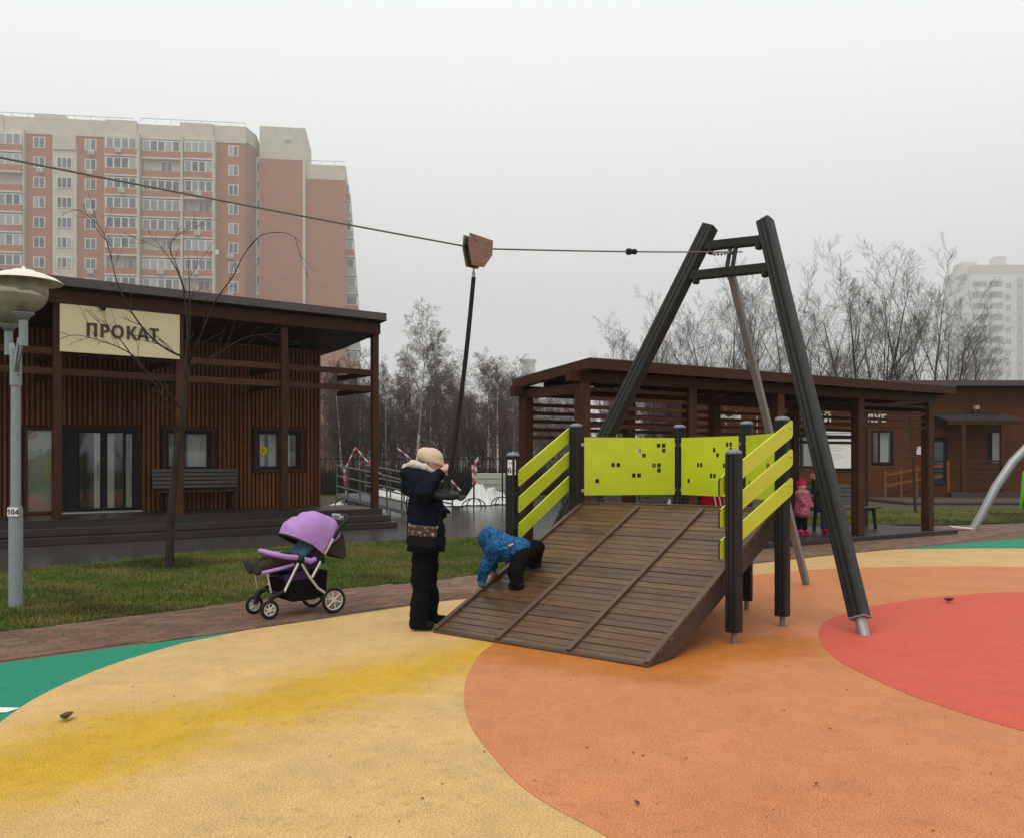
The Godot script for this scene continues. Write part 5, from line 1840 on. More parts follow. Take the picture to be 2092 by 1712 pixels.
func build_trees() -> void:
	# poplars behind the club house
	var g := "bare poplars behind the club house"
	var pr := []
	for i in 3: pr.append(tree("poplar_tree", "", g, 500 + i * 13, [13.4, 12.8, 12.5][i], 0.2, poplar, M.bark_grey, M.twig_brown, [2, 3, 2][i]))
	var lab := ["tall bare poplar with upright forked stems behind the club house", "bare poplar with several spreading stems behind the club house", "bare twiggy poplar with paired stems behind the club house"]
	var sp := []
	for q: Array in [[1255, 50, 0.6, 2], [1310, 47, 0.8, 0], [1352, 52, 0.8, 1], [1400, 49, 0.72, 2], [1442, 52, 0.85, 0], [1490, 46, 0.93, 1], [1545, 54, 0.95, 2], [1622, 47, 0.95, 0], [1672, 53, 0.85, 1], [1712, 50, 0.8, 2], [1765, 46, 1.03, 1], [1815, 55, 0.95, 2], [1880, 47, 1.0, 0], [1925, 52, 0.95, 1], [1980, 50, 0.78, 2]]: sp.append([(q[0] - 1046.0) / 1850.0 * q[1], q[1], q[2] * 0.87, q[3]])
	place(pr, sp, lab)
	# birches and thin trees beyond the square
	g = "bare birches beyond the square"
	var bi := []
	for i in 3: bi.append(tree("birch_tree", "", g, 700 + i * 17, [8.6, 8.0, 7.6][i], 0.085, birch, M.birch_bark, M.twig_purple))
	sp = []
	for q: Array in [[848, 40, 0.98, 0], [880, 43, 1.0, 1], [820, 45, 0.86, 2], [995, 44, 0.88, 1], [1018, 41, 0.86, 2], [700, 42, 0.78, 2], [735, 47, 0.86, 0], [672, 50, 0.9, 1], [765, 52, 0.85, 2], [945, 50, 0.8, 0], [965, 47, 0.74, 2], [1048, 50, 0.85, 0], [910, 54, 0.95, 1], [1090, 48, 0.75, 1], [1130, 52, 0.8, 2], [790, 44, 0.72, 1], [1170, 47, 0.7, 0], [620, 48, 0.8, 0]]: sp.append([(q[0] - 1046.0) / 1850.0 * q[1], q[1], q[2], q[3]])
	place(bi, sp, ["bare birch with black flecked white bark beyond the square", "slim bare birch with drooping twigs beyond the square", "short bare birch with thin white trunk beyond the square"])
	g = "thin dark trees beyond the square"
	var th := []
	for i in 3: th.append(tree("thicket_tree", "", g, 900 + i * 11, [6.5, 6.0, 5.4][i], 0.05, thicket, M.bark_grey, M.twig_purple, [1, 2, 3][i]))
	sp = []
	rng.seed = 1234
	for i in 42:
		var d := rng.randf_range(42, 66)
		var px := rng.randf_range(640, 1300) if i < 34 else rng.randf_range(1300, 1420)
		sp.append([(px - 1046.0) / 1850.0 * d, d, rng.randf_range(0.75, 1.15), i % 3])
	place(th, sp, ["thin dark single stemmed tree in the thicket", "thin dark tree with a forked stem in the thicket", "thin dark tree with three stems in the thicket"])
	# undergrowth that nobody could count
	var ug := MB.new()
	rng.seed = 4321
	for i in 2600:
		var d := rng.randf_range(44, 70)
		var px := rng.randf_range(560, 1420)
		var p := W((px - 1046.0) / 1850.0 * d, d)
		var h := rng.randf_range(0.8, 3.4)
		var lean := Vector3(rng.randf_range(-0.25, 0.25), 1, rng.randf_range(-0.25, 0.25))
		var m := p + lean * h * 0.5
		var r := rng.randf_range(0.008, 0.02)
		ug.tube(V3([p, m, m + (lean + Vector3(rng.randf_range(-0.3, 0.3), 0, rng.randf_range(-0.3, 0.3))) * h * 0.5]), F([r, r * 0.8, r * 0.4]), 3, false)
		for k in 3:
			var b := p + lean * h * rng.randf_range(0.3, 0.9)
			ug.tube(V3([b, b + Vector3(rng.randf_range(-0.6, 0.6), rng.randf_range(0.2, 0.8), rng.randf_range(-0.6, 0.6))]), F([r * 0.6, r * 0.3]), 3, false)
	var u := part(self, "undergrowth", ug, M.twig_purple)
	u.set_meta("kind", "stuff")
	tag(u, "bare brown undergrowth filling the wood beyond the square", "undergrowth")
	# clipped bare hedge
	var hg := MB.new()
	for i in 5200:
		var p := Vector3(rng.randf_range(-9.5, 9.5), 0, rng.randf_range(-0.6, 0.6))
		var e := Vector3(p.x + rng.randf_range(-0.25, 0.25), rng.randf_range(0.75, 1.3), p.z + rng.randf_range(-0.2, 0.2))
		hg.tube(V3([p, p.lerp(e, 0.6) + Vector3(rng.randf_range(-0.1, 0.1), 0, 0), e]), F([0.014, 0.012, 0.007]), 3, false)
	var hd := thing("hedge", "clipped dark leafless hedge along the far side of the square", "hedge", W(-0.6, 41.5))
	part(hd, "twigs", hg, M.hedge_twig).set_meta("kind", "stuff")
	# young tree in the lawn before the kiosk
	sapling()
	rng.seed = 66
	var sm := {"orders": 2, "kids": [5, 3], "start": [0.45, 0.3], "angle": [30, 35], "ratio": [0.4, 0.4], "thin": 0.5, "taper": 0.3, "wander": 0.09, "up": [0.05, 0.05], "tip": 0.006, "keep": 0}
	var y := tree("young_tree", "", "", 67, 3.9, 0.045, sm, M.bark_dark, M.bark_dark)
	y.set_meta("label", "spindly young tree on the grass strip behind the pavilion")
	y.position = W(11.84, 26.53)
	# dark shrubs by the asphalt seen past the ramp rail
	for q: Array in [[1.9, 30.0, 0.28], [2.6, 31.0, 0.34]]:
		rng.seed = 31
		var b := tree("bare_shrub", "", "low bare shrubs past the ramp railing", 31, 5.4, 0.06, thicket, M.bark_dark, M.twig_brown, 3)
		b.set_meta("label", "low bare shrub at the edge of the asphalt")
		b.set_meta("category", "shrub")
		b.position = W(q[0], q[1])
		b.scale = Vector3.ONE * q[2]

func sapling() -> void:
	var t := thing("young_tree", "crooked bare young tree in the lawn before the kiosk sign", "tree", W(-4.83, 12.72))
	var tk := MB.new()
	var cr := MB.new()
	# metres from the foot: (side, up, towards the eye)
	var trunk := V3([Vector3(0, -0.05, 0), Vector3(0.02, 0.4, 0), Vector3(0.06, 1.0, 0.02), Vector3(0.1, 1.5, 0.0), Vector3(0.17, 1.9, 0.02), Vector3(0.23, 2.25, 0.0), Vector3(0.25, 2.7, 0.02), Vector3(0.26, 2.98, 0.0)])
	tk.tube(trunk, F([0.07, 0.06, 0.052, 0.047, 0.05, 0.04, 0.036, 0.036]), 9)
	part(t, "trunk", tk, M.bark_dark)
	var o := {"orders": 9, "kids": [5, 3, 2, 0], "start": [0.3], "angle": [38], "ratio": [0.34], "thin": 0.5, "taper": 0.3, "wander": 0.10, "up": [0.03], "tip": 0.004, "keep": -1}
	var limbs := [
		[[0.26, 2.95, 0], [-0.1, 3.15, 0.1], [-0.4, 3.5, 0.15], [-0.62, 3.95, 0.2], [-0.74, 4.4, 0.2], [-0.85, 4.72, 0.2], [-1.1, 4.95, 0.2], [-1.25, 5.0, 0.2]],
		[[0.26, 2.95, 0], [0.22, 3.5, -0.1], [0.16, 4.0, -0.1], [0.05, 4.35, -0.1], [0.0, 4.55, -0.05], [0.15, 4.85, -0.1]],
		[[0.19, 3.9, -0.1], [0.08, 4.2, -0.15], [-0.2, 4.6, -0.2]],
		[[0.28, 2.9, 0], [0.5, 3.2, 0.2], [0.75, 3.7, 0.3], [1.0, 4.05, 0.3], [1.15, 4.35, 0.3], [1.4, 4.6, 0.35], [1.75, 4.62, 0.4], [1.95, 4.5, 0.4]],
		[[0.28, 2.85, 0], [0.55, 3.0, -0.2], [0.9, 3.25, -0.3], [1.2, 3.34, -0.35], [1.55, 3.34, -0.4]],
		[[0.22, 2.2, 0], [0.0, 2.55, 0.2], [-0.3, 2.85, 0.3], [-0.55, 3.2, 0.35], [-0.85, 3.45, 0.4], [-0.98, 3.6, 0.4]],
		[[0.15, 1.85, 0], [0.12, 2.2, 0.2], [-0.08, 2.6, 0.35], [-0.3, 2.95, 0.5], [-0.75, 3.15, 0.55], [-1.1, 3.2, 0.6], [-1.35, 3.05, 0.6]],
		[[0.27, 2.85, 0], [0.4, 3.3, 0.3], [0.42, 3.8, 0.35], [0.42, 4.3, 0.4]],
	]
	rng.seed = 71
	for q: Array in limbs:
		var pts := PackedVector3Array()
		var rs := PackedFloat32Array()
		for i in q.size():
			pts.append(Vector3(q[i][0], q[i][1], q[i][2]))
			rs.append(lerpf(0.026, 0.005, float(i) / (q.size() - 1)))
		var cv := Curve3D.new()
		for i in pts.size():
			var tn := (pts[mini(i + 1, pts.size() - 1)] - pts[maxi(i - 1, 0)]) * 0.17
			cv.add_point(pts[i], -tn, tn)
		var fine := cv.tessellate_even_length(3, 0.12)
		var fr := PackedFloat32Array()
		for i in fine.size(): fr.append(lerpf(0.019, 0.003, pow(float(i) / (fine.size() - 1), 0.7)))
		var b := MB.new()
		b.tube(fine, fr, 6, false)
		for i in range(2, fine.size() - 1):
			if rng.randf() < 0.42:
				var ax := (fine[i + 1] - fine[i - 1]).normalized()
				var side := ax.cross(Vector3(rng.randf_range(-1, 1), rng.randf_range(-1, 1), rng.randf_range(-1, 1))).normalized()
				limb(b, b, fine[i], (ax * 0.75 + side * 0.6).normalized(), rng.randf_range(0.15, 0.6), maxf(fr[i] * 0.5, 0.004), 2, {"orders": 3, "kids": [0, 0, 2], "start": [0.3], "angle": [40], "ratio": [0.5], "thin": 0.6, "taper": 0.4, "wander": 0.11, "up": [0.02], "tip": 0.0035, "keep": 9})
		part(t, "branch", b, M.bark_dark)

# ---------- street furniture ----------
func build_lamp() -> void:
	var t := thing("street_lamp", "grey twin lamp post with pale shades and cloudy globes on the lawn", "street lamp", W(-5.14, 9.37))
	var b := MB.new()
	b.tube(V3([Vector3(0, -0.05, 0), Vector3(0, 0.05, 0), Vector3(0, 1.02, 0), Vector3(0, 1.06, 0)]), F([0.07, 0.068, 0.068, 0.058]), 20)
	part(t, "lower_pole", b, M.lamp_grey)
	b = MB.new()
	b.tube(V3([Vector3(0, 1.05, 0), Vector3(0, 2.34, 0)]), F([0.048, 0.046]), 18)
	part(t, "upper_pole", b, M.lamp_grey)
	b = MB.new()
	b.tube(V3([Vector3(0, 2.30, 0), Vector3(0, 2.68, 0)]), F([0.056, 0.056]), 16)
	b.tube(V3([Vector3(0.05, 2.42, 0.03), Vector3(0.07, 2.42, 0.045)]), F([0.018, 0.018]), 8)
	part(t, "collar", b, M.lamp_grey)
	for s: float in [1.0, -1.0]:
		var o := Vector3(0.29, 0, 0.39) * s
		var arm := MB.new()
		arm.beam(Vector3(0, 2.45, 0), o * 0.62 + Vector3(0, 2.74, 0), 0.05, 0.09, Vector3.UP, 0.006)
		arm.prism(Transform3D(Basis(o.normalized(), Vector3.UP, o.normalized().cross(Vector3.UP)), Vector3.ZERO), V2([0.02, 2.42, 0.46, 2.70, 0.46, 2.78, 0.02, 2.68]), 0.012)
		part(t, "arm", arm, M.lamp_grey)
		var h := part(t, "lamp_head", null_mesh(), M.lamp_grey, at(o))
		b = MB.new()
		b.tube(V3([Vector3(0, 2.66, 0), Vector3(0, 2.93, 0)]), F([0.042, 0.042]), 14)
		b.lathe(at(Vector3(0, 2.92, 0)), [Vector2(0.0, 0.0), Vector2(0.055, 0), Vector2(0.06, 0.03), Vector2(0.10, 0.055), Vector2(0.10, 0.07), Vector2(0.0, 0.07)], 18)
		h.mesh = b.mesh()
		b = MB.new()
		var pr := []
		for i in 13:
			var a := lerpf(-1.25, 0.62, i / 12.0)
			pr.append(Vector2(0.225 * cos(a), 3.205 + 0.225 * sin(a)))
		b.lathe(I(), pr, 32)
		part(h, "globe", b, M.lamp_globe)
		b = MB.new()
		b.tube(V3([Vector3(0, 3.32, 0), Vector3(0, 3.22, 0)]), F([0.06, 0.05]), 14)
		b.tube(V3([Vector3(0, 3.0, 0), Vector3(0, 3.10, 0)]), F([0.05, 0.05]), 14)
		part(h, "gear", b, M.frame_dark)
		b = MB.new()
		b.lathe(I(), [Vector2(0.0, 3.325), Vector2(0.20, 3.325), Vector2(0.355, 3.29), Vector2(0.358, 3.295), Vector2(0.30, 3.335), Vector2(0.2, 3.375), Vector2(0.12, 3.395), Vector2(0.10, 3.41), Vector2(0.02, 3.425), Vector2(0.012, 3.45), Vector2(0.0, 3.452)], 40)
		part(h, "shade", b, M.lamp_shade)
	var pl := MB.new()
	pl.box(at(Vector3(0.01, 1.0, 0.074)), Vector3(0.115, 0.09, 0.006), 0.001)
	var o2 := part(t, "number_plate", pl, M.paper_white)
	lettering(o2, "104", 0.055, Vector3(0.012, 1.0, 0.079), M.ink_black, 0.002, 0.9)

# ---------- stroller ----------
func build_stroller() -> void:
	var t := thing("baby_stroller", "lilac baby stroller with silver frame parked on the brick path", "stroller", W(-2.2, 8.98, 0.01), deg_to_rad(217.7))
	# local: x forward, z to its far side
	for q: Array in [[-0.352, 0.128, 0.24], [-0.352, 0.128, -0.24], [0.295, 0.092, 0.19], [0.295, 0.092, -0.19]]:
		var r: float = q[1]
		var w := part(t, "wheel", null_mesh(), M.rubber_black, at(Vector3(q[0], r, q[2])))
		var b := MB.new()
		var ring := PackedVector3Array()
		var rr := PackedFloat32Array()
		for k in 33:
			ring.append(Vector3(cos(TAU * k / 32), sin(TAU * k / 32), 0) * (r - 0.016)); rr.append(0.017)
		b.tube(ring, rr, 8, false)
		w.mesh = b.mesh()
		var rim := MB.new()
		ring = PackedVector3Array(); rr = PackedFloat32Array()
		for k in 33:
			ring.append(Vector3(cos(TAU * k / 32), sin(TAU * k / 32), 0) * (r - 0.034)); rr.append(0.008)
		rim.tube(ring, rr, 6, false)
		rim.tube(V3([Vector3(0, 0, -0.022), Vector3(0, 0, 0.022)]), F([0.016, 0.016]), 10)
		part(w, "rim", rim, M.wheel_rim)
		for k in 6:
			var a := TAU * k / 6 + 0.3
			var sp := MB.new()
			var dd := Vector3(cos(a), sin(a), 0)
			sp.beam(dd * 0.01, dd * (r - 0.03), 0.016, 0.014 , Vector3(-sin(a), cos(a), 0), 0.003)
			part(w, "spoke", sp, M.wheel_rim)
	var ax := MB.new()
	ax.tube(V3([Vector3(-0.352, 0.128, -0.22), Vector3(-0.352, 0.128, 0.22)]), F([0.014, 0.014]), 8)
	part(t, "rear_axle", ax, M.rubber_black)
	for s: float in [-1.0, 1.0]:
		var f := MB.new()
		f.tube(V3([Vector3(0.295, 0.10, 0.165 * s), Vector3(0.27, 0.2, 0.17 * s), Vector3(0.2, 0.23, 0.18 * s), Vector3(0.15, 0.26, 0.20 * s)]), F([0.024, 0.026, 0.024, 0.02]), 10)
		part(t, "front_fork", f, M.rubber_black)
		f = MB.new()
		f.tube(V3([Vector3(0.155, 0.25, 0.205 * s), Vector3(0.0, 0.55, 0.22 * s)]), F([0.013, 0.013]), 10)
		part(t, "front_leg", f, M.stroller_silver)
		f = MB.new()
		f.tube(V3([Vector3(0.0, 0.54, 0.23 * s), Vector3(-0.09, 0.385, 0.235 * s), Vector3(-0.18, 0.265, 0.235 * s), Vector3(-0.25, 0.215, 0.235 * s), Vector3(-0.34, 0.14, 0.225 * s)]), F([0.013, 0.013, 0.013, 0.013, 0.016]), 10)
		part(t, "rear_leg", f, M.stroller_silver)
		f = MB.new()
		f.tube(V3([Vector3(-0.13, 0.37, 0.215 * s), Vector3(-0.36, 0.745, 0.215 * s)]), F([0.014, 0.014]), 10)
		part(t, "push_bar", f, M.stroller_silver)
		f = MB.new()
		f.tube(V3([Vector3(-0.36, 0.74, 0.215 * s), Vector3(-0.43, 0.84, 0.215 * s), Vector3(-0.5, 0.90, 0.2 * s)]), F([0.022, 0.019, 0.02]), 10)
		part(t, "handle_joint", f, M.rubber_black)
		f = MB.new()
		f.ball(Vector3(-0.01, 0.55, 0.225 * s), Vector3(0.04, 0.045, 0.03), 6, 10)
		f.box(at(Vector3(-0.24, 0.55, 0.215 * s)), Vector3(0.05, 0.1, 0.04), 0.01)
		part(t, "hinge", f, M.rubber_black)
	var hb := MB.new()
	var hp := PackedVector3Array()
	var hr := PackedFloat32Array()
	for i in 13:
		var a := PI * i / 12.0
		hp.append(Vector3(-0.5 - 0.07 * sin(a), 0.90 + 0.055 * sin(a), -0.2 * cos(a))); hr.append(0.02)
	hb.tube(hp, hr, 10)
	part(t, "handle", hb, M.rubber_black)
	var tl := MB.new()
	for z: float in [-0.06, 0.0, 0.06]: tl.ball(Vector3(-0.50, 0.955, z), Vector3(0.022, 0.022, 0.018), 6, 8)
	tl.box(at(Vector3(-0.52, 0.93, 0)), Vector3(0.06, 0.05, 0.2), 0.015)
	part(t, "handle_clip", tl, M.galvanised)
	var cross := MB.new()
	cross.tube(V3([Vector3(0.2, 0.235, -0.18), Vector3(0.2, 0.235, 0.18)]), F([0.016, 0.016]), 8)
	part(t, "cross_tube", cross, M.rubber_black)
	# basket under the seat
	var bk := MB.new()
	bk.prism(I(), V2([0.12, 0.20, 0.16, 0.36, -0.12, 0.40, -0.32, 0.42, -0.30, 0.2, -0.2, 0.15, 0.05, 0.14]), 0.34)
	part(t, "basket", bk, M.trousers_black)
	var bt := MB.new()
	bt.prism(I(), V2([0.13, 0.34, 0.15, 0.40, -0.1, 0.45, -0.12, 0.36]), 0.345)
	part(t, "basket_trim", bt, M.lilac_dark)
	# seat: bottom, leg rest, back, hood
	var st := MB.new()
	st.prism(I(), V2([0.20, 0.45, 0.32, 0.43, 0.33, 0.455, 0.18, 0.49, -0.1, 0.50, -0.33, 0.82, -0.38, 0.80, -0.22, 0.45]), 0.33)
	part(t, "seat", st, M.lilac_dark)
	var tr := MB.new()
	for s: float in [-1.0, 1.0]: tr.tube(V3([Vector3(0.36, 0.445, 0.165 * s), Vector3(0.18, 0.475, 0.17 * s), Vector3(0.04, 0.505, 0.175 * s)]), F([0.018, 0.018, 0.016]), 8)
	part(t, "seat_trim", tr, M.lilac)
	var lr := MB.new()
	lr.tube(V3([Vector3(0.27, 0.25, 0.165), Vector3(0.31, 0.44, 0.165)]), F([0.009, 0.009]), 8)
	lr.tube(V3([Vector3(0.27, 0.25, -0.165), Vector3(0.31, 0.44, -0.165)]), F([0.009, 0.009]), 8)
	part(t, "leg_rest_bar", lr, M.stroller_silver)
	var pk := MB.new()
	pk.prism(I(), V2([-0.33, 0.60, -0.50, 0.52, -0.53, 0.55, -0.50, 0.76, -0.44, 0.84, -0.36, 0.82]), 0.34)
	part(t, "back_pocket", pk, M.mesh_grey)
	var bb := MB.new()
	var bp := PackedVector3Array()
	var br := PackedFloat32Array()
	for i in 17:
		var a := PI * i / 16.0
		bp.append(Vector3(0.02 + 0.27 * pow(sin(a), 0.6), 0.575 + 0.06 * sin(a), -0.21 * cos(a))); br.append(0.026)
	bb.tube(bp, br, 10)
	part(t, "bumper_bar", bb, M.lilac)
	bb = MB.new()
	for s: float in [-1.0, 1.0]: bb.tube(V3([Vector3(-0.03, 0.555, 0.215 * s), Vector3(-0.12, 0.53, 0.215 * s), Vector3(-0.17, 0.55, 0.21 * s)]), F([0.026, 0.03, 0.024]), 8)
	part(t, "armrest", bb, M.lilac)
	var hood := MB.new()
	hood_sheet(hood, deg_to_rad(28), deg_to_rad(150), 0.375, 0.0)
	part(t, "hood", hood, M.lilac)
	var hrim := MB.new()
	var rp_ := PackedVector3Array()
	var r2 := PackedFloat32Array()
	for i in 25:
		rp_.append(hood_pt(deg_to_rad(27), PI * i / 24.0, 0.375)); r2.append(0.011)
	hrim.tube(rp_, r2, 8)
	part(t, "hood_rim", hrim, M.mesh_grey)
	var lin_ := MB.new()
	hood_sheet(lin_, deg_to_rad(30), deg_to_rad(148), 0.36, 1.0)
	part(t, "hood_lining", lin_, M.mesh_grey)
	for s: float in [-1.0, 1.0]:
		var fan := MB.new()
		var fp := PackedVector2Array([Vector2(-0.24, 0.60)])
		for i in 9:
			var a := deg_to_rad(40 + i * 9.5)
			fp.append(Vector2(-0.24 + 0.17 * cos(a), 0.60 + 0.17 * sin(a)))
		fan.prism(at(Vector3(0, 0, 0.232 * s)), fp, 0.012)
		part(t, "hood_fan", fan, M.lilac)
	# child inside: brown trousers, grey boots, blue top
	var c := thing("person", "small child in brown trousers and grey boots sitting in the lilac stroller", "person", Vector3.ZERO)
	c.transform = t.transform
	var bd := body([[Vector3(-0.14, 0.54, 0), Vector3(-0.25, 0.70, 0), 0.085, 0.09], [Vector3(-0.26, 0.83, 0), Vector3(0.085, 0.095, 0.08), Basis()], [Vector3(-0.24, 0.71, 0.08), Vector3(-0.1, 0.60, 0.1), 0.04, 0.032], [Vector3(-0.24, 0.71, -0.08), Vector3(-0.1, 0.60, -0.1), 0.04, 0.032]], 0.013, 0.04)
	var bdm := part(c, "body", bd, M.skin)
	part(bdm, "sweater", body([[Vector3(-0.12, 0.54, 0), Vector3(-0.25, 0.71, 0), 0.10, 0.10], [Vector3(-0.23, 0.72, 0.09), Vector3(-0.08, 0.60, 0.11), 0.05, 0.042], [Vector3(-0.23, 0.72, -0.09), Vector3(-0.08, 0.60, -0.12), 0.05, 0.042]], 0.012, 0.03, -1e9, 1e9, null, 0.006, 16.0), M.teal_cloth)
	for s: float in [-1.0, 1.0]:
		part(bdm, "trouser_leg", body([[Vector3(-0.1, 0.52, 0.06 * s), Vector3(0.14, 0.545, 0.075 * s), 0.075, 0.062], [Vector3(0.14, 0.545, 0.075 * s), Vector3(0.31, 0.49, 0.075 * s), 0.062, 0.058]], 0.012, 0.03, -1e9, 1e9, null, 0.008, 18.0), M.baby_brown)
		part(bdm, "boot", body([[Vector3(0.33, 0.47, 0.075 * s), Vector3(0.375, 0.46, 0.08 * s), 0.042, 0.038], [Vector3(0.375, 0.455, 0.08 * s), Vector3(0.42, 0.53, 0.085 * s), 0.036, 0.03]], 0.01, 0.02), M.boot_grey)

func hood_pt(phi: float, a: float, R: float) -> Vector3:
	var z := -0.225 * signf(cos(a)) * pow(absf(cos(a)), 0.75)
	var k := pow(maxf(sin(a), 0.0), 0.55)
	var c := Vector3(-0.23, 0.63, 0)
	# the pleats sink between the ribs
	var rib := absf(sin((phi - deg_to_rad(28)) / deg_to_rad(122) * PI * 3.0))
	var rr := R * (0.93 + 0.075 * pow(rib, 0.6) + 0.02 * sin(phi * 17.0 + a * 5.0) * sin(a * 7.0 - phi * 4.0)) * lerpf(1.0, 0.9, smoothstep(1.9, 2.6, phi))
	return c + Vector3(cos(phi), sin(phi), 0) * rr * (0.12 + 0.88 * k) + Vector3(0, 0, z)

func hood_sheet(b: MB, p0: float, p1: float, R: float, flip: float) -> void:
	var nu := 36
	var nv := 24
	var first := b.v.size()
	for i in nu + 1:
		for j in nv + 1:
			var phi := lerpf(p0, p1, float(i) / nu)
			var a := PI * j / nv
			var p := hood_pt(phi, a, R)
			var dp := hood_pt(phi + 0.01, a, R) - hood_pt(phi - 0.01, a, R)
			var da := hood_pt(phi, minf(a + 0.03, PI), R) - hood_pt(phi, maxf(a - 0.03, 0.0), R)
			var nn := da.cross(dp)
			nn = nn.normalized() if nn.length_squared() > 1e-14 else Vector3.BACK
			var outw := p - Vector3(-0.23, 0.63, 0)
			if nn.dot(outw) < 0.0: nn = -nn
			b.vert(p, nn if flip < 0.5 else -nn, Vector2(phi, a))
	for i in nu:
		for j in nv:
			var q := first + i * (nv + 1) + j
			var r := q + nv + 1
			var fn := (b.v[q + 1] - b.v[q]).cross(b.v[r + 1] - b.v[q])
			var same := fn.dot(b.n[q]) > 0.0
			if same: b.ix.append_array(PackedInt32Array([q, r + 1, q + 1, q, r, r + 1]))
			else: b.ix.append_array(PackedInt32Array([q, q + 1, r + 1, q, r + 1, r]))

# ---------- people ----------
func hand_bones(w: Vector3, dir: Vector3, curl_to: Vector3, side: Vector3, s := 1.0) -> Array:
	# palm from the wrist along dir; four fingers curled towards curl_to, thumb from the side of the palm
	var out := []
	var palm := w + dir * 0.055 * s
	out.append([w, palm, 0.024 * s, 0.03 * s])
	for i in 4:
		var o := side * (i - 1.5) * 0.0185 * s
		var a := palm + o + dir * 0.018 * s
		out.append([w + dir * 0.025 * s + o * 0.7, a, 0.017 * s, 0.0125 * s])
		var L: float = [0.03, 0.034, 0.032, 0.025][i] * s
		var b := a + (dir * 0.55 + curl_to * 0.85).normalized() * L
		var c := b + (curl_to - dir * 0.5).normalized() * L * 0.85
		out.append([a, b, 0.0105 * s, 0.0095 * s])
		out.append([b, c, 0.0095 * s, 0.008 * s])
	var th := w + dir * 0.025 * s - side * 0.028 * s
	var t2 := th + (dir * 0.6 + curl_to * 0.7 - side * 0.4).normalized() * 0.034 * s
	out.append([w + dir * 0.012 * s, th, 0.016 * s, 0.013 * s])
	out.append([th, t2, 0.012 * s, 0.0105 * s])
	out.append([t2, t2 + (curl_to * 0.8 + side * 0.55).normalized() * 0.026 * s, 0.0105 * s, 0.009 * s])
	return out

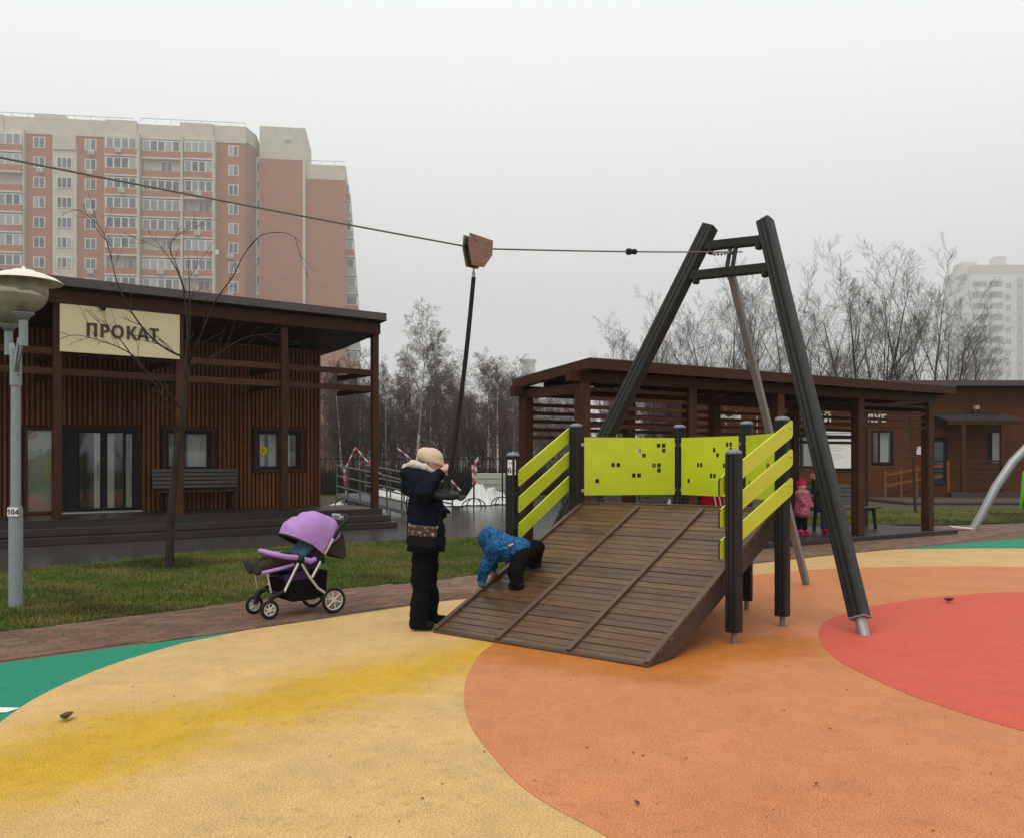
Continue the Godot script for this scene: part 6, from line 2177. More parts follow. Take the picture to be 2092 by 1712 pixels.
func build_woman() -> void:
	# faces along +x; the eye sees her from the side
	var t := thing("person", "woman in navy parka and cream beanie standing and holding the black seat pole", "person", W(-0.78, 8.20, 0.012))
	var hand_w := Vector3(0.155, 1.425, 0.20)
	var grip := Vector3(0.205, 1.43, 0.215)
	var bones := [
		[Vector3(0.07, 1.49, 0.0), Vector3(0.085, 0.115, 0.075), Basis(Vector3(0, 0, 1), -0.15)], [Vector3(0.10, 1.44, 0.0), Vector3(0.07, 0.075, 0.058), Basis()],
		[Vector3(0.165, 1.475, 0.0), Vector3(0.186, 1.455, 0.0), 0.012, 0.013], [Vector3(0.165, 1.43, -0.012), Vector3(0.165, 1.43, 0.012), 0.012, 0.012], [Vector3(0.145, 1.40, 0.0), Vector3(0.15, 1.395, 0.0), 0.024, 0.022],
		[Vector3(0.06, 1.47, 0.078), Vector3(0.05, 1.50, 0.08), 0.012, 0.014],
		[Vector3(0.04, 1.42, 0), Vector3(0.0, 1.30, 0), 0.052, 0.06], [Vector3(-0.02, 1.26, 0), Vector3(-0.02, 0.95, 0), 0.085, 0.09],
		[Vector3(-0.02, 0.88, 0.07), Vector3(-0.04, 0.46, 0.08), 0.085, 0.05], [Vector3(-0.04, 0.46, 0.08), Vector3(-0.06, 0.08, 0.09), 0.05, 0.036],
		[Vector3(0.0, 0.88, -0.07), Vector3(0.02, 0.46, -0.14), 0.085, 0.05], [Vector3(0.02, 0.46, -0.14), Vector3(0.02, 0.08, -0.22), 0.05, 0.036],
		[Vector3(-0.01, 1.31, 0.16), Vector3(0.03, 1.22, 0.27), 0.05, 0.042], [Vector3(0.03, 1.22, 0.27), hand_w, 0.04, 0.024],
		[Vector3(-0.01, 1.31, -0.16), Vector3(0.05, 1.1, -0.2), 0.05, 0.042], [Vector3(0.05, 1.1, -0.2), Vector3(0.18, 1.02, -0.15), 0.04, 0.024],
	]
	var bm := body(bones, 0.014, 0.025)
	body(hand_bones(hand_w, Vector3(0.95, 0.25, 0.05).normalized(), Vector3(-0.1, 0.05, -1.0).normalized(), Vector3(-0.2, -0.96, 0.0).normalized(), 1.0), 0.0045, 0.006, -1e9, 1e9, bm)
	var b := part(t, "body", bm, M.skin)
	# face: eyes and mouth sit on the skin
	var ey := MB.new()
	for s: float in [-1.0, 1.0]: ey.ball(Vector3(0.152, 1.478, 0.032 * s), Vector3(0.008, 0.007, 0.011), 5, 8)
	part(b, "eye", ey, M.ink_black)
	var mo := MB.new()
	mo.ball(Vector3(0.168, 1.415, 0), Vector3(0.008, 0.006, 0.022), 5, 8)
	part(b, "mouth", mo, M.red_cloth)
	var hr := body([[Vector3(0.03, 1.47, 0.055), Vector3(0.02, 1.40, 0.06), 0.03, 0.02], [Vector3(0.0, 1.45, 0.0), Vector3(-0.01, 1.40, 0.0), 0.06, 0.05]], 0.012, 0.02)
	part(b, "hair", hr, M.baby_brown)
	var jk := [
		[Vector3(-0.03, 1.30, 0.10), Vector3(-0.02, 1.05, 0.09), 0.125, 0.125], [Vector3(-0.03, 1.30, -0.10), Vector3(-0.02, 1.05, -0.09), 0.125, 0.125],
		[Vector3(-0.015, 1.05, 0.085), Vector3(0.0, 0.90, 0.085), 0.142, 0.15], [Vector3(-0.015, 1.05, -0.085), Vector3(0.0, 0.90, -0.085), 0.142, 0.15], [Vector3(-0.01, 1.3, 0.0), Vector3(0.0, 0.7, 0.0), 0.13, 0.16],
		[Vector3(0.0, 0.90, 0.085), Vector3(0.015, 0.64, 0.085), 0.152, 0.175], [Vector3(0.0, 0.90, -0.085), Vector3(0.015, 0.64, -0.085), 0.145, 0.168],
		[Vector3(-0.01, 1.33, 0.15), Vector3(0.02, 1.235, 0.27), 0.088, 0.078], [Vector3(0.02, 1.235, 0.27), Vector3(0.14, 1.405, 0.205), 0.075, 0.048],
		[Vector3(-0.01, 1.33, -0.15), Vector3(0.05, 1.1, -0.2), 0.085, 0.07], [Vector3(0.05, 1.1, -0.2), Vector3(0.15, 1.03, -0.16), 0.07, 0.05],
		[Vector3(-0.12, 1.38, 0.0), Vector3(-0.145, 1.29, 0.0), 0.115, 0.09], [Vector3(-0.11, 1.39, 0.07), Vector3(-0.02, 1.37, 0.09), 0.06, 0.055], [Vector3(-0.11, 1.39, -0.07), Vector3(-0.02, 1.37, -0.09), 0.06, 0.055],
	]
	part(b, "parka", body(jk, 0.013, 0.045, 0.705, 1e9, null, 0.02, 8.0), M.jacket_navy)
	var fl := [[Vector3(-0.19, 1.455, 0.0), Vector3(-0.11, 1.485, 0.085), 0.026, 0.03], [Vector3(-0.11, 1.485, 0.085), Vector3(0.0, 1.455, 0.105), 0.032, 0.03], [Vector3(0.0, 1.455, 0.105), Vector3(0.085, 1.40, 0.085), 0.03, 0.024], [Vector3(-0.19, 1.455, 0.0), Vector3(-0.11, 1.485, -0.085), 0.026, 0.03], [Vector3(-0.11, 1.485, -0.085), Vector3(0.03, 1.45, -0.095), 0.03, 0.026]]
	part(b, "fleece_collar", body(fl, 0.01, 0.02, -1e9, 1e9, null, 0.012, 40.0), M.fleece)
	var hat := [[Vector3(0.055, 1.545, 0), Vector3(0.108, 0.083, 0.097), Basis(Vector3(0, 0, 1), -0.32)], [Vector3(-0.02, 1.57, 0), Vector3(0.062, 0.064, 0.07), Basis()], [Vector3(0.075, 1.505, 0), Vector3(0.102, 0.038, 0.096), Basis(Vector3(0, 0, 1), -0.42)]]
	part(b, "beanie", body(hat, 0.008, 0.03, -1e9, 1e9, null, 0.0035, 26.0), M.knit_cream)
	var tz := [[Vector3(-0.02, 0.86, 0.07), Vector3(-0.035, 0.48, 0.08), 0.10, 0.084], [Vector3(-0.035, 0.48, 0.08), Vector3(-0.05, 0.07, 0.09), 0.084, 0.083], [Vector3(0.01, 0.86, -0.06), Vector3(0.015, 0.48, -0.13), 0.10, 0.08], [Vector3(0.015, 0.48, -0.13), Vector3(0.02, 0.09, -0.21), 0.078, 0.076]]
	part(b, "trousers", body(tz, 0.014, 0.03, 0.035, 1e9, null, 0.02, 6.0), M.trousers_black)
	for q: Array in [[Vector3(-0.10, 0.045, 0.09), Vector3(0.045, 0.04, 0.11)], [Vector3(0.0, 0.045, -0.21), Vector3(0.15, 0.04, -0.20)]]:
		var so := body([[q[0], q[1], 0.045, 0.04], [q[0] + Vector3(0, 0.04, 0), q[0] + Vector3(0.03, 0.05, 0), 0.04, 0.04]], 0.01, 0.02, 0.0)
		part(b, "shoe", so, M.boot_black)
	var bag := thing("shoulder_bag", "small black shoulder bag with sequined flap hanging at the woman's hip", "bag", t.position + Vector3(-0.01, 0.84, 0.262))
	bag.rotation.z = -0.09
	part(bag, "pouch", boxmb(Vector3(0.245, 0.185, 0.07), 0.02), M.boot_black)
	part(bag, "flap", boxmb(Vector3(0.25, 0.10, 0.08), 0.012, Vector3(0, 0.055, 0.0)), M.sequins)
	var sp := MB.new()
	sp.tube(V3([Vector3(-0.12, 0.09, 0.0), Vector3(-0.17, 0.28, -0.05), Vector3(-0.175, 0.42, -0.16), Vector3(-0.14, 0.52, -0.24)]), F([0.006, 0.006, 0.006, 0.006]), 6)
	sp.tube(V3([Vector3(0.12, 0.09, 0.0), Vector3(0.145, 0.2, -0.06), Vector3(0.14, 0.35, -0.13)]), F([0.005, 0.005, 0.005]), 6)
	part(bag, "strap", sp, M.boot_black)
	var rg := MB.new()
	for x: float in [-0.12, 0.125]: rg.box(at(Vector3(x, 0.10, 0.01)), Vector3(0.012, 0.03, 0.012), 0.003)
	part(bag, "ring", rg, M.bolt)

func build_boy() -> void:
	var t := thing("person", "child in patterned blue hooded jacket crawling down the plank ramp", "person", W(0, 8.5, 0.0))
	# local: x sideways, y height, z towards the eye from depth 8.5
	var P := func(x: float, d: float, h: float) -> Vector3: return Vector3(x, h, 8.5 - d)
	var hip: Vector3 = P.call(0.10, 8.55, 0.645)
	var sho: Vector3 = P.call(-0.15, 8.52, 0.70)
	var h1: Vector3 = P.call(-0.295, 8.50, 0.335)
	var h2: Vector3 = P.call(-0.19, 8.70, 0.43)
	var k1: Vector3 = P.call(0.03, 8.37, 0.50)
	var f1: Vector3 = P.call(0.055, 8.345, 0.375)
	var k2: Vector3 = P.call(0.235, 8.60, 0.70)
	var f2: Vector3 = P.call(0.225, 8.66, 0.54)
	var head: Vector3 = P.call(-0.225, 8.55, 0.775)
	var bones := [[sho, hip, 0.10, 0.09], [head, Vector3(0.085, 0.095, 0.08), Basis()], [sho, head, 0.05, 0.05], [sho + Vector3(-0.02, -0.02, 0.07), h1 + Vector3(0.03, 0.17, 0.01), 0.04, 0.033], [h1 + Vector3(0.03, 0.17, 0.01), h1, 0.032, 0.02], [sho + Vector3(-0.02, -0.02, -0.08), h2, 0.04, 0.022], [hip + Vector3(0, 0, 0.06), k1, 0.06, 0.045], [k1, f1, 0.045, 0.03], [hip + Vector3(0, 0, -0.06), k2, 0.06, 0.045], [k2, f2, 0.045, 0.03]]
	var bm := body(bones, 0.013, 0.025)
	body(hand_bones(h1 + Vector3(0.0, -0.005, 0.005), Vector3(-0.1, -1.0, 0.1).normalized(), Vector3(0.5, -0.45, -0.2).normalized(), Vector3(0.25, 0.0, 0.95).normalized(), 0.62), 0.0045, 0.006, -1e9, 1e9, bm)
	body(hand_bones(h2, Vector3(-0.1, -1.0, 0.1).normalized(), Vector3(-0.5, -0.45, -0.2).normalized(), Vector3(0.25, 0.0, 0.95).normalized(), 0.62), 0.0045, 0.006, -1e9, 1e9, bm)
	var b := part(t, "body", bm, M.skin)
	var jk := [[sho, P.call(0.07, 8.54, 0.685), 0.125, 0.118], [sho + Vector3(-0.02, 0.0, 0.08), h1 + Vector3(0.04, 0.18, 0.015), 0.072, 0.056], [h1 + Vector3(0.04, 0.18, 0.015), h1 + Vector3(0.012, 0.075, 0), 0.054, 0.042], [sho + Vector3(-0.02, 0.0, -0.09), h2 + Vector3(0, 0.05, 0), 0.072, 0.046], [head + Vector3(0.02, 0.008, 0), Vector3(0.115, 0.118, 0.105), Basis(Vector3(0, 0, 1), 0.4)], [head + Vector3(0.07, 0.0, 0), sho + Vector3(0.06, 0.03, 0), 0.10, 0.11]]
	part(b, "jacket", body(jk, 0.011, 0.03, -1e9, 1e9, null, 0.012, 13.0), M.boy_jacket)
	part(b, "cuff", body([[h1 + Vector3(0.012, 0.05, 0), h1 + Vector3(0.008, 0.03, 0), 0.036, 0.034]], 0.009, 0.01), M.teal_cloth)
	var tz := [[hip, hip + Vector3(-0.03, 0.0, 0.0), 0.118, 0.11], [hip + Vector3(0, 0, 0.06), k1, 0.09, 0.072], [k1, f1 + Vector3(-0.01, 0.03, 0), 0.07, 0.062], [hip + Vector3(0.02, 0, -0.06), k2, 0.088, 0.07], [k2, f2 + Vector3(0, 0.03, 0), 0.068, 0.058]]
	part(b, "trousers", body(tz, 0.012, 0.03, -1e9, 1e9, null, 0.008, 16.0), M.trousers_black)
	for q: Array in [[f1, Vector3(0.045, -0.005, 0.055), Vector3(-0.06, -0.005, -0.02)], [f2, Vector3(0.04, -0.005, 0.03), Vector3(-0.06, 0.0, -0.02)]]:
		var f: Vector3 = q[0]
		part(b, "boot", body([[f + Vector3(0, 0.05, 0), f, 0.05, 0.045], [f, f + q[2], 0.042, 0.034], [f, f + q[1] * 0.5, 0.045, 0.035]], 0.01, 0.02), M.boot_black)
	var lb := MB.new()
	lb.box(Transform3D(Basis(Vector3(0, 0, 1), 0.45) * Basis(Vector3.RIGHT, -0.35), P.call(-0.01, 8.405, 0.745)), Vector3(0.05, 0.02, 0.006), 0.002)
	part(b, "reflective_tag", lb, M.block_grey)

func build_pavilion_people() -> void:
	# child in pink
	var c := thing("person", "small child in pink patterned coat and bright pink hat standing on the pavilion deck", "person", W(5.62, 17.55, 0.10))
	var b := part(c, "body", body([[Vector3(0, 0.93, 0), Vector3(0.078, 0.09, 0.078), Basis()], [Vector3(0, 0.86, 0), Vector3(0, 0.55, 0), 0.05, 0.09], [Vector3(0.05, 0.5, 0), Vector3(0.06, 0.06, 0), 0.06, 0.04], [Vector3(-0.05, 0.5, 0), Vector3(-0.06, 0.06, 0), 0.06, 0.04], [Vector3(0.09, 0.78, 0.02), Vector3(0.14, 0.55, 0.08), 0.04, 0.028], [Vector3(-0.09, 0.78, 0.02), Vector3(-0.04, 0.6, 0.14), 0.04, 0.028], [Vector3(0.05, 0.93, 0.075), Vector3(0.055, 0.92, 0.082), 0.012, 0.012]], 0.016, 0.03), M.skin)
	part(b, "coat", body([[Vector3(0, 0.78, 0), Vector3(0.01, 0.45, 0.0), 0.10, 0.15], [Vector3(0.09, 0.79, 0.02), Vector3(0.16, 0.56, 0.08), 0.058, 0.05], [Vector3(-0.09, 0.79, 0.02), Vector3(-0.02, 0.62, 0.14), 0.058, 0.05]], 0.018, 0.04, 0.34, 1e9, null, 0.01, 12.0), M.coat_pink)
	part(b, "hat", body([[Vector3(-0.005, 0.99, -0.01), Vector3(0.098, 0.075, 0.095), Basis()], [Vector3(0, 1.065, -0.01), Vector3(0, 1.07, -0.01), 0.028, 0.028]], 0.014, 0.02, -1e9, 1e9, null, 0.008, 30.0), M.knit_pink)
	part(b, "scarf", body([[Vector3(-0.07, 0.82, 0.03), Vector3(0.07, 0.82, 0.04), 0.055, 0.055], [Vector3(0.0, 0.82, -0.05), Vector3(0.0, 0.82, -0.05), 0.07, 0.07]], 0.016, 0.04, -1e9, 1e9, null, 0.01, 20.0), M.scarf_pink)
	part(b, "leggings", body([[Vector3(0.05, 0.45, 0), Vector3(0.06, 0.1, 0), 0.06, 0.05], [Vector3(-0.05, 0.45, 0), Vector3(-0.06, 0.1, 0), 0.06, 0.05]], 0.018, 0.01, 0.08), M.trousers_black)
	for x: float in [-0.06, 0.065]: part(b, "boot", body([[Vector3(x, 0.07, 0), Vector3(x + 0.03, 0.045, 0.07), 0.045, 0.04]], 0.016, 0.01, 0.0), M.knit_pink)
	# seated grown-up behind the frame leg
	var a := thing("person", "person in olive coat and red hat seated in the pavilion with one hand raised", "person", W(6.20, 18.35, 0.10))
	var ab := part(a, "body", body([[Vector3(0.16, 1.20, 0), Vector3(0.08, 0.105, 0.085), Basis()], [Vector3(0.15, 1.08, 0), Vector3(0.08, 0.6, -0.05), 0.055, 0.12], [Vector3(0.06, 0.52, 0.09), Vector3(0.0, 0.5, 0.42), 0.085, 0.06], [Vector3(0.0, 0.5, 0.42), Vector3(-0.02, 0.08, 0.42), 0.058, 0.045], [Vector3(0.2, 0.52, 0.09), Vector3(0.18, 0.5, 0.45), 0.085, 0.06], [Vector3(0.18, 0.5, 0.45), Vector3(0.18, 0.08, 0.48), 0.058, 0.045], [Vector3(-0.02, 1.0, 0.02), Vector3(-0.12, 0.84, 0.2), 0.055, 0.045], [Vector3(-0.12, 0.84, 0.2), Vector3(-0.17, 1.07, 0.28), 0.042, 0.026], [Vector3(0.3, 1.0, 0.02), Vector3(0.34, 0.78, 0.12), 0.055, 0.045], [Vector3(0.34, 0.78, 0.12), Vector3(0.24, 0.66, 0.3), 0.042, 0.028]], 0.02, 0.03), M.skin)
	var hb := body(hand_bones(Vector3(-0.17, 1.07, 0.28), Vector3(-0.15, 0.95, 0.1).normalized(), Vector3(-0.7, 0.1, 0.5).normalized(), Vector3(0.9, 0.1, 0.3).normalized(), 1.05), 0.007, 0.008)
	part(ab, "hand", hb, M.skin)
	part(ab, "coat", body([[Vector3(0.14, 1.0, 0), Vector3(0.10, 0.58, -0.02), 0.15, 0.19], [Vector3(0.0, 1.02, 0.02), Vector3(-0.12, 0.84, 0.2), 0.085, 0.075], [Vector3(-0.12, 0.84, 0.2), Vector3(-0.165, 1.03, 0.27), 0.07, 0.05], [Vector3(0.28, 1.02, 0.02), Vector3(0.34, 0.78, 0.12), 0.085, 0.075], [Vector3(0.34, 0.78, 0.12), Vector3(0.26, 0.68, 0.27), 0.07, 0.05], [Vector3(0.1, 0.55, 0.1), Vector3(0.08, 0.53, 0.28), 0.15, 0.12]], 0.022, 0.04, 0.42, 1e9, null, 0.014, 9.0), M.coat_olive)
	part(ab, "hat", body([[Vector3(0.155, 1.27, -0.01), Vector3(0.10, 0.075, 0.10), Basis()]], 0.018, 0.02), M.red_cloth)
	part(ab, "scarf", body([[Vector3(0.08, 1.07, 0.05), Vector3(0.22, 1.07, 0.05), 0.06, 0.06]], 0.018, 0.02), M.red_cloth)
	part(ab, "jeans", body([[Vector3(0.06, 0.50, 0.1), Vector3(0.0, 0.5, 0.42), 0.10, 0.08], [Vector3(0.0, 0.5, 0.42), Vector3(-0.02, 0.1, 0.42), 0.078, 0.065], [Vector3(0.2, 0.50, 0.1), Vector3(0.18, 0.5, 0.45), 0.10, 0.08], [Vector3(0.18, 0.5, 0.45), Vector3(0.18, 0.1, 0.48), 0.078, 0.065]], 0.02, 0.03, 0.07), M.jeans)
	for q: Array in [[-0.02, 0.42], [0.18, 0.48]]: part(ab, "shoe", body([[Vector3(q[0], 0.05, q[1]), Vector3(q[0], 0.045, q[1] + 0.13), 0.05, 0.042]], 0.016, 0.01, 0.0), M.red_cloth)
	# things on the benches, seen under the panels
	var rb := thing("rucksack", "red rucksack with white straps on the pavilion bench behind the platform", "bag", W(3.75, 17.0, 0.58))
	part(rb, "pouch", body([[Vector3(-0.1, 0.12, 0), Vector3(0.1, 0.12, 0), 0.15, 0.15], [Vector3(-0.08, 0.3, 0), Vector3(0.08, 0.3, 0), 0.13, 0.13]], 0.02, 0.05, -0.02, 1e9, null, 0.01, 10.0), M.red_cloth)
	var rs := MB.new()
	for x: float in [-0.02, 0.07]: rs.tube(V3([Vector3(x, 0.42, 0.07), Vector3(x + 0.03, 0.32, 0.16), Vector3(x + 0.07, 0.1, 0.17)]), F([0.012, 0.012, 0.012]), 6)
	part(rb, "strap", rs, M.paper_white)
	var wb := thing("plastic_bag", "crumpled white plastic bag on the pavilion bench behind the lime panel", "bag", W(2.72, 16.0, 0.58))
	part(wb, "bag_body", body([[Vector3(-0.06, 0.08, 0), Vector3(0.08, 0.07, 0), 0.09, 0.08], [Vector3(0.05, 0.12, 0), Vector3(0.06, 0.25, 0), 0.05, 0.02]], 0.014, 0.03, -0.01, 1e9, null, 0.02, 18.0), M.paper_white)

# ---------- far side of the square ----------
func tape(parent: Node, pts: Array, w := 0.05) -> void:
	var b := MB.new()
	b.colored = true
	var cv := Curve3D.new()
	for p: Vector3 in pts: cv.add_point(p)
	var n := int(cv.get_baked_length() / 0.16) + 1
	for i in n:
		var a := cv.sample_baked(cv.get_baked_length() * i / n)
		var c := cv.sample_baked(cv.get_baked_length() * (i + 1) / n)
		b.col = Color(0.42, 0.06, 0.08) if i % 2 else Color(0.5, 0.46, 0.45)
		var up := (c - a).cross(Vector3(0.15, 0.1, 1)).normalized()
		b.beam(a, c, 0.004, w, up)
	part(parent, "tape_strip", b, M.vertex_paint)

func heap(L: float, Wd: float, H: float, s: int) -> MB:
	var b := MB.new()
	var f := noise(s, 1.1, 4)
	var nx := 34
	var nz := 16
	var hf := func(i: int, j: int) -> Vector3:
		var u := float(i) / nx * 2 - 1
		var v := float(j) / nz * 2 - 1
		var e := maxf(0.0, 1.0 - pow(absf(u), 2.4)) * maxf(0.0, 1.0 - pow(absf(v), 2.2))
		var x := u * L * 0.5
		var z := v * Wd * 0.5
		return Vector3(x + 0.08 * f.get_noise_2d(z * 3, x * 3), 0.02 + H * e * (0.62 + 0.9 * f.get_noise_2d(x * 1.3, z * 1.3)) + 0.05 * absf(f.get_noise_2d(x * 6, z * 6)), z)
	for i in nx:
		for j in nz: b.quad(hf.call(i, j + 1), hf.call(i + 1, j + 1), hf.call(i + 1, j), hf.call(i, j))
	return b

func stand(label: String, p: Vector3) -> Node3D:
	var t := thing("tape_stand", label, "stand", p, 0.0, "black tape stands on the square")
	var b := MB.new()
	b.tube(V3([Vector3(0, 0.15, 0), Vector3(0, 1.55, 0)]), F([0.03, 0.025]), 8)
	part(t, "pole", b, M.rubber_black)
	for k in 5:
		var a := TAU * k / 5 + 0.3
		var d := Vector3(cos(a), 0, sin(a))
		var l := MB.new()
		l.tube(V3([Vector3(0, 0.3, 0), d * 0.2 + Vector3(0, 0.27, 0), d * 0.36 + Vector3(0, 0.16, 0), d * 0.42 + Vector3(0, 0.0, 0)]), F([0.02, 0.02, 0.02, 0.02]), 6)
		part(t, "leg", l, M.rubber_black)
	for k in 3:
		var l := MB.new()
		var d := Vector3(cos(k * 2.1), 0, sin(k * 2.1))
		l.tube(V3([Vector3(0, 1.45, 0), d * 0.12 + Vector3(0, 1.5, 0), d * 0.14 + Vector3(0, 1.62, 0)]), F([0.012, 0.012, 0.012]), 5)
		part(t, "hook", l, M.rubber_black)
	return t

func build_square() -> void:
	# metal ramp with railings beside the kiosk
	var t := thing("access_ramp_railing", "grey metal wheelchair ramp with tubular railings beside the kiosk deck", "railing", Vector3.ZERO)
	var a := W(-6.0, 31.0, 0.0)
	var c := W(-2.55, 24.6, 0.0)
	for side in 2:
		var o := Vector3(0.9, 0, -0.5) * side
		for k in 3:
			var b := MB.new()
			b.tube(V3([a + o + Vector3(0, 1.38 - 0.35 * k, 0), a.lerp(c, 0.5) + o + Vector3(0, 1.18 - 0.35 * k, 0), c + o + Vector3(0, 0.9 - 0.28 * k, 0)]), F([0.026, 0.026, 0.026]), 8)
			part(t, "rail", b, M.railing_grey)
		for k in 7:
			var f := k / 6.0
			var p := a.lerp(c, f) + o
			var b := MB.new()
			b.tube(V3([p, p + Vector3(0, lerpf(1.38, 0.9, f), 0)]), F([0.024, 0.024]), 8)
			part(t, "post", b, M.railing_grey)
	var pl := MB.new()
	pl.quad(a + Vector3(0, 0.42, 0), c + Vector3(0, 0.06, 0), c + Vector3(0.9, 0.06, -0.5), a + Vector3(0.9, 0.42, -0.5))
	pl.beam(a + Vector3(0, 0.36, 0), c + Vector3(0, 0.03, 0), 0.05, 0.1)
	part(t, "ramp_plate", pl, M.railing_grey)
	var h := thing("tarpaulin", "large heap of white tarpaulin lying behind the railings", "tarpaulin", W(-3.9, 31.4))
	part(h, "sheet", heap(4.6, 2.0, 0.5, 5), M.tarp)
	h = thing("tarpaulin", "small crumpled grey white tarpaulin between the two black stands", "tarpaulin", W(-0.95, 32.2))
	part(h, "sheet", heap(1.7, 1.3, 0.72, 8), M.tarp)
	h = thing("tarpaulin", "long flat fold of white tarpaulin on wet asphalt", "tarpaulin", W(-2.0, 31.4))
	part(h, "sheet", heap(2.6, 1.0, 0.22, 12), M.tarp)
	stand("black tape stand between the tarpaulin heaps", W(-1.26, 29.9))
	stand("black tape stand beside the pale pallet stack", W(-0.33, 31.2))
	stand("black tape stand behind the metal railing", W(-5.55, 30.4))
	stand("black tape stand in front of the large tarpaulin heap", W(-3.2, 29.8))
	var G := "red and white barrier tapes"
	var tp := thing("barrier_tape", "red and white barrier tape sagging from the stand behind the railing", "tape", Vector3.ZERO, 0.0, G)
	tape(tp, [W(-5.55, 30.3, 0.4), W(-5.62, 30.3, 1.2), W(-5.25, 30.3, 2.0), W(-4.6, 30.2, 1.25), W(-4.25, 30.2, 1.0)])
	tape(tp, [W(-5.6, 30.25, 1.3), W(-5.58, 30.25, 0.75)], 0.1)
	tp = thing("barrier_tape", "red and white barrier tape drooping over the large tarpaulin heap", "tape", Vector3.ZERO, 0.0, G)
	tape(tp, [W(-3.75, 29.6, 1.95), W(-3.3, 29.6, 1.6), W(-2.9, 29.6, 0.95), W(-2.6, 29.6, 0.5)])
	tp = thing("barrier_tape", "red and white barrier tape hanging behind the swing seat", "tape", Vector3.ZERO, 0.0, G)
	tape(tp, [W(-2.45, 30.0, 1.7), W(-2.1, 29.9, 1.0), W(-1.7, 29.9, 0.55)])
	tp = thing("barrier_tape", "bunched red and white tape on the stand between the tarpaulins", "tape", Vector3.ZERO, 0.0, G)
	tape(tp, [W(-1.12, 29.8, 1.62), W(-1.24, 29.8, 1.45), W(-1.18, 29.8, 1.2), W(-1.25, 29.8, 0.95), W(-1.2, 29.8, 0.75)], 0.08)
	tape(tp, [W(-1.3, 29.75, 1.4), W(-1.27, 29.75, 0.85)], 0.07)
	var pal := thing("pallet_stack", "pale green stack of plastic crates behind the tarpaulin", "crate stack", W(-0.75, 34.6))
	for k in 4: part(pal, "crate", boxmb(Vector3(1.5, 0.2, 0.9), 0.01, Vector3(0.02 * (k % 2), 0.3 + 0.22 * k, 0)), mat("crate%d" % k, lin(0.24 + 0.03 * k, 0.27 + 0.03 * k, 0.22 + 0.03 * k), 0.7))
	part(pal, "base", boxmb(Vector3(1.4, 0.2, 0.8), 0, Vector3(0, 0.1, 0)), M.block_grey)
	var bk := thing("loose_block", "small dark brick block lying on wet asphalt", "block", W(-1.79, 29.0))
	part(bk, "brick_body", boxmb(Vector3(0.26, 0.1, 0.14), 0.01, Vector3(0, 0.05, 0)), M.wet_deck2)
	# fence far behind
	var fe := thing("fence", "low dark metal fence in front of the wood", "fence", W(-1, 40.0))
	var fb := MB.new()
	for y: float in [0.3, 1.62]: fb.box(at(Vector3(0, y, 0)), Vector3(20, 0.04, 0.03))
	part(fe, "rail", fb, M.rubber_black)
	for k in 11: part(fe, "post", boxmb(Vector3(0.06, 1.7, 0.06), 0, Vector3(-10 + k * 2.0, 0.85, 0)), M.rubber_black)
	var bars := MB.new()
	for k in 160: bars.box(at(Vector3(-9.95 + k * 0.125, 0.95, 0)), Vector3(0.016, 1.3, 0.016))
	part(fe, "bars", bars, M.rubber_black).set_meta("kind", "stuff")
	# bent steel leg of another swing and its green play panel
	var sw := thing("playground_swing", "bent grey steel pipe leg of a playground swing standing beside the pavilion deck", "swing frame", W(10.12, 19.9))
	var b2 := MB.new()
	b2.tube(V3([Vector3(0, -0.02, 0), Vector3(0.25, 0.42, 0), Vector3(0.55, 0.95, -0.05), Vector3(0.95, 1.5, -0.1), Vector3(1.45, 1.98, -0.15), Vector3(2.1, 2.4, -0.2), Vector3(2.9, 2.65, -0.25)]), F([0.085, 0.09, 0.095, 0.095, 0.095, 0.095, 0.09]), 18)
	part(sw, "leg", b2, M.galvanised)
	b2 = MB.new()
	b2.box(Transform3D(Basis(Vector3(0, 0, 1), -0.1), Vector3(-0.24, 0.06, 0)), Vector3(0.46, 0.04, 0.14), 0.008)
	part(sw, "base_plate", b2, M.lamp_shade)
	var gp := thing("play_panel", "bright green play panel behind the bent steel leg", "play panel", W(13.75, 24.0))
	var gb := MB.new()
	gb.prism(I(), V2([-0.27, 0.28, 1.2, 0.25, 1.4, 0.9, 1.1, 1.7, 0.1, 1.75, -0.2, 1.2]), 0.06)
	var gm := part(gp, "panel", gb, mat("panel_green", lin(0.10, 0.36, 0.015), 0.5))
	var tyre := MB.new()
	var rg := PackedVector3Array()
	var rr := PackedFloat32Array()
	for k in 25:
		rg.append(Vector3(0.12 + 0.3 * cos(TAU * k / 24), 0.36 + 0.3 * sin(TAU * k / 24), 0.15)); rr.append(0.08)
	tyre.tube(rg, rr, 10, false)
	part(gp, "tyre", tyre, M.rubber_black)
	for x: float in [0.0, 1.1]: part(gp, "post", boxmb(Vector3(0.1, 1.8, 0.1), 0.01, Vector3(x, 0.9, -0.1)), M.black_profile)
	# litter: dry leaves and a pale stone
	var leaves := [["curled dry brown leaf lying on the yellow lane", W(-2.61, 5.30, 0.012), 1.5, 0.06], ["dry brown leaf lying on the red circle", W(4.69, 9.7, 0.02), 0.3, 0.07], ["dark scrap lying on the orange rubber close to the sand edge", W(0.55, 3.98, 0.014), 2.0, 0.02], ["small dark scrap lying out on the orange rubber", W(1.42, 4.22, 0.014), 0.8, 0.014]]
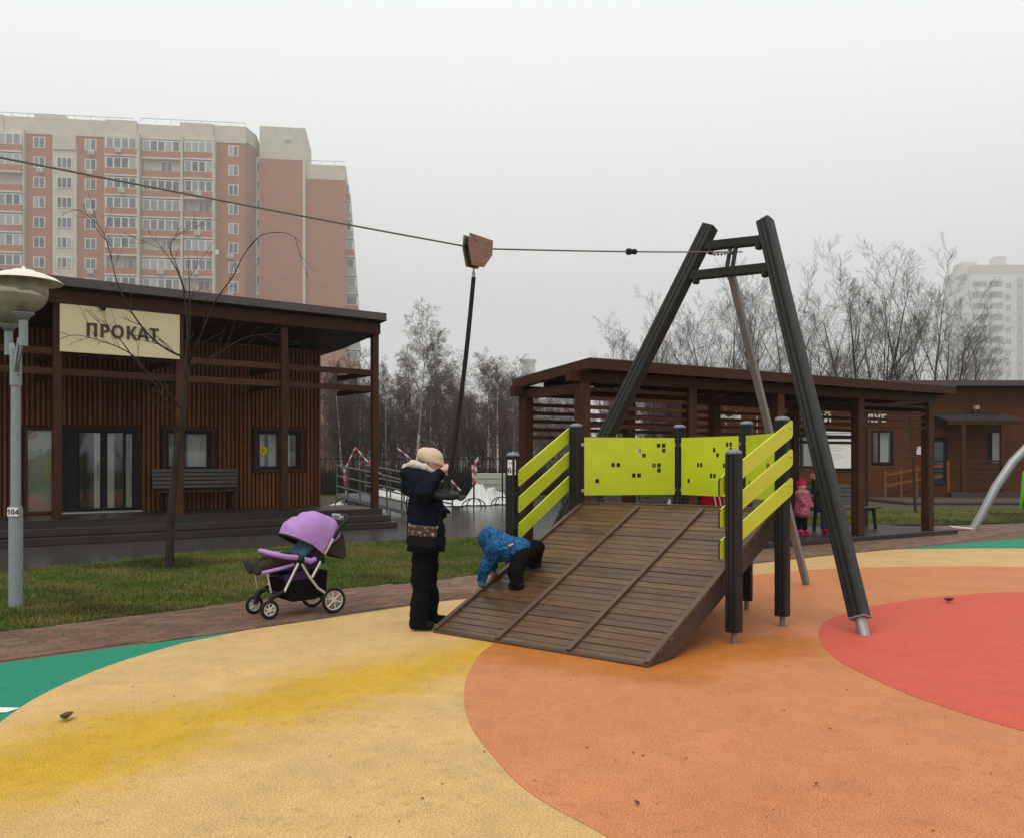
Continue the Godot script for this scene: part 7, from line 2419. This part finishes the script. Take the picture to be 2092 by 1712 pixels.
	for q: Array in leaves:
		var l := thing("dry_leaf", q[0], "leaf", q[1], q[2])
		var lf := MB.new()
		var s: float = q[3]
		for k in 6:
			var x0 := -1.0 + k / 3.0
			var x1 := x0 + 1.0 / 3.0
			var w0 := 0.5 * sqrt(maxf(0.0, 1 - x0 * x0)) * s
			var w1 := 0.5 * sqrt(maxf(0.0, 1 - x1 * x1)) * s
			var y0 := 0.35 * s * x0 * x0
			var y1 := 0.35 * s * x1 * x1
			for sd: float in [-1.0, 1.0]: lf.quad(Vector3(x0 * s, y0 + 0.1 * s, 0), Vector3(x1 * s, y1 + 0.1 * s, 0), Vector3(x1 * s, y1 + w1 * 0.7 + 0.1 * s, -w1 * sd), Vector3(x0 * s, y0 + w0 * 0.7 + 0.1 * s, -w0 * sd))
		lf.tube(V3([Vector3(-s, 0.4 * s, 0), Vector3(-0.4 * s, 0.02 * s, 0), Vector3(s, 0.2 * s, 0)]), F([0.03 * s, 0.05 * s, 0.03 * s]), 5)
		part(l, "blade", lf, mat("dry_leaf_%d" % int(s * 1000), lin(0.09, 0.055, 0.035), 0.9))
	for q: Array in [["small pale leaf standing in the grass behind the woman", W(-1.31, 13.4, 0.02), 0.05], ["pale flat stone patch in the lawn near the ramp", W(-0.29, 15.1, 0.0), 0.12]]:
		var l := thing("pale_stone" if q[2] > 0.1 else "pale_leaf", q[0], "stone" if q[2] > 0.1 else "leaf", q[1])
		var lf := MB.new()
		lf.ball(Vector3(0, 0.02, 0), Vector3(q[2] * (1.6 if q[2] > 0.1 else 0.5), 0.03 if q[2] > 0.1 else 0.06, q[2]), 6, 10)
		part(l, "piece", lf, M.block_slab)

func _ready() -> void:
	var t0 := Time.get_ticks_msec()
	setup_view()
	setup_materials()
	print("materials ", Time.get_ticks_msec() - t0)
	build_ground()
	print("ground ", Time.get_ticks_msec() - t0)
	build_block()
	build_far_tower()
	build_kiosk()
	build_pavilion()
	build_club()
	print("buildings ", Time.get_ticks_msec() - t0)
	build_trees()
	print("trees ", Time.get_ticks_msec() - t0)
	build_ramp()
	build_frame()
	build_lamp()
	build_stroller()
	build_woman()
	build_boy()
	build_pavilion_people()
	print("people ", Time.get_ticks_msec() - t0)
	build_square()
	print("done ", Time.get_ticks_msec() - t0)
